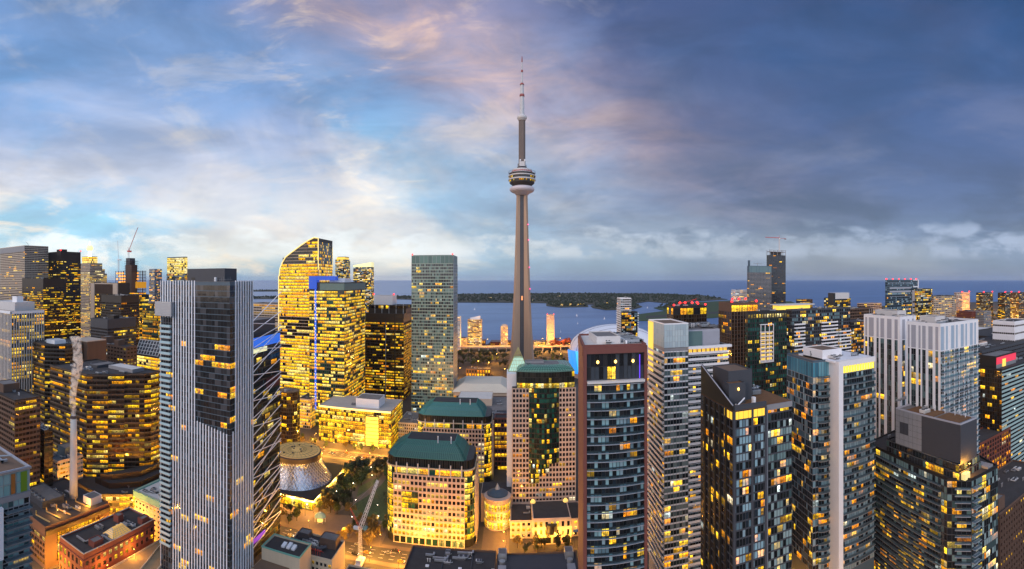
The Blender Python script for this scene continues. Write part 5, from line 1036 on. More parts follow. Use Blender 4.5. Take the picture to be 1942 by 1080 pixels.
# near dark roofs at the bottom edge
b = Bld('dark_roof_building', 'near building with jointed black roof and a few white hatches at the bottom edge', 'building', [(-54, 196), (-8.4, 196), (-8.4, 255), (-54, 255)], 30, M['brown'], M['roof'], vb=1100); b.units(6, ylim=(.7, .95))
for k in range(5): mb = MB(); x = -44 + k * 8.4; mb.box(x, x + 1.8, 238 + (k % 2) * 8, 239.3 + (k % 2) * 8, 30.2, 30.8, M['white']); b.part('hatch', mb)
for x in (-36, -21): mb = MB(); mb.box(x, x + .5, 197, 254, 30.2, 30.7, M['darkgrey']); b.part('roof_joint', mb)
b.finish()
b = Bld('grey_roof_building', 'near building with plain dark grey roof and steel plant at its two far corners', 'building', [(-8, 196), (34, 196), (34, 253), (-8, 253)], 30, M['brown'], M['darkgrey'], vb=1100, parapet=.8)
for x in (-5, 30): b.house(x - 2.2, x + 2.2, 247, 252.5, 3.4, M['steel']); mb = MB(); mb.tube((x, 244.5, 30), (x, 244.5, 31.8), 1.6, 1.6, 12, M['steel']); mb.box(x - 2, x + 2, 236, 241, 30.1, 31.6, M['steel']); b.part('fan', mb)
mb = MB(); mb.box(21, 27, 232, 236, 30.1, 31, M['white']); mb.box(21.4, 26.6, 231.9, 232, 30.3, 30.8, M['black']); b.part('hatch', mb); b.finish()
# ================================================================== OBSERVATION TOWER
tx, ty = pol(990, 800); tw = empty('observation_tower', (tx, ty, 0), 'very tall tapering concrete observation tower with a ring pod and long antenna mast', 'tower')
toward = math.atan2(-ty, -tx); cm_ = solid('tower_concrete', (.43, .29, .205), .85, .24, .16, streak=True)
secs = [(0, 31, 4.2), (20, 25.5, 4.0), (50, 21.2, 3.8), (90, 17.8, 3.6), (140, 15.0, 3.5), (190, 13.0, 3.4), (250, 11.0, 3.3), (300, 9.6, 3.2), (331, 9.0, 3.1)]
for k in (1, -1, 3):
    a = toward + k * math.radians(60); ca, sa = math.cos(a), math.sin(a); mb = MB(); vs = []
    for z, r_, w in secs: vs += [(tx + ca * d - sa * s, ty + sa * d + ca * s, z) for d, s in ((.5, -w * 1.15), (r_ * .6, -w * 1.05), (r_, -w * .9), (r_, w * .9), (r_ * .6, w * 1.05), (.5, w * 1.15))]
    fs = []
    for q in range(len(secs) - 1):
        for i in range(6): j = (i + 1) % 6; fs.append((q * 6 + i, q * 6 + j, (q + 1) * 6 + j, (q + 1) * 6 + i))
    mb.idx(vs, fs, cm_); mb.build('leg', tw, 'p')
mb = MB(); groove = solid('tower_glass_lift', (.03, .03, .04), .5, .2, .3); mb.lathe(tx, ty, [(8.0, 0), (7.4, 100), (6.4, 331)], 6, groove); mb.build('core', tw, 'p')
gx, gy = tx + math.cos(toward) * 6.4, ty + math.sin(toward) * 6.4; mb = MB()
for s_ in (-1.5, 1.5): mb.tube((gx + s_, gy - .4, 0), (tx + math.cos(toward) * 6 + s_, ty + math.sin(toward) * 6, 325), .35, .3, 5, M['grey'])
mb.box(gx - 1.3, gx + 1.3, gy - 1.6, gy - .2, 142, 149, emis('lift_light', (1, .35, .12), .8)); mb.build('lift_shaft', tw, 'p')
mb = MB(); mb.lathe(tx, ty, [(9.5, 318), (13, 322), (16, 323), (19.5, 325), (21.2, 328), (20.2, 331), (17, 333), (10, 333.5)], 40, solid('radome_white', (.60, .54, .58), .5, .08, .2)); mb.build('radome', tw, 'p', True)
def lv(name, prof, m, n=48, sm=False): mb = MB(); mb.lathe(tx, ty, prof, n, m); return mb.build(name, POD if (POD and name.startswith(('pod', 'red_stripe'))) else tw, 'p', sm)
POD = None
POD = lv('pod', [(15, 333), (17.5, 336), (20.8, 338.4), (21.0, 340.2)], M['bronze']); lv('pod_window_band', [(20.2, 340.2), (21.2, 343)], M['black'])
lv('pod_deck', [(22.8, 343), (23.2, 343.6), (23.2, 345.2), (22.4, 345.6)], M['offwhite']); lv('pod_window_band', [(21.6, 345.6), (21.8, 349.4)], M['black']); lv('pod_deck', [(22.9, 349.4), (23.3, 350), (23.3, 351.4), (22, 351.6)], M['offwhite'])
lv('pod_window_band', [(20.6, 351.6), (20.4, 354)], M['bronze']); lv('pod_deck', [(22, 354), (22.4, 354.6), (22, 355), (20, 355.2)], M['grey']); lv('pod_roof', [(17.4, 355.2), (17.2, 359.6), (16.8, 361.2), (15.2, 361.8), (8, 362)], M['offwhite']); lv('red_stripe', [(17.6, 357.2), (17.6, 358.2)], M['redpaint'])
for k in range(48):
    a0, a1 = 2 * math.pi * k / 48, 2 * math.pi * (k + 1) / 48
    for r_, z0_, z1_, p_ in ((21.3, 340.4, 342.8, .5), (21.95, 346, 349, .25)):
        if math.sin((a0 + a1) / 2) < .35:
            o = MB(); on = rnd.random() < p_; c = rnd.choice(GOLD); v_ = rnd.uniform(.5, 1.2); o.face([(tx + r_ * math.cos(a0 + .02), ty + r_ * math.sin(a0 + .02), z0_), (tx + r_ * math.cos(a1 - .02), ty + r_ * math.sin(a1 - .02), z0_), (tx + r_ * math.cos(a1 - .02), ty + r_ * math.sin(a1 - .02), z1_), (tx + r_ * math.cos(a0 + .02), ty + r_ * math.sin(a0 + .02), z1_)], GLASS, (c[0] * v_, c[1] * v_, c[2] * v_) if on else None, (.03, .03, .035)); o.build('window', POD, 'p')
mb = MB()
for k in range(40): a = 2 * math.pi * k / 40; c = 2 * math.pi * (k + 1) / 40; r_ = 22.6; mb.tube((tx + r_ * math.cos(a), ty + r_ * math.sin(a), 355), (tx + r_ * math.cos(a), ty + r_ * math.sin(a), 358), .18, .18, 4, M['darkgrey']); mb.tube((tx + r_ * math.cos(a), ty + r_ * math.sin(a), 357.9), (tx + r_ * math.cos(c), ty + r_ * math.sin(c), 357.9), .16, .16, 4, M['darkgrey'])
mb.build('railing', tw, 'p')
mb = MB(); mb.lathe(tx, ty, [(8.2, 361.8), (8.2, 366), (7, 366.4)], 10, M['darkgrey']); mb.box(tx - 4.5, tx + 4.5, ty - 8.6, ty - 4, 366.2, 374, M['offwhite']); mb.box(tx - 7.5, tx - 5.5, ty - 5, ty - 3, 366, 371, M['grey']); mb.box(tx + 6, tx + 7.4, ty - 5, ty - 3, 366, 369, M['grey'])
for s_ in (-3, 4.5): mb.lathe(tx + s_, ty - 6.5, [(.3, 374), (1.3, 375), (1.4, 377), (.5, 378)], 10, M['white'])
mb.build('equipment_deck', tw, 'p')
lv('upper_shaft', [(5.7, 366), (5.6, 447)], solid('upper_concrete', (.17, .135, .12), .85, .2, .2, streak=True), 6)
antr = solid('faded_red', (.32, .09, .085), .6, .15); antw = solid('antenna_grey', (.52, .53, .56), .5, .15, .3, streak=True)
lv('upper_pod', [(5.8, 444.5), (8.2, 448), (8.4, 450.4), (7.4, 452.4), (4.2, 454)], M['offwhite'], 28)
lv('antenna_section', [(4.1, 453.5), (3.8, 461), (3.5, 484.6)], antw, 14); lv('red_collar', [(3.6, 484.6), (4.3, 486), (3.9, 489)], antr, 14); lv('antenna_section', [(3.2, 489), (2.8, 504.6)], antw, 14); lv('red_collar', [(3.6, 504.6), (3.6, 506), (2.2, 508)], antr, 12)
lv('antenna_section', [(1.5, 508), (1.3, 526)], antw, 10); lv('red_collar', [(1.8, 526), (1.8, 530)], antr, 10); lv('antenna_section', [(1.2, 530), (1.0, 543)], antw, 8); lv('antenna_tip', [(1.1, 543), (.8, 550), (.2, 554)], antr, 8)
for z, a in ((242, 60), (268, 60), (196, 60), (160, 60)):
    aa = toward + math.radians(a); r_ = 12.6 + (242 - z) * .035; mb = MB(); x, y = tx + r_ * math.cos(aa), ty + r_ * math.sin(aa); mb.lathe(x, y, [(.2, z), (.9, z + .5), (.9, z + 1.2), (.2, z + 1.8)], 8, emis('pink_beacon', (1, .05, .25), 2.5)); mb.build('beacon', tw, 'p')

# ================================================================== DOMED STADIUM
sx, sy = pol(1166, 900); sd = empty('domed_stadium', (sx, sy, 0), 'white domed stadium with bright blue lit wall panels', 'stadium'); mb = MB(); mb.lathe(sx, sy, [(88, 0), (88, 44), (86, 47)], 48, M['concrete']); mb.build('wall', sd, 'p')
mb = MB(); domem = solid('dome_fabric', (.84, .86, .93), .6, .05, .03); mb.lathe(sx, sy, [(86, 47)] + [(85 * math.cos(t), 48 + 43 * math.sin(t)) for t in [k * math.pi / 2 / 14 for k in range(14)]] + [(.5, 91)], 64, domem); mb.build('dome', sd, 'p', True)
for q in (-.4, -.1, .25):
    prev = None; mb = MB()
    for k in range(25):
        a = math.pi * k / 24; ca_ = math.cos(a) * 85; y_ = q * 85; rr = math.sqrt(max(0, 85 ** 2 - y_ ** 2)); x = math.cos(a) * rr; rho = min(1, math.hypot(x, y_) / 85); z = 48 + 43 * math.sqrt(max(0, 1 - rho ** 2)) + .3
        p = (sx + x, sy + y_, z)
        if prev: mb.tube(prev, p, .5, .5, 5, M['silver'], False)
        prev = p
    mb.build('dome_seam', sd, 'p')
blu = emis('stadium_blue', (.02, .30, 1.0), .9)
def ring_panel(a0, a1, r0, r1, z0_, z1_, m, name):
    mb = MB(); n = 6
    for k in range(n):
        t0, t1 = math.radians(a0 + (a1 - a0) * k / n), math.radians(a0 + (a1 - a0) * (k + 1) / n)
        mb.hexa([(sx + r * math.cos(t), sy + r * math.sin(t), z) for z, rr in ((z0_, r0), (z1_, r1)) for r, t in ((rr, t0), (rr, t1), (rr - 1.5, t1), (rr - 1.5, t0))], m)
    return mb.build(name, sd, 'p')
for k in range(5): ring_panel(196 + k * 8, 203.3 + k * 8, 92 - k * .5, 97, 6 + k * 3, 50, blu if k != 2 else emis('stadium_cyan', (.05, .5, 1), 1.1), 'lit_panel')
for k in range(3): ring_panel(315 + k * 8, 322.3 + k * 8, 90, 90, 16, 62, emis('stadium_cyan', (.05, .5, 1), 1.1), 'lit_panel')

# ================================================================== RIGHT-HAND TOWERS
# red framed tower
P = [(25.0, 164.5), (47.8, 164.5), (51, 199), (28.2, 199)]; H = 153; b = Bld('red_framed_tower', 'dark balconied condo tower in a red brown frame with a white flat roof', 'tower', P, H, M['darkgrey'], M['roofwhite'], vb=1100, parapet=0)
f = b.face(0); b.all(dict(S_CONDO, fh=3.0, bw=1.9, sp=.35, pw=.18, d=.1, lit=.13, grad=.3, ms=M['black'], dark=BLUEG + DARK + [(.22, .36, .40)]), 0, 144, skip=(0,))
pts = []; n = 8; xa, xb = 26.1, 46.8
for k in range(n + 1): t_ = k / n; pts.append((xa + (xb - xa) * t_, 164.3 - 1.0 * math.sin(math.pi * min(1, t_ * 1.15)) if t_ < .87 else 164.3 - .6 * (1 - t_) / .13))
b.W.prism(pts + [(xb, 164.6), (xa, 164.6)], 0, 140.5, M['black'])
for k in range(n): b.facade(Face(pts[k], pts[k + 1]), 0, 140.3, dict(S_CONDO, fh=3.0, bw=1.25, sp=.4, pw=.14, d=.08, lit=.19, grad=.35, ms=M['black'], dark=BLUEG + DARK + [(.20, .34, .38), (.25, .42, .47)], k=1.15))
b.W.fbox(f, -.2, 1.0, 0, H + .2, .02, .9, M['redframe']); b.W.fbox(f, f.w - .9, f.w + .2, 0, H + .2, .02, .9, M['redframe']); b.W.fbox(f, 1.0, f.w - .9, H - 2.2, H + .2, .02, .85, M['redframe'])
for i in (1, 2, 3): ff = b.face(i); b.W.fbox(ff, 0, ff.w, H - 3, H + .2, .02, .4, M['redframe'])
ff = b.face(3); b.W.fbox(ff, 0, ff.w, 0, H, .02, .25, M['redframe'])
for k in range(47):
    z = 140.0 - 3.0 * k; s0, s1 = 1.1, f.w - 1.0
    b.bal.append((f, s0, s1, z, 1.1, RAIL, M['silver'], 1.1, .2, .9))
b.facade(f, 141.6, 150.6, dict(S_CONDO, fh=4.5, bw=1.5, sp=.15, pw=.08, d=.04, lit=.04, ms=M['black'], dark=DARK + [(.03, .035, .045), (.05, .06, .075)]), 1.1, f.w - 1.0)
mb = MB(); mb.fbox(f, 1.1, f.w - 1.0, 140.5, 141.3, .05, 2.0, M['offwhite']); b.part('terrace_canopy', mb)
for k in range(3): mb = MB(); p = f.pt(5 + 6.4 * k, .35, 148); mb.lathe(p[0], p[1], [(.1, 147.2), (.45, 147.5), (.45, 148.1), (.1, 148.4)], 10, emis('warm_lamp', (1, .55, .12), 5)); b.part('wall_lamp', mb)
mb = MB(); mb.fbox(f, f.w - 2.6, f.w - 2.4, 141.5, 150, .1, .4, emis('violet_tube', (.15, .06, 1), 1.2)); b.part('light_tube', mb)
Bld.rim(b.W, P, H, H + .9, .5, M['redframe']); b.house(31, 40, 172, 190, 2.4, M['offwhite'], mtop=M['roofgrey']); mb = MB()
for k in range(9): mb.box(42.0, 49, 172 + k * 3, 172.6 + k * 3, H + .6, H + 1.4, M['steel'])
mb.box(41.6, 42.1, 170, 198, H + .2, H + 1.4, M['white']); b.part('roof_louvre', mb); b.units(7); b.finish()
# sliver between
tower('sliver_tower', 'thin balconied tower seen in the gap right of the red framed one', 1218, 1219, 1236, 330, 692, M['bronze'], dict(S_CONDO, lit=.3, sp=1.3, ms=M['pink'], bw=2), dep=20, near='l', units=0)
# white banded tower with glass penthouse
x0, x1, x2, yf, yb = 73.0, 85.4, 108.0, 219.5, 246.0; H = 142.6
b = Bld('white_banded_tower', 'white banded condo tower with pale glass box penthouse and long balconies', 'tower', [(x0, yf), (x1, yf), (x1, yf + 1.2), (x2, yf + 1.2), (x2, yb), (x0, yb)], H, M['grey'], M['roof'], vb=1100, parapet=.8)
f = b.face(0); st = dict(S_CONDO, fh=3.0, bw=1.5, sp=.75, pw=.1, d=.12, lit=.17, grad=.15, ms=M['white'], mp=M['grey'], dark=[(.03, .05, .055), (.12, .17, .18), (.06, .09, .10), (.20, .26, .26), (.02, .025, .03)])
b.facade(f, 30, H - 1, st); f2 = b.face(2); b.facade(f2, 30, H - 1, dict(st, sp=.3)); f5 = b.face(5); b.facade(f5, 30, H - 1, dict(st, sp=.3, lit=.22))
zs = [H - 3.0 - 3.0 * k for k in range(37)]; b.balcony(f2, .1, f2.w - .2, zs, 1.6, M['white'], M['white'], h=1.0); b.balcony(f5, 1.5, f5.w - .1, zs, 1.2, M['offwhite'], M['offwhite'], h=1.05)
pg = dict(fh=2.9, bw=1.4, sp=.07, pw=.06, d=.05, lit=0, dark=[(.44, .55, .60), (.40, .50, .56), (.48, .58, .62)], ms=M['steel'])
P = [(x0 - .2, yf - .3), (x1 + .1, yf - .3), (x1 + .1, yb), (x0 - .2, yb)]; mb = b.W; b.W.prism(P, H + .9, H + 12.2, M['silver'], M['gravel']); Bld.rim(b.W, P, H + 12.2, H + 12.8, .4, M['white'])
for i in (0, 1, 3): b.facade(Face(P[i], P[(i + 1) % 4]), H + .9, H + 12.2, pg)
ff = Face((x0 - .2, yb), (x0 - .2, yf - .3)); mb = MB(); mb.fbox(ff, 0.2, 9, H - 14, H + 12, .06, .3, emis('golden_glass', (1, .62, .10), .75)); b.part('lit_glass', mb)
b.house(x1 + .6, x2 - 3.5, yf + 4, yf + 20, 8.2, M['silver'], mtop=M['roofgrey'], louvre=True); mb = MB(); mb.box(x1 + .5, x1 + 9, yf + 3.2, yf + 3.9, H + .2, H + 8, M['teal']); b.part('glass_screen', mb)
b.W.fbox(f2, -.1, f2.w + 1, H - .3, H + .9, 0, 2.6, M['white']); mb = MB()
for k in range(9): mb.fbox(f2, .8 + k * 2.4, 2.6 + k * 2.4, H - 2.7, H - .6, .06, .12, emis('top_floor_glow', (1, .55, .06), .85))
b.part('lit_top_floor', mb); mb = MB(); mb.box(x0 - 3.5, x1 + 8, yf - 4, yf - .5, 0, 31, solid('peach_stone', (.45, .24, .14), .75, .1, .3)); b.part('podium', mb); b.units(7, z=H + 8.9, rng=(.45, .9)); b.finish()
# dark glass tower with sloped roof
yf, x0, x1, x2 = 145.7, 73.2, 86.6, 98.2; yb = 174
b = Bld('sloped_tower', 'dark glass condo tower with a diagonally sloped roof edge and grey plant box', 'tower', [(x0, yf), (x1, yf), (x1, yf + 1.2), (x2, yf + 1.2), (x2, yb), (x0, yb)], 131.5, M['black'], M['roofsoil'], vb=1100, parapet=0)
st = dict(S_CONDO, fh=2.95, bw=1.25, sp=.55, pw=.12, d=.10, lit=.2, ms=M['darkgrey'], mp=M['darkgrey'], dark=BLUEG + [(.26, .42, .50), (.32, .48, .56), (.010, .013, .015)] * 2, k=1.2); f = b.face(0); f2 = b.face(2); f5 = b.face(5)  # extra bluish panes: more sky reflection painted as pane colour
b.facade(f, 40, 131.3, dict(st, lit=.16)); b.facade(f2, 40, 131.3, dict(st, lit=.24, dark=TEALG)); b.facade(f5, 40, 131.3, dict(st, lit=.24, bw=2.4, pal=ORANGE, dark=DARK + BROWNG, grad=.3))
for k in range(1, 6): b.W.fbox(f5, f5.w * k / 6 - .5, f5.w * k / 6 + .5, 30, 131.4, 0, .7, M['black'])
for s_ in (0, f.w * .53, f.w - .9): b.W.fbox(f, s_, s_ + .9, 30, 131.4, 0, .35, M['darkgrey'])
b.W.fbox(f2, .2, 1.0, 30, 131.6, 0, .5, M['grey']); b.W.fbox(f2, 1.0, f2.w, 129.8, 131.7, 0, .5, M['grey'])
# sloped crown wedge: glazed wall rising to the back
mb = MB(); mb.prism([(x0, yf), (x0 + .7, yf), (x0 + .7, yb), (x0, yb)], 131.5, [133.4, 133.4, 143.2, 143.2], M['black']); mb.prism([(x0 + .7, yf), (x1, yf), (x1, yf + .7), (x0 + .7, yf + .7)], 131.5, 133.4, M['darkgrey']); b.part('sloped_parapet', mb)
mb = MB(); mb.tube((x0 - .05, yf - .1, 133.55), (x0 - .05, yb, 143.3), .22, .22, 6, M['silver']); b.part('edge_rail', mb)
mb = MB()
for k in range(7): mb.fbox(f, .4 + k * 1.85, 2.1 + k * 1.85, 128.6, 131.2, .16, .22, emis('attic_glow', (1, .55, .05), .9))
for k in range(3): mb.fbox(f5, f5.w - 2 - k * 2.2, f5.w - .3 - k * 2.2, 128.6, 131.2, .16, .22, MATS['attic_glow'])
b.part('lit_top_floor', mb)
b.house(77, 87, 157, 171, 11, M['darkgrey'], mtop=M['gravel']); b.house(75.2, 82, 153, 158, 7.4, M['darkgrey'], mtop=M['roofsoil']); mb = MB(); mb.lathe(79, 152.7, [(.1, 136.6), (.35, 136.9), (.35, 137.4), (.1, 137.7)], 8, MATS['warm_lamp']); b.part('wall_lamp', mb)
mb = MB(); mb.box(84, 85, 150.6, 152, 131.6, 134, M['white']); b.part('vent_stack', mb); mb = MB(); mb.tube((74.5, 147, 132), (80, 150, 134.4), .25, .25, 6, M['white']); mb.tube((76, 149, 131.6), (76, 149, 133.0), .2, .2, 6, M['white']); b.part('roof_frame', mb); b.units(5, rng=(.6, .95)); b.finish()
# blue glass tower with white fin wall
b = Bld('blue_glass_tower', 'blue glass condo tower split by a tall white fin wall, yellow lit top floor', 'tower', [(131.2, 178.6), (140.3, 177.4), (139.2, 169.4), (162, 169.4), (164, 206), (133.5, 204)], 138, M['bluegrey'], M['gravel'], vb=1100, parapet=.9)
st = dict(S_CONDO, fh=3.0, bw=1.5, sp=.4, pw=.12, d=.10, lit=.14, ms=M['grey'], mp=M['bluegrey'], dark=BLUEG + [(.20, .34, .42), (.14, .24, .30)], k=1.15)
f0, f2, f5 = b.face(0), b.face(2), b.face(5); b.facade(f0, 40, 131, dict(st, lit=.22)); b.facade(f2, 40, 133, dict(st, dark=[(.22, .30, .34), (.30, .40, .44), (.03, .04, .045), (.02, .02, .025)], lit=.16), 2.2, None); b.facade(f5, 40, 131, dict(st, lit=.13, dark=BLUEG))
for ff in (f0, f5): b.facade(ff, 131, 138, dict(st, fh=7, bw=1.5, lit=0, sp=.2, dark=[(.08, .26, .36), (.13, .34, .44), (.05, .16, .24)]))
b.W.fbox(Face((140.3, 177.4), (139.2, 169.4)), 0, 8.07, 0, 139, .02, .4, M['white']); b.W.fbox(f2, -.4, 2.2, 0, 139, .02, .9, M['white']); b.W.fbox(f2, 2.2, f2.w, 136.6, 139, .02, .9, M['white'])
mb = MB(); mb.fbox(f2, 2.4, f2.w - .3, 133.2, 136.5, .1, .16, emis('yellow_soffit', (1, .72, .06), .95))
for k in range(12): mb.fbox(f2, 2.4 + k * 1.7, 2.55 + k * 1.7, 133.2, 136.5, .16, .4, M['white'])
b.part('lit_top_floor', mb); zs = [130.6 - 3.0 * k for k in range(30)]; b.balcony(f2, 2.4, f2.w - .1, zs, 1.3, RAIL, M['grey'], bow=.9); b.balcony(f0, 2.5, f0.w - .2, zs, 1.2, RAIL, M['grey'], bow=1.2)
b.house(138, 150, 180, 196, 4.5, M['white'], mtop=M['gravel']); mb = MB(); mb.box(138, 162, 171.5, 200, 138.0, 138.9, M['white']); b.part('roof_step', mb); b.units(8, z=139); b.finish()
# pair of white slab towers
def white_slab(label, x0, x1, yf, yb, H, bal, vb):
    b = Bld('white_tower', label, 'tower', [(x0, yf), (x1, yf), (x1, yb), (x0, yb)], H, M['white'], M['roof'], vb=vb, parapet=1.2); f, f3 = b.face(0), b.face(3); H2 = H - 12.5
    cols = dict(fh=3.0, sp=.22, pw=.0, d=.05, lit=.13, mode='condo', pal=ORANGE, ms=M['darkgrey'], k=1.2)
    def column(ff, a, w, p):
        b.facade(ff, 20, H2, dict(cols, bw=w / max(1, round(w / 1.3)), lit=p, dark=[(.03, .045, .05), (.02, .022, .025), (.10, .16, .17), (.04, .06, .065)]), a, a + w)
        b.W.fbox(ff, a, a + w, H2 + .5, H - .5, 0, .04, M['silver'])
    if bal:
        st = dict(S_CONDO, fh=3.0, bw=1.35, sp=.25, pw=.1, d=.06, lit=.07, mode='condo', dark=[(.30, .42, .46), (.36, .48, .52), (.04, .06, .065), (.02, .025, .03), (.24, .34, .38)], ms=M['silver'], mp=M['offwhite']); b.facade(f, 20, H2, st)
        for k in range(8): w = f.w / 8; b.W.fbox(f, k * w + .3, k * w + (2.8 if k % 2 == 0 else 1.7), H2 + .4, H - .4, 0, .05, solid('pale_blue_panel', (.34, .44, .56), .4, .08, .3)); b.W.fbox(f, k * w + 2.9, k * w + 3.3, 20, H, 0, .3, M['white'])
        b.balcony(f, .4, f.w - .3, [H2 - 1.5 - 3.0 * k for k in range(26)], 1.35, RAIL, M['silver'])
    else:
        for a, w in ((1.5, 2.2), (5.2, 1.4), (8.4, 1.4)): column(f, a * f.w / 11.2, w * f.w / 13, .16)
    for a, w, p in ((.045, .055, .05), (.15, .14, .12), (.37, .06, .1), (.48, .10, .1), (.66, .12, .06), (.86, .08, .2)): column(f3, a * f3.w, w * f3.w, p)
    b.house(x0 + 6, x0 + 14, yf + 8, yb - 4, 3.4, M['offwhite']); b.units(10)
    for k in range(6): mb = MB(); x = x0 + 3 + k * (x1 - x0 - 6) / 5; mb.tube((x, yb - 2, H + 1), (x, yb - 2, H + 4.5), .1, .1, 5, M['steel']); b.part('aerial', mb)
    b.finish()
white_slab('white slab tower with window strips, left and farther one of the white pair', 200.5, 214.5, 188, 219, 154, False, 790)
white_slab('white slab tower with balconied right face, nearer one of the white pair', 182.5, 216.0, 144, 166.5, 154, True, 790)
# big balconied glass tower, lower right
P = [(167, 128), (173, 119), (192, 117), (202, 140), (200, 192), (175, 188)]; b = Bld('terrace_tower', 'near dark glass condo tower with curved balconies, setback terrace and grey plant box', 'tower', P, 88, M['black'], M['roof'], vb=1100, parapet=.9)
st = dict(S_CONDO, fh=3.0, bw=1.9, sp=.3, pw=.14, d=.08, lit=.15, grad=-.05, ms=M['darkgrey'], mp=M['darkgrey'], dark=TEALG[:4] + DARK * 2 + [(.10, .17, .17)], pal=ORANGE + PALE); fs = [b.face(i) for i in range(6)]
b.facade(fs[5], 10, 87.6, dict(st, pal=ORANGE, lit=.22)); b.facade(fs[0], 10, 87.6, dict(st, lit=.34, bw=2.0)); b.facade(fs[1], 10, 87.6, dict(st, lit=.34, bw=1.5, pal=PALE + ORANGE, dark=TEALG))
zs = [84.4 - 3.0 * k for k in range(26)]; b.balcony(fs[5], 8, fs[5].w - 4, zs, 1.0, RAIL, M['grey'], bow=.8, th=.18); b.balcony(fs[1], .2, 5.0, zs, 1.9, RAIL, M['silver']); b.balcony(fs[0], 3.5, fs[0].w - .2, zs, 1.5, RAIL, M['silver'])
Q = [(171, 123.5), (183.6, 123.3), (183.6, 164), (171.8, 164)]
for k, (off, z0_, z1_) in enumerate(((0, 88, 91.2), (.8, 91.2, 94.3))):
    Pq = [(171 - 1.6 + off, 123 + off), (186, 122.6 + off), (187, 172), (173.4, 172)]; b.W.prism(Pq, z0_ + .02, z1_, M['black'], M['roof'])
    for i in range(4): b.facade(Face(Pq[i], Pq[(i + 1) % 4]), z0_, z1_, dict(st, fh=3.1, lit=.12 if k else .3, sp=.35))
    for i in (0, 3): Bld.rim(b.W, Pq, z1_, z1_ + .35, .5, M['steel'])
b.W.prism(Q, 94.7, 112, M['darkgrey'], M['roofgrey']); Bld.rim(b.W, Q, 112, 112.7, .5, M['silver'])
for (a0, a1) in ((126, 139), (141, 146.5), (148, 158)): mb = MB(); mb.box(172.8, 182.8, a0, a1, 112.1, 112.5, M['roofsoil']); b.part('planted_roof', mb)
ff = Face(Q[3], Q[0]); ffr = Face(Q[0], Q[1]); cz = solid('grey_glass_panel', (.24, .25, .28), .3, .1, .5)
for i in range(6):
    for j in range(6): b.W.fbox(ff, .05 + i * 2.9, 2.8 + i * 2.9, 95 + j * 2.85, 97.7 + j * 2.85, .0, .12, cz if (i, j) not in ((1, 2), (2, 2), (1, 3), (2, 3)) else M['darkgrey'])
for k in range(6): mb = MB(); y = 128 + 6 * k; mb.tube((181, y, 112.3), (181, y, 114.4 + (k % 2)), .16, .16, 6, M['white']); mb.tube((181, y, 114), (180, y + .6, 114.2), .1, .1, 5, M['white']); b.part('vent_pipe', mb)
mb = MB(); pv_ = None
for k in range(7): a = math.pi * k / 6 * .75; p = (180 + 1.8 * math.cos(a), 131, 112.2 + 3.6 * math.sin(a)); pv_ and mb.tube(pv_, p, .14, .14, 5, M['white']); pv_ = p
b.part('davit_arm', mb); b.units(4, z=112.2); mb = MB(); mb.box(170.2, 174, 120.4, 122.6, 88.3, 91, emis('terrace_glow', (1, .75, .3), .5)); b.part('terrace_room', mb); mb = MB(); mb.box(186.5, 191, 119, 133, 88.2, 89.3, M['grey']); b.part('roof_bench', mb)
b.units(5, rng=(.55, .98)); b.finish(); lamps_extra += [(172.5, 121.2, 92.5)]
# dark tower with teal diagonal-looking bands, right edge
P = [(290.5, 173.5), (345, 173.5), (345, 196), (290.5, 196)]; b = Bld('teal_banded_tower', 'dark condo block with pale teal bands and a pink lit rooftop sign box', 'tower', P, 112, M['black'], M['roof'], vb=890, parapet=.8)
f, f3 = b.face(0), b.face(3); b.facade(f, 10, 111.5, dict(S_CONDO, fh=3.0, bw=2.2, sp=1.5, pw=.0, d=.3, lit=.06, ms=solid('pale_teal_band', (.34, .47, .48), .4, .08), dark=DARK)); b.facade(f3, 10, 111.5, dict(S_CONDO, lit=.25, ms=M['black'], dark=DARK + BROWNG, sp=.5))
mb = MB(); b.house(293, 322, 180, 194, 8.6, M['black']); sg = emis('pink_sign', (1, .05, .10), .42); f_ = Face((293, 179.9), (322, 179.9)); mb = MB(); mb.fbox(f_, .2, 28.5, 115, 120, .02, .5, sg); mb.fbox(f_, 8, 13, 112.4, 118, .5, .6, emis('sign_window', (1, .6, .1), .9)); b.part('sign_box', mb)
b.W.fbox(Face((293, 179.9), (322, 179.9)), 0, 29, 112, 115, .02, .3, M['steel']); b.units(6, rng=(.4, .9)); b.finish()
# brown brick blocks lower right
b = Bld('brick_warehouse', 'long dark brick block with rows of small amber windows at the lower right edge', 'building', [(227, 137), (300, 137), (300, 170), (227, 170)], 45, M['brown'], M['roof'], vb=1100); b.all(dict(S_GRID, fh=3.9, bw=2.9, sp=2.1, pw=1.6, d=.35, lit=.18, pal=ORANGE, mode='office', ms=solid('dark_brick', (.085, .045, .03), .85, .25, .5), dark=DARK)); b.house(229, 236, 139, 148, 7, M['brown']); b.units(5); b.finish()
b = Bld('red_brick_condo', 'rust red condo block with white window grid behind the brick warehouse', 'building', [(255, 172), (300, 172), (300, 172.9 + 17), (255, 190)], 68, solid('rust_brick', (.17, .045, .025), .8, .2, .5), M['roof'], vb=960); b.all(dict(S_CONDO, fh=3.0, bw=3.2, sp=.9, pw=.9, d=.3, lit=.35, dark=DARK)); b.finish()

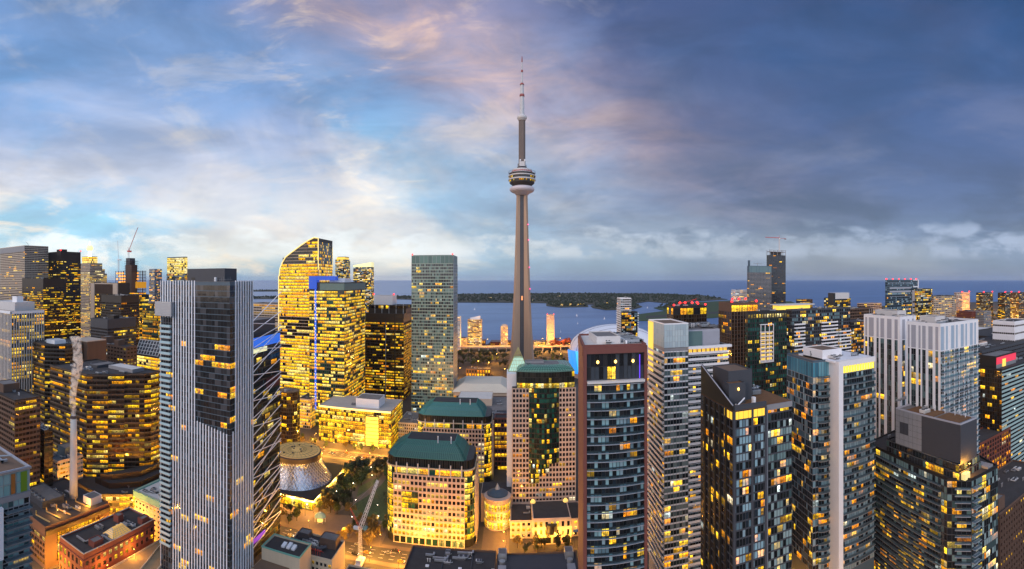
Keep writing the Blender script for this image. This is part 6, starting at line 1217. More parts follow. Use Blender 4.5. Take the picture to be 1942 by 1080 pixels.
# ------------------------------------------------------------ middle distance on the right
def mid(name, label, L, C, R_, R, top, wall, st, vb, beac=0, **kw):
    t = tower(name, label, L, C, R_, R, top, wall, st, vb=vb, fin=False, **kw)
    for p in t.poly[:beac]: t.beacon(p[0] + (1 if p[0] < t.c[0] else -1), p[1] + 1, t.H + 1.2, 5, 1.1)
    return t
t = mid('condo_tower', 'white and black stepped condo tower rising in front of the stadium dome', 1160, 1177, 1197, 640, 567, M['white'], dict(S_CONDO, lit=.05, sp=1.4, bw=3.2, ms=M['offwhite']), 650, units=1, dep=22)
xa, xb, ya, yb = bbox(t.poly); P = [(onY(1179, ya - 3), ya - 3), (onY(1209, ya - 3), ya - 3), (onY(1209, ya - 3), ya + 16), (onY(1179, ya - 3), ya + 16)]; t.W.prism(P, 0, hz(592, 636), M['black'], M['roof']); f = Face(P[0], P[1]); t.facade(f, 0, hz(594, 636), dict(S_CONDO, lit=.4, bw=2.2, ms=M['black'], pal=ORANGE)); t.balcony(Face(P[1], P[2]), 0, 14, [hz(596, 636) - 3.1 * k for k in range(24)], 1.8, M['white'], M['white']); t.balcony(Face((xa, yb), (xa, ya)), 2, yb - ya - 1, [t.H - 14 - 3.1 * k for k in range(28)], 1.6, M['white'], M['white']); t.finish()
t = mid('office_cube', 'black framed glass block with golden top floor and red roof beacons', 1265, 1277, 1340, 500, 583, M['black'], dict(S_BLACK, fh=4, bw=3, sp=.7, pw=.5, lit=.12, ms=M['bronze'], dark=BROWNG), 680, beac=3, z1=hz(598, 500), units=2)
for i in (0, 3): t.facade(t.face(i), hz(598, 500), t.H - 1, dict(S_GOLD, fh=7.3, bw=7.5, sp=.7, pw=.7, lit=1, k=.95))
for k in range(4): t.beacon(t.c[0] - 10 + 7 * k, t.c[1] - 6 + 3 * (k % 2), t.H + 3, 6, 1.3)
mb = MB(); mb.tube((t.c[0] - 8, t.c[1], t.H + 3), (t.c[0] + 12, t.c[1], t.H + 8), .4, .3, 5, M['redpaint']); t.part('maintenance_arm', mb); t.finish()
t = mid('bronze_tower', 'bronze grey tower with orange lit top floor and red lights behind the white banded one', 1363, 1387, 1437, 430, 577, M['brown'], dict(S_BLACK, fh=3.4, bw=3.2, sp=.6, pw=.5, lit=.09, ms=M['bronze'], mp=M['brown'], dark=BROWNG, mode='condo', pal=ORANGE), 720, beac=2, z1=hz(592, 430)); f = t.face(0)
t.facade(f, hz(592, 430), t.H - 1, dict(S_GOLD, fh=6.5, bw=6, sp=.5, pw=.5, lit=1, k=.8, pal=ORANGE[:3])); 
for k in range(3): t.beacon(t.c[0] - 8 + 7 * k, t.c[1] - 4, t.H + 3, 6, 1.1)
t.finish()
t = mid('green_tower', 'dark green glass tower with lit attic windows and a white balcony cage', 1413, 1418, 1492, 355, 594, M['black'], dict(S_CONDO, fh=3.1, bw=1.9, sp=.8, pw=.5, lit=.10, ms=M['black'], dark=GREENG + [(.03, .13, .12)], pal=GOLD), 750, z1=hz(606, 355), units=3); f = t.face(0)
t.facade(f, hz(606, 355), t.H - .6, dict(S_GRID, fh=4.4, bw=2.4, sp=1.4, pw=.8, lit=1, pal=PALE, ms=M['black'])); a0, a1 = f.w * .30, f.w * .62; zt, zb = hz(618, 355), hz(688, 355)
t.balcony(f, a0, a1, [zb + 3.1 * k for k in range(int((zt - zb) / 3.1))], 1.5, M['offwhite'], M['offwhite'], h=.9)
mb = MB()
for k in range(4): x = a0 + (a1 - a0) * k / 3; mb.fbox(f, x - .2, x + .2, zb - 1, zt, 1.5, 1.9, M['white'])
for z in (zb - 1, zt): mb.fbox(f, a0 - .2, a1 + .2, z, z + .5, 0, 1.95, M['white'])
t.part('balcony_frame', mb); mb = MB()
for k in range(8):
    for j in range(2): mb.fbox(f, a0 + .4 + j * (a1 - a0) / 2, a0 + (j + .9) * (a1 - a0) / 2, zb + .4 + k * 2.85, zb + 2.4 + k * 2.85, .3, .36, emis('cage_glow', (1, .6, .12), .8))
t.part('lit_balcony_door', mb); t.finish()
t = mid('balcony_block', 'wide dark condo block with long white balconies and a gold lit roof canopy', 1490, 1502, 1612, 420, 590, M['darkgrey'], dict(S_CONDO, fh=3.2, bw=2.2, sp=.8, pw=.4, lit=.26, ms=M['darkgrey'], dark=DARK + [(.15, .25, .28)], pal=ORANGE + GOLD), 690, units=3); f = t.face(0)
zs = [hz(617, 420) - 3.2 * k for k in range(14)]; t.balcony(f, f.w * .03, f.w * .2, zs, 1.6, M['white'], M['white']); t.balcony(f, f.w * .48, f.w * .76, zs, 1.6, M['white'], M['white']); t.balcony(f, f.w * .78, f.w, zs[3:], 2.0, M['white'], M['white'])
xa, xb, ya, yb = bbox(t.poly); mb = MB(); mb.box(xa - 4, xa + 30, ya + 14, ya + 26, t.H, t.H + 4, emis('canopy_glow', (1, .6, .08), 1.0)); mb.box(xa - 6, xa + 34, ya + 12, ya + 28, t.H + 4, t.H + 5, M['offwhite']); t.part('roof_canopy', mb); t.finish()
# lakeside pair of tall towers with crane
t = mid('lakeside_tower', 'slim blue grey condo tower, shorter of the tall lakeside pair', 1417, 1421, 1463, 1250, 505, M['bluegrey'], dict(S_CONDO, fh=3.4, bw=4.5, sp=1.2, pw=.3, lit=.10, ms=M['grey'], dark=BLUEG[:2] + DARK, pal=ORANGE), 580, z1=hz(517, 1250), units=0)
f = t.face(0); t.facade(f, hz(517, 1250), t.H, dict(S_CONDO, fh=14, bw=4, sp=.5, lit=0, dark=[(.12, .20, .22), (.10, .17, .20)])); mb = MB(); mb.box(t.poly[0][0] - 1, t.poly[0][0] + 2.5, t.poly[0][1], t.poly[0][1] + 6, t.H, hz(494, 1250), M['bluegrey']); t.part('roof_blade', mb); mb = MB(); mb.tube((t.c[0] - 6, t.c[1], t.H), (t.c[0] - 6, t.c[1], t.H + 8), .5, .5, 5, M['grey']); mb.tube((t.c[0] - 18, t.c[1], t.H + 7), (t.c[0] + 8, t.c[1], t.H + 8), .4, .4, 5, M['grey']); t.part('maintenance_arm', mb); t.finish()
t = mid('lakeside_tower', 'dark unfinished condo tower under a red crane, taller of the lakeside pair', 1454, 1459, 1490, 1330, 484, M['black'], dict(S_CONDO, fh=3.4, bw=4.2, sp=1.0, pw=.4, lit=.05, ms=M['darkgrey'], dark=BLUEG[:2] + DARK, pal=ORANGE), 580, units=0, parapet=0); xa, xb, ya, yb = bbox(t.poly); mb = MB()
for i in range(5):
    for yy in (ya, yb - 1): x = xa + (xb - xa - 1) * i / 4; mb.box(x, x + 1, yy, yy + 1, t.H, hz(474, 1330), M['grey'])
mb.box(xa, xb, ya, yb, hz(478, 1330), hz(477, 1330), M['grey']); mb.box(xa, xb, ya, ya + 1, hz(474.6, 1330), hz(474, 1330), M['grey']); mb.box(xa + 8, xb - 12, ya + 6, yb - 6, t.H, hz(477, 1330), M['darkgrey']); t.part('open_floors', mb); t.finish()
def hammer_crane(label, px, R, pyb, pyt, pxl, pxr):
    x, y = pol(px, R); zb, zt = hz(pyb, R), hz(pyt, R); r = empty('tower_crane', (x, y, zb), label, 'crane'); mb = MB(); w = 1.2
    for sx_ in (-w, w):
        for sy_ in (-w, w): mb.tube((x + sx_, y + sy_, zb), (x + sx_, y + sy_, zt), .35, .35, 5, M['offwhite'])
    n = max(3, int((zt - zb) / 3))
    for k in range(n): a, c = zb + (zt - zb) * k / n, zb + (zt - zb) * (k + 1) / n; mb.tube((x - w, y - w, a), (x + w, y - w, c), .22, .22, 4, M['offwhite']); mb.tube((x - w, y - w, c), (x + w, y - w, c), .2, .2, 4, M['offwhite'])
    mb.build('mast', r, 'p'); xl, xr = pol(pxl, R)[0], pol(pxr, R)[0]; mb = MB()
    for (za, yy) in ((zt, -.9), (zt, .9), (zt + 2, 0)): mb.tube((xl, y + yy, za - (1.2 if za > zt else 0)), (x, y + yy, za), .3, .35, 5, M['redpaint'])
    n = int((x - xl) / 3)
    for k in range(n): a, c = xl + 3 * k, xl + 3 * k + 1.5; mb.tube((a, y - .9, zt), (c, y, zt + 1.8), .2, .2, 4, M['redpaint']); mb.tube((c, y, zt + 1.8), (c + 1.5, y - .9, zt), .2, .2, 4, M['redpaint'])
    mb.build('jib', r, 'p'); mb = MB(); mb.tube((x, y, zt), (xr, y, zt), .5, .5, 5, M['redpaint']); mb.box(xr - 5, xr, y - 1.3, y + 1.3, zt - 3.4, zt - .2, M['grey']); mb.build('counter_jib', r, 'p')
    mb = MB(); mb.tube((x - 1, y, zt), (x, y, zt + 8), .4, .25, 5, M['redpaint']); mb.tube((x, y, zt + 8), ((x + xl) / 2, y, zt + 2), .13, .13, 4, M['grey']); mb.tube((x, y, zt + 8), (xr - 2, y, zt), .13, .13, 4, M['grey']); mb.build('apex', r, 'p'); mb = MB(); mb.box(x - 1.2, x + 1.4, y - 2.6, y - 1, zt - 3, zt, M['white']); mb.build('cab', r, 'p'); return r
hammer_crane('red hammerhead tower crane over the taller lakeside tower', 1478, 1330, 477, 452, 1442, 1496)
t = mid('lakeside_block', 'small white lit block left of the tall lakeside pair', 1391, 1396, 1419, 1300, 551, M['white'], dict(S_CONDO, fh=4, bw=4, sp=2, lit=.4), 580, dep=30); t.finish()
tower('lakeside_block', 'small dark block just right of the tall lakeside pair', 1515, 1520, 1541, 1500, 569, M['bronze'], dict(S_BAND, lit=.4, bw=5), vb=590, dep=30)
t = mid('condo_tower', 'black condo tower with a blank white upper box against the lake', 1575, 1581, 1613, 760, 567, M['black'], dict(S_CONDO, fh=3.1, bw=2.6, sp=.7, lit=.4, ms=M['black'], dark=DARK, pal=GOLD), 610, dep=25); xa, xb, ya, yb = bbox(t.poly); mb = MB(); mb.box(xa + 3, xb - 3, ya - .6, ya + 12, hz(568, 755), hz(556, 755), M['offwhite']); mb.box(xa - .5, xa + 3, ya - .6, ya + 14, hz(580, 755), hz(556.5, 755), M['black']); t.part('upper_box', mb); t.finish()
tower('brown_block', 'plain brown low block with dark windows below the black and white condo', 1595, 1600, 1655, 620, 588, M['brown'], dict(S_BAND, lit=.12, fh=4), dep=30, vb=620, cat='building')
tower('lit_block', 'small block with flared amber lit corner behind the blue glass tower', 1608, 1614, 1655, 470, 612, M['bronze'], dict(S_CONDO, lit=.45, sp=1.0, pal=ORANGE), dep=22, vb=665, cat='building', parapet=.5)
tower('lakeside_block', 'pale peach flat block by the lake left of the dark tower with red beacons', 1640, 1644, 1672, 1300, 577, M['pink'], dict(S_BAND, lit=.15, fh=5, bw=6), dep=40, vb=596)
# large dark tower with red beacons, far right
t = mid('dark_office_tower', 'broad dark office tower with white bands, red beacon row and a striped slanting fin', 1679, 1682, 1740, 900, 532, M['bluegrey'], dict(S_BLACK, fh=4, bw=3.4, sp=1.2, pw=.3, lit=.35, grad=1.0, ms=M['bluegrey'], dark=BLUEG), 605, units=1)
f = t.face(0)
for py in (537, 545.5, 552.5, 563): t.W.fbox(f, f.w * .08, f.w * .76, hz(py + (3 if 540 < py < 560 else .6), 900), hz(py, 900), .3, .7, M['silver'])
t.W.fbox(f, f.w * .80, f.w * .97, 0, hz(552, 900), .3, 2.4, M['silver'])
for k in range(11): z = 20 + k * 11; t.W.fbox(f, f.w * .80, f.w * .97, z, z + 3, 2.4, 2.7, M['black'])
t.W.fbox(f, f.w + 1.0, f.w + 3.4, 0, t.H, -2, .4, M['white']); mb = MB(); mb.fbox(f, f.w * .84, f.w + 3, t.H - 14, t.H - 12, .2, .9, M['white']); t.part('corner_frame', mb); mb = MB(); mb.fbox(f, f.w * .84, f.w + 3, t.H - .5, t.H + 1, .2, .9, M['white']); t.part('corner_frame', mb)
for k in range(6): p = f.pt(f.w * (.01 + .195 * k), -2, 0); t.beacon(p[0], p[1], t.H + 1.2, 5, 1.4)
t.finish()
tower('lit_tower', 'mustard lit tower touching the dark office tower with red beacons on its right', 1738, 1741, 1768, 950, 549, M['bronze'], dict(S_CONDO, fh=4, bw=4, sp=1.4, lit=.6, pal=GOLD), vb=620, dep=30)
tower('lit_block', 'checker patterned block with lit attic right of the mustard lit tower', 1768, 1771, 1813, 980, 563, M['bronze'], dict(S_GRID, fh=4.2, bw=5, sp=1.8, pw=1.6, lit=.35, ms=M['tan']), vb=620, dep=36)
for i, (lab, L, R_, d, tp) in enumerate((('pinkish slim tower with two red beacons, first of the far right towers', 1822, 1839, 1500, 556), ('dark slim tower with red beacons and amber windows, second of the far right towers', 1863, 1883, 1650, 556), ('thin dark tower with a pair of red beacons, third of the far right towers', 1904, 1919, 1700, 556), ('dark tower with red beacons cut by the right edge', 1930, 1950, 1500, 556))):
    t = mid('residential_tower', lab, L, L + 2, R_, d, tp, (M['pink'], M['black'], M['black'], M['bronze'])[i], dict(S_CONDO, fh=4, bw=5, sp=2.2, lit=.22, pal=ORANGE), 610, dep=30, units=0, beac=2); t.beacon(t.poly[0][0] + 3, t.poly[0][1], t.H + 1.5, 6, 2.2); t.beacon(t.poly[1][0] - 3, t.poly[1][1], t.H + 1.5, 6, 2.2); t.finish()
# mid-low blocks far right
b = tower('black_shed', 'wide black flat block with small roof boxes right of the white pair', 1845, 1862, 1990, 480, 668, M['darkgrey'], dict(S_BAND, fh=4.4, bw=4, sp=3.2, lit=.06, ms=M['darkgrey']), dep=60, vb=760, cat='building', units=8)
tower('black_shed', 'second dark block behind the first, with scattered lit windows', 1857, 1880, 1990, 620, 640, M['bronze'], dict(S_BAND, fh=4.4, bw=4, sp=2.6, lit=.2), dep=60, vb=700, cat='building', units=5)
tower('lit_block', 'golden lit glass block with a pale slanted roof left of the dark sheds', 1848, 1852, 1885, 700, 628, M['grey'], dict(S_GOLD, lit=.85), roof=M['roofwhite'], dep=50, vb=660, cat='building')
tower('rust_block', 'rust coloured mid-rise near the far right towers', 1838, 1843, 1864, 1000, 592, M['red'], dict(S_GRID, lit=.2), dep=40, vb=615, cat='building'); tower('grey_block', 'grey mid-rise with light end wall beside the rust coloured one', 1862, 1866, 1880, 1000, 592, M['grey'], dict(S_GRID, lit=.3), dep=40, vb=615, cat='building')
tower('white_shed', 'small white rooftop building on the dark sheds at the right edge', 1920, 1924, 1955, 560, 612, M['white'], dict(S_BAND, lit=0, fh=9, sp=7), dep=30, vb=640, cat='building')
tower('condo_slab', 'dark condo slab squeezed between the nearer white tower and the banded block', 1854, 1856, 1866, 400, 740, M['bronze'], dict(S_CONDO, lit=.2, ms=M['grey'], sp=.9), dep=20, near='l', vb=900, cat='building', units=0)
tower('ornate_block', 'pink and white patterned block peeping out behind the pink sign box', 1852, 1858, 1872, 520, 652, M['pink'], dict(S_GRID, lit=.2, ms=M['white']), dep=20, vb=690, cat='building', units=0)

# ------------------------------------------------------------ waterfront behind the observation tower
t = mid('waterfront_tower', 'lit condo tower with a flared roof fin on the waterfront', 887, 913, 916, 1220, 607, M['tan'], dict(S_CONDO, fh=3.2, bw=3.2, sp=1.0, lit=.55, pal=GOLD + PALE, dark=BLUEG), 660, dep=28, units=0); mb = MB(); mb.prism([(t.c[0] - 12, t.c[1] - 8), (t.c[0] + 14, t.c[1] - 8), (t.c[0] + 14, t.c[1] + 8), (t.c[0] - 12, t.c[1] + 8)], t.H, [t.H + 4, t.H + 9, t.H + 9, t.H + 4], M['white']); t.part('roof_fin', mb); t.finish()
t = mid('waterfront_tower', 'small peach tower with a rounded cap just left of the observation tower', 950, 963, 965.5, 1230, 620, M['tan'], dict(S_GRID, fh=3.4, bw=3.2, lit=.3), 660, dep=20, units=0); mb = MB(); mb.lathe(t.c[0], t.c[1], [(8, t.H), (8, t.H + 2), (5, t.H + 5), (1, t.H + 6)], 14, M['tan']); t.part('cap', mb); t.finish()
t = mid('waterfront_tower', 'slender pale pink tower alone against the water', 1037, 1037.5, 1051, 1210, 598, M['pink'], dict(S_GRID, fh=3.3, bw=3, sp=1.6, pw=1.6, lit=.08), 660, dep=18, near='l', units=0, beac=2); t.finish()
tower('waterfront_block', 'low lit block left of the lit waterfront condo', 868, 884, 886, 1200, 643, M['tan'], dict(S_GRID, lit=.5), dep=30, vb=660, cat='building'); tower('waterfront_block', 'low gold lit block between the peach tower and slender pink tower', 1012, 1013, 1034, 1230, 650, M['tan'], dict(S_GOLD, bw=4), dep=25, near='l', vb=660, cat='building'); tower('waterfront_block', 'long dark low block right of the slender pink tower', 1054, 1056, 1075, 1240, 650, M['bronze'], dict(S_GOLD, bw=4, lit=.5), dep=25, near='l', vb=660, cat='building')
tower('waterfront_tower', 'banded condo tower half hidden by the teal glass tower', 846, 872, 873, 1150, 602, M['white'], dict(S_CONDO, sp=1.2, lit=.3, fh=3.2, bw=3), dep=26, vb=660)
tower('rail_museum', 'low brown hall with gold lit arches among the trees by the rail lands', 884, 930, 934, 860, 702, M['brown'], dict(S_GOLD, bw=5, pw=2, sp=2, fh=8, lit=.8, pal=ORANGE), dep=24, vb=720, cat='building')
# ================================================================== HIGHWAY
hwm = solid('highway_deck', (.34, .24, .17), .8, .15, .2)
def highway(name, pts, z, w):
    h = empty(name, (pts[0][0], pts[0][1], 0), 'elevated highway glowing orange along the waterfront' if z < 11 else 'elevated highway glowing orange at the far right', 'highway'); mb = MB()
    for (x0, y0), (x1, y1) in zip(pts[:-1], pts[1:]):
        mb.hexa([(x0, y0, z - 2), (x1, y1, z - 2), (x1, y1 + w, z - 2), (x0, y0 + w, z - 2), (x0, y0, z), (x1, y1, z), (x1, y1 + w, z), (x0, y0 + w, z)], hwm)
        for o in (0, w - .4): mb.hexa([(x0, y0 + o, z), (x1, y1 + o, z), (x1, y1 + o + .4, z), (x0, y0 + o + .4, z), (x0, y0 + o, z + 1.1), (x1, y1 + o, z + 1.1), (x1, y1 + o + .4, z + 1.1), (x0, y0 + o + .4, z + 1.1)], M['concrete'])
    mb.build('deck', h, 'p')
    for (x0, y0), (x1, y1) in zip(pts[:-1], pts[1:]):
        for t_ in (.25, .75): mb = MB(); x, y = x0 + (x1 - x0) * t_, y0 + (y1 - y0) * t_; mb.box(x - 1, x + 1, y + 2, y + 4, 0, z - 2, M['concrete']); mb.box(x - 1, x + 1, y + w - 4, y + w - 2, 0, z - 2, M['concrete']); mb.box(x - 1.2, x + 1.2, y + 1, y + w - 1, z - 3.2, z - 2, M['concrete']); mb.build('pier', h, 'p')
    return h
HW1 = [(-160 + 45 * k, 1150 + 4 * k) for k in range(9)]; highway('elevated_highway', HW1, 10, 24)
HW2 = [pol(1880 + 12 * k, 1500 - 20 * k) for k in range(8)]; highway('elevated_highway', HW2, 12, 22)
# ================================================================== STREET LAMPS (lit lamps: each carries its own light)
def lamp_proto(kind):
    r = bpy.data.objects.new('street_lamp', None); sc.collection.objects.link(r); r.empty_display_size = 1; mb = MB()
    mb.tube((0, 0, 0), (0, 0, .5), .22, .2, 8, M['darkgrey']); mb.tube((0, 0, .5), (0, 0, 8), .11, .08, 8, M['darkgrey']); mb.tube((0, 0, 8), (1.3, 0, 8.5), .07, .06, 6, M['darkgrey']); mb.build('pole', r)
    mb = MB(); mb.box(.9, 2.1, -.22, .22, 8.4, 8.62, M['darkgrey']); hd = mb.build('lamp_head', r); mb = MB(); g = emis('lamp_lens', (1, .55, .10), 14) if kind else emis('lamp_lens_white', (1, .80, .62), 16)
    mb.lathe(1.5, 0, [(.1, 8.05), (.3, 8.12), (.34, 8.38), (.2, 8.4)], 10, g); mb.build('lens', hd)
    l = bpy.data.lights.new('lamp_light', 'POINT'); l.energy = 4600; l.color = (1, .42, .045) if kind else (1, .72, .45); l.shadow_soft_size = .5; o = bpy.data.objects.new('lamp_light', l); sc.collection.objects.link(o); o.parent = r; o.location = (1.5, 0, 7.6); return r
L0, L1 = lamp_proto(1), lamp_proto(0); nl = [0, 0]
def lamp(x, y, rz, label, group, kind=1, e=1.0, z=0.0):
    src = L0 if kind else L1
    o = src if nl[1 - kind] == 0 else copy_tree(src)
    nl[1 - kind] += 1; o.location = (x, y, z); o.rotation_euler = (0, 0, rz); tag(o, label, 'lamp', group)
    if e >= 7: o.scale = (2.4, 2.4, 2.4)
    if e != 1.0:
        for c in o.children:
            if c.type == 'LIGHT': c.data = c.data.copy(); c.data.energy *= e
lab = 'amber street lamp along the wide street behind the park'
for k in range(9): x = -232 + k * 24; lamp(x, 438, math.pi / 2, lab, 'street lamps on the street behind the park', 1, 2.7)
for k in range(8): x = -228 + k * 24; lamp(x, 458, -math.pi / 2, lab, 'street lamps on the street behind the park', 1, 2.7)
for k in range(12): x = -200 + k * 18.7; lamp(x, 284, math.pi / 2, 'amber street lamp along the street at the bottom of the park', 'street lamps at the bottom of the park', 1, 2.3)
for k in range(7): x = -190 + k * 26; lamp(x, 303, -math.pi / 2, 'amber street lamp on the plaza side of the bottom street', 'street lamps on the plaza side', 1, .8)
for x, y in ((-138, 352), (-128, 372), (-120, 392), (-126, 408), (-98, 340), (-90, 355), (-116, 344), (-150, 322), (-110, 318), (-95, 326)): lamp(x, y, x, 'white globe lamp lighting the park lawn and paths', 'white lamps in the park', 0, .55)
for k in range(4): lamp(-146, 338 + 17 * k, 0, 'amber lamp along the right side of the concert hall', 'lamps beside the concert hall', 1, 2.2)
for k in range(5): lamp(-186 + k * 10, 328, 0, 'amber lamp in front of the concert hall canopy', 'lamps in front of the concert hall', 1, 1.0)
for k in range(4): lamp(-4, 306 + 11 * k, math.pi, 'warm lamp in the paved court by the stone podium', 'lamps in the paved court', 1, .6)
for k in range(4): lamp(8 + 11 * k, 311, math.pi / 2, 'warm lamp in front of the stone podium arcade', 'lamps in front of the arcade', 1, .7)
for k in range(6): lamp(-228.3, 130 + 22 * k, math.pi, 'amber lamp in the lane left of the red brick block', 'lamps in the brick lane', 1, 3.2)
for k in range(5): lamp(-213, 312 + 28 * k, math.pi, 'amber street lamp on the side street left of the concert hall', 'lamps left of the concert hall', 1, 2.6)
for i, (x, y) in enumerate(HW1): lamp(x + 10, y + 1, math.pi / 2, 'orange highway lamp on the waterfront highway', 'lamps on the waterfront highway', 1, 8, 10)
for i, (x, y) in enumerate(HW2): lamp(x, y + 1, math.pi / 2, 'orange highway lamp on the far right highway', 'lamps on the far right highway', 1, 30, 12)
for px, py in ((1062, 690), (1078, 668), (905, 705), (925, 708), (940, 690), (870, 720), (955, 722), (1040, 668), (1020, 672)): x, y = ground(px, py); lamp(x, y, 1, 'amber yard lamp by the rail lands', 'lamps by the rail lands', 1, 7)
for k in range(6): lamp(236 + (k % 2) * 7, 150 + 42 * k, 0, 'amber street lamp in the canyon street at the lower right', 'lamps in the right canyon street', 1, 1.5)
for k in range(5): lamp(70 + 30 * k, 118, 0, 'amber street lamp at the foot of the right hand towers', 'lamps at the foot of the right towers', 1, 1.5)
for k in range(4): lamp(122, 150 + 25 * k, 0, 'amber street lamp between the sloped tower and blue glass tower', 'lamps between the right towers', 1, 1.6)
rr = random.Random(5)
for k in range(64):
    px, py = rr.uniform(1770, 1942), rr.uniform(580, 640); x, y = ground(px, py); lamp(x, y, rr.uniform(0, 6), 'tiny amber street lamp scattered in the far right district', 'far right street lamps', 1, 7)
for k in range(16): x, y = ground(rr.uniform(1500, 1740), rr.uniform(588, 612)); lamp(x, y, 0, 'tiny amber street lamp on the lakeside flats', 'lakeside street lamps', 1, 8)
for k, (x, y, z) in enumerate(lamps_extra): lamp(x, y, k, 'amber lamp standing on a flat roof or deck at the lower edge', 'roof deck lamps', 1, .5, z - 8 if z < 30 else z - 6)
for k in range(8): lamp(-243.5, 214 + 11 * k, 0, 'amber lamp along the foot of the stepped podium', 'lamps at the stepped podium', 1, 2.4)
for k in range(6): lamp(-296 + 8 * k, 222, math.pi / 2, 'amber lamp in the yard behind the works building', 'lamps behind the works building', 1, 2.0)
for k in range(5): lamp(-236 + 26 * k, 476, 0, 'amber lamp at the foot of the golden glass block', 'lamps at the golden glass block', 1, 1.6)
# ================================================================== TREES
def tree_proto(leaf, seed, h=8.0, w=3.6, n=420, conical=False):
    r = random.Random(seed); root = bpy.data.objects.new('tree', None); sc.collection.objects.link(root); root.empty_display_size = 1; mb = MB(); mb.tube((0, 0, 0), (.1, 0, h * .35), .24, .17, 7, M['bark']); mb.tube((.1, 0, h * .35), (.2, .1, h * .75), .17, .06, 6, M['bark'])
    for k in range(6): a = k * 1.05 + r.random(); mb.tube((.1, 0, h * (.30 + .05 * k)), (math.cos(a) * w * .6, math.sin(a) * w * .6, h * (.5 + .06 * k)), .09, .03, 5, M['bark'])
    mb.build('trunk', root); mb = MB(); cl = [(r.gauss(0, w * .40), r.gauss(0, w * .40), h * r.uniform(.42, .92), r.uniform(.7, 1.3) * w * .36) for _ in range(11)]
    for k in range(n):
        cx_, cy_, cz, cr = cl[k % len(cl)]; d = Vector((r.gauss(0, 1), r.gauss(0, 1), r.gauss(0, .8))).normalized() * cr * r.uniform(.5, 1.05); c = Vector((cx_, cy_, cz)) + d; u_ = Vector((r.gauss(0, 1), r.gauss(0, 1), r.gauss(0, 1))).normalized(); v_ = u_.orthogonal().normalized(); s_ = r.uniform(.32, .72)
        mb.face([tuple(c + u_ * s_), tuple(c + v_ * s_ * .6), tuple(c - u_ * s_), tuple(c - v_ * s_ * .6)], leaf)
    mb.build('crown', root); return root
T0 = [tree_proto(LEAF, 1), tree_proto(LEAFD, 2), tree_proto(LEAFY, 3, 7), tree_proto(LEAFR, 4, 9)]; used = set()
def tree(kind, x, y, s, label, group):
    o = T0[kind] if kind not in used else copy_tree(T0[kind]); used.add(kind); o.location = (x, y, 0); k = rr.uniform(.85, 1.2) * s; o.scale = (k * rr.uniform(.9, 1.15), k, k * rr.uniform(.9, 1.15)); o.rotation_euler = (0, 0, rr.uniform(0, 6)); tag(o, label, 'tree', group)
rr = random.Random(9); done = []
def scatter(poly, n, kinds, s, label, group, gap=5):
    xs = [p[0] for p in poly]; ys = [p[1] for p in poly]; k = q = 0
    while k < n and q < 4000:
        q += 1; x, y = rr.uniform(min(xs), max(xs)), rr.uniform(min(ys), max(ys))
        if not inside(x, y, poly) or any((x - a) ** 2 + (y - c) ** 2 < gap * gap for a, c in done): continue
        k += 1; done.append((x, y)); kd = rr.choice(kinds); tree(kd, x, y, s, ('green', 'dark green', 'yellowing', 'red leaved')[kd] + ' ' + label, ('green ', 'dark ', 'yellowing ', 'red ')[kd] + group)
    return k
scatter([(-144, 366), (-134, 366), (-116, 414), (-144, 428)], 26, (0, 1), 1.25, 'tree in the grove beside the concert hall path', 'trees by the concert hall path', 4.2)
scatter([(-112, 400), (-86, 400), (-86, 432), (-128, 432), (-124, 416)], 20, (0, 1), 1.2, 'tree at the far end of the park', 'trees at the far end of the park', 5)
scatter([(-92, 345), (-86, 345), (-86, 420), (-96, 420)], 18, (0, 1), 1.2, 'tree along the left side of the civic block', 'trees along the civic block', 5)
scatter([(-146, 332), (-118, 332), (-124, 362), (-145, 364)], 18, (0, 1, 2), 1.1, 'tree in front of the concert hall corner', 'trees at the concert hall corner', 4.5)
scatter([(-112, 300), (-88, 300), (-88, 330), (-104, 330)], 14, (2, 0, 2), 1.1, 'tree between the plaza and the civic block', 'trees between plaza and civic block', 5)
scatter([(-205, 303), (-150, 303), (-150, 326), (-205, 326)], 20, (0, 1, 2), 1.0, 'tree on the plaza below the concert hall', 'trees on the plaza', 5)
scatter([(2, 303), (48, 303), (48, 314), (2, 314)], 10, (0, 1, 2), .9, 'tree in front of the stone podium', 'trees in front of the podium', 4)
scatter([(-240, 459), (-60, 459), (-60, 470), (-240, 470)], 18, (1, 0, 2), .9, 'tree on the far pavement of the wide street', 'trees on the wide street', 6)
scatter([(-128, 925), (-12, 925), (-12, 1125), (-128, 1125)], 52, (1, 1, 0), 1.5, 'tree in the rail lands below the observation tower', 'trees in the rail lands', 7)
scatter([(48, 900), (118, 900), (128, 1120), (48, 1120)], 24, (1, 0), 1.3, 'tree right of the observation tower base', 'trees right of the tower base', 7)
scatter([(96, 1190), (150, 1190), (160, 1290), (110, 1300)], 9, (1, 3, 3), 2.2, 'tree clump by the water left of the stadium', 'trees left of the stadium', 10)
scatter([pol(1815, 1500), pol(1950, 1400), pol(1950, 2600), pol(1815, 2600)], 44, (1, 1, 0), 2.2, 'distant tree in the far right district', 'trees in the far right district', 20)
scatter([pol(1480, 1900), pol(1680, 1700), pol(1680, 2800), pol(1500, 2400)], 34, (1, 1, 0), 2.4, 'distant tree on the lakeside flats', 'trees on the lakeside flats', 20)
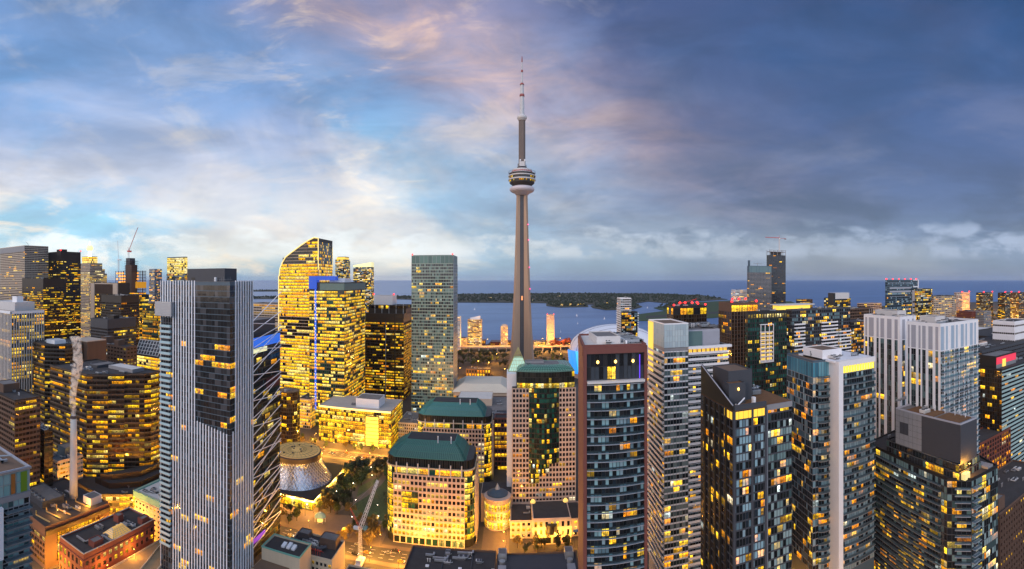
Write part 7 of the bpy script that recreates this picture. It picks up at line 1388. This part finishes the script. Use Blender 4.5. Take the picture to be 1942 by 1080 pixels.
# ================================================================== FAR LOW-RISE FILL (real blocks in the districts beyond)
rr = random.Random(21)
def fill(n, p0, p1, r0, r1, hmin, hmax, label, group, litp=.35, cat='house'):
    q = 0; k = 0
    while k < n and q < 3000:
        q += 1; px, R = rr.uniform(p0, p1), rr.uniform(r0, r1); x, y = pol(px, R); w, d, h = rr.uniform(9, 24), rr.uniform(9, 20), rr.uniform(hmin, hmax)
        if any(abs(x - a) < w + c + 3 and abs(y - e) < d + g + 3 for a, e, c, g in FILL): continue
        FILL.append((x, y, w, d)); k += 1
        b = Bld('low_block', label, cat, [(x - w, y - d), (x + w, y - d), (x + w, y + d), (x - w, y + d)], h, rr.choice((M['brown'], M['bronze'], M['concrete'], M['tan'], M['red'], M['grey'])), rr.choice((M['roof'], M['roofgrey'], M['gravel'])), group, vb=700, parapet=.6)
        for i in (0, 1, 3): b.facade(b.face(i), 0, h, dict(S_GRID, fh=3.6, bw=4, sp=1.6, pw=1.2, lit=litp, pal=ORANGE + GOLD, k=1.3))
        b.finish()
FILL = []
for o in list(sc.objects):
    if o.parent is None and o.type == 'EMPTY' and o.get('category') in ('tower', 'building', 'garage', 'hall', 'stadium'): FILL.append((o.location.x, o.location.y, 32, 28) if o.get('category') != 'stadium' else (o.location.x, o.location.y, 100, 100))
fill(46, 1785, 1955, 1000, 2700, 6, 18, 'small low block among the lights of the far right district', 'low blocks in the far right district', .5)
fill(30, 1500, 1700, 900, 2400, 5, 15, 'small low block on the lakeside flats beyond the condo towers', 'low blocks on the lakeside flats', .4)
fill(26, 1640, 1860, 420, 900, 10, 26, 'dark low block among the roofs behind the white pair', 'low blocks behind the white pair', .3)
fill(14, 868, 1085, 1215, 1300, 4, 11, 'low waterfront building beyond the glowing highway', 'low waterfront buildings', .6)
fill(16, 470, 780, 900, 1350, 8, 24, 'low building between the golden towers and the lake', 'low buildings before the lake', .5)
fill(10, 1230, 1420, 650, 1300, 8, 22, 'low roof between the stadium and the condo towers', 'low roofs right of the stadium', .4)
for (px, py) in ((1052, 579), (1066, 580), (1080, 579.5), (1094, 580), (1104, 579), (930, 566), (1060, 563), (1010, 570), (1180, 582), (1150, 577)):
    x, y = ground(px, py); b = Bld('island_cottage', 'low lit cottage among the trees of the harbour islands', 'house', [(x - 14, y - 7), (x + 14, y - 7), (x + 14, y + 7), (x - 14, y + 7)], 11, M['tan'], M['roof'], 'cottages on the islands', parapet=0); b.facade(b.face(0), 0, 11, dict(S_GRID, fh=5, bw=5, lit=.7, sp=1.2, pw=1, k=1.6)); b.finish()
# ================================================================== PARK PAVILIONS, VEHICLES, CRANE, BOATS
def pavilion(label, x, y):
    r = empty('glass_pavilion', (x, y, 0), label, 'pavilion'); mb = MB(); mb.lathe(x, y, [(4.4, 3.4), (4.2, 4.0), (2.6, 5.6), (.5, 6.6), (.1, 7.4)], 8, solid('pavilion_glass', (.20, .36, .36), .2, .15, .6)); mb.build('domed_roof', r, 'p'); mb = MB()
    for k in range(8): a = k * math.pi / 4; mb.tube((x + 4.3 * math.cos(a), y + 4.3 * math.sin(a), 3.5), (x + .3 * math.cos(a), y + .3 * math.sin(a), 6.8), .12, .1, 5, M['white'])
    mb.build('roof_ribs', r, 'p')
    for k in range(8): a = k * math.pi / 4; mb = MB(); mb.tube((x + 4 * math.cos(a), y + 4 * math.sin(a), 0), (x + 4 * math.cos(a), y + 4 * math.sin(a), 3.5), .14, .14, 6, M['white']); mb.build('post', r, 'p')
    mb = MB(); mb.lathe(x, y, [(2.2, .1), (2.2, 3.0)], 10, emis('pavilion_glow', (1, .68, .2), .9)); mb.build('lit_kiosk', r, 'p')
pavilion('small glass domed pavilion on the plaza, nearest the concert hall', -136.5, 319); pavilion('small glass domed pavilion beside the white crane', -100, 312); pavilion('small glass domed pavilion at the far end of the park', -122, 424)
# white mobile crane
x, y = -83, 288; x, y = ground(683, 1062, 3); r = empty('mobile_crane', (x, y, 0), 'white lattice boom mobile crane beside the pink civic block', 'crane'); mb = MB(); mb.box(x - 2, x + 2, y - 5, y + 5, .7, 2.2, M['whitepaint']); mb.box(x - 1.6, x + 1.6, y - 4, y - 1, 2.2, 4.4, M['whitepaint'])
for sx_ in (-2.1, 1.7):
    for q in range(4): mb.tube((x + sx_, y - 4 + q * 2.6, .65), (x + sx_ + .4, y - 4 + q * 2.6, .65), .65, .65, 12, M['black'])
mb.build('carrier', r, 'p'); mb = MB()
def lattice(mb, p, q, w, m, step=2.2, rad=.11):
    p, q = Vector(p), Vector(q); d = q - p; L = d.length; d.normalize(); a = d.orthogonal().normalized(); c = d.cross(a); cs = [(a + c) * w, (a - c) * w, (-a - c) * w, (-a + c) * w]
    for v_ in cs: mb.tube(p + v_, q + v_ * .6, rad, rad, 5, m)
    n = int(L / step)
    for k in range(n):
        s0, s1 = 1 - .4 * k / n, 1 - .4 * (k + 1) / n
        for i in range(4): mb.tube(p + d * L * k / n + cs[i] * s0, p + d * L * (k + 1) / n + cs[(i + 1) % 4] * s1, rad * .6, rad * .6, 4, m)
zt = hz(1003, math.hypot(x, y)); lattice(mb, (x, y, 3), (x, y, zt), 1.0, M['whitepaint']); mb.build('mast', r, 'p'); mb = MB(); tipx, tipy = pol(729, 325); lattice(mb, (x, y, zt), (tipx, tipy - 16, hz(912, 309)), .95, M['whitepaint']); mb.build('jib', r, 'p'); mb = MB(); bx, by = pol(664, 306); lattice(mb, (x, y, zt), (bx, by, hz(964, 306)), .5, M['redpaint'], rad=.09); mb.build('strut', r, 'p'); mb = MB(); mb.box(x - 4.2, x - .8, y - .9, y + .9, zt - .8, zt + .8, M['whitepaint']); mb.build('winch', r, 'p')
bx0, by0 = bx, by; mb = MB(); mb.tube((bx, by, hz(964, 306)), (tipx, tipy - 16, hz(912, 309)), .06, .06, 4, M['grey']); mb.build('cable', r, 'p')
# cars
def car_proto(paint):
    r = bpy.data.objects.new('parked_car', None); sc.collection.objects.link(r); r.empty_display_size = 1; mb = MB(); mb.prism([(-2.1, -.85), (2.1, -.85), (2.1, .85), (-2.1, .85)], .35, .85, paint); mb.hexa([(-1.3, -.78, .85), (1.1, -.78, .85), (1.1, .78, .85), (-1.3, .78, .85), (-.8, -.62, 1.42), (.5, -.62, 1.42), (.5, .62, 1.42), (-.8, .62, 1.42)], M['black']); mb.box(-.78, .48, -.6, .6, 1.42, 1.46, paint); mb.build('body', r)
    for sx_ in (-1.3, 1.3):
        for sy_ in (-.86, .66): mb = MB(); mb.tube((sx_, sy_, .33), (sx_, sy_ + .2, .33), .33, .33, 12, M['black']); mb.build('wheel', r)
    for sy_ in (-.6, .6):
        mb = MB(); mb.box(2.1, 2.14, sy_ - .18, sy_ + .18, .58, .74, emis('headlight_glow', (1, .92, .7), 12)); mb.build('headlight', r); mb = MB(); mb.box(-2.14, -2.1, sy_ - .18, sy_ + .18, .6, .76, emis('taillight_glow', (1, .03, .02), 8)); mb.build('taillight', r)
    return r
cars = [car_proto(solid('car_silver', (.35, .36, .38), .3, .05, metal=.4)), car_proto(solid('car_dark', (.02, .02, .025), .25, .05)), car_proto(solid('car_taxi', (.6, .25, .03), .35, .05))]; cu_ = set(); rr = random.Random(31); cn = ('silver', 'black', 'orange')
def car(k, x, y, rz, label, grp):
    o = cars[k] if k not in cu_ else copy_tree(cars[k]); cu_.add(k); o.location = (x, y, .02); o.rotation_euler = (0, 0, rz); tag(o, cn[k] + ' ' + label, 'car', cn[k] + ' ' + grp)
for i in range(28): x = -215 + i * 7.4 + rr.uniform(-3, 3); car(i % 3, x, 288.5 + 3.6 * (i % 4), 0 if i % 4 < 2 else math.pi, 'car driving on the street at the bottom of the park', 'cars on the bottom street')
for i in range(24): x = -225 + i * 8.4 + rr.uniform(-4, 4); car((i + 1) % 3, x, 442.5 + 3.7 * (i % 4), 0 if i % 4 < 2 else math.pi, 'car driving on the wide street behind the park', 'cars on the wide street')
for i in range(7): car((i * 2) % 3, -236 + 4.4 * (i % 2), 135 + i * 13, math.pi / 2, 'car in the lane left of the red brick block', 'cars in the brick lane')
for i in range(8): car(i % 3, -232 + 4.2 * (i % 3), 312 + i * 14, math.pi / 2, 'car on the side street left of the concert hall', 'cars left of the concert hall')
for i in range(7): car(i % 3, 234 + 4 * (i % 2), 150 + 24 * i, math.pi / 2, 'car in the canyon street at the lower right', 'cars in the right canyon street')
# boats on the harbour
r0 = bpy.data.objects.new('sailing_boat', None); sc.collection.objects.link(r0); mb = MB(); mb.hexa([(-5, -1.0, 0), (3.5, -1.2, 0), (3.5, 1.2, 0), (-5, 1.0, 0), (-5.6, -1.5, 1.5), (6.5, -.15, 1.7), (6.5, .15, 1.7), (-5.6, 1.5, 1.5)], M['whitepaint']); mb.build('hull', r0); mb = MB(); mb.box(-2.5, 1.5, -.9, .9, 1.5, 2.6, M['whitepaint']); mb.build('cabin', r0); mb = MB(); mb.tube((1, 0, 1.5), (1, 0, 13), .12, .07, 6, M['steel']); mb.build('mast', r0); mb = MB(); mb.face([(.9, 0, 2.8), (.9, 0, 12), (-4.5, 0, 2.8)], M['whitepaint']); mb.face([(-4.5, .04, 2.8), (.9, .04, 12), (.9, .04, 2.8)], M['whitepaint']); mb.build('sail', r0)
for i, (px, py) in enumerate(((1094, 600), (1096, 615), (1146, 606), (900, 588), (1063, 631), (1228, 585))):
    o = r0 if i == 0 else copy_tree(r0); x, y = ground(px, py, -3); o.location = (x, y, -2.9); o.rotation_euler = (0, 0, i * 1.1); tag(o, 'tiny white sailing boat out on the harbour water', 'boat', 'boats on the harbour')
# ================================================================== STEAM FROM THE CHIMNEY
def steam():
    r = random.Random(3); x, y, z = CHIM; mb = MB(); n = 14; prev = None; cen = []
    for k in range(15):
        t_ = k / 14; px = 139.5 + (-5 * math.sin(t_ * 7) * t_ ** .5 + 5 * t_ + (8 if t_ > .7 else 0) * (t_ - .7)); py = 789 - 150 * t_; X_, Y_, Z_ = at(px, py, 330); cen.append((X_, Y_, Z_, 1.6 + 2.6 * t_ ** .7 + .9 * math.sin(t_ * 13) * t_))
    vs = []; fs = []
    for (X_, Y_, Z_, rad) in cen: vs += [(X_ + rad * math.cos(2 * math.pi * i / n), Y_ + rad * math.sin(2 * math.pi * i / n), Z_) for i in range(n)]
    for k in range(14): fs += [(k * n + i, k * n + (i + 1) % n, (k + 1) * n + (i + 1) % n, (k + 1) * n + i) for i in range(n)]
    fs += [tuple(range(n))[::-1], tuple(range(14 * n, 15 * n))]
    m = bpy.data.materials.new('steam'); m.use_nodes = True; T = NT(m.node_tree); T.n.clear(); pos = T.add('ShaderNodeTexCoord').outputs['Object']; v = T.add('ShaderNodeVolumePrincipled'); v.inputs['Color'].default_value = (1, .97, .93, 1); v.inputs['Anisotropy'].default_value = .1
    nz = T.noise(pos, .20, 4, .55, 1.5); T.put(v.inputs['Density'], T.math('MULTIPLY', T.smooth(nz, .40, .66), .6)); o = T.add('ShaderNodeOutputMaterial'); T.l.new(v.outputs[0], o.inputs['Volume'])
    mb.idx(vs, fs, m); ob = mb.build('steam'); tag(ob, 'pale steam plume rising from the white chimney', 'steam', kind='stuff')
steam()
for o in (list(sc.objects)):
    if o.type == 'EMPTY' and o.parent is None and 'label' not in o and not o.children: bpy.data.objects.remove(o)
# ================================================================== AIR: one even box of thin evening haze round camera and scene
hm = bpy.data.materials.new('haze'); hm.use_nodes = True; T = NT(hm.node_tree); T.n.clear()
v = T.add('ShaderNodeVolumePrincipled'); v.inputs['Color'].default_value = (.80, .86, .95, 1); v.inputs['Density'].default_value = .000010; v.inputs['Anisotropy'].default_value = .2
o = T.add('ShaderNodeOutputMaterial'); T.l.new(v.outputs[0], o.inputs['Volume'])
mb = MB(); mb.box(-71000, 71000, -3200, 71000, -5, 600, hm); ob = mb.build('haze'); tag(ob, 'thin blue evening haze over city and lake', 'haze', kind='stuff')
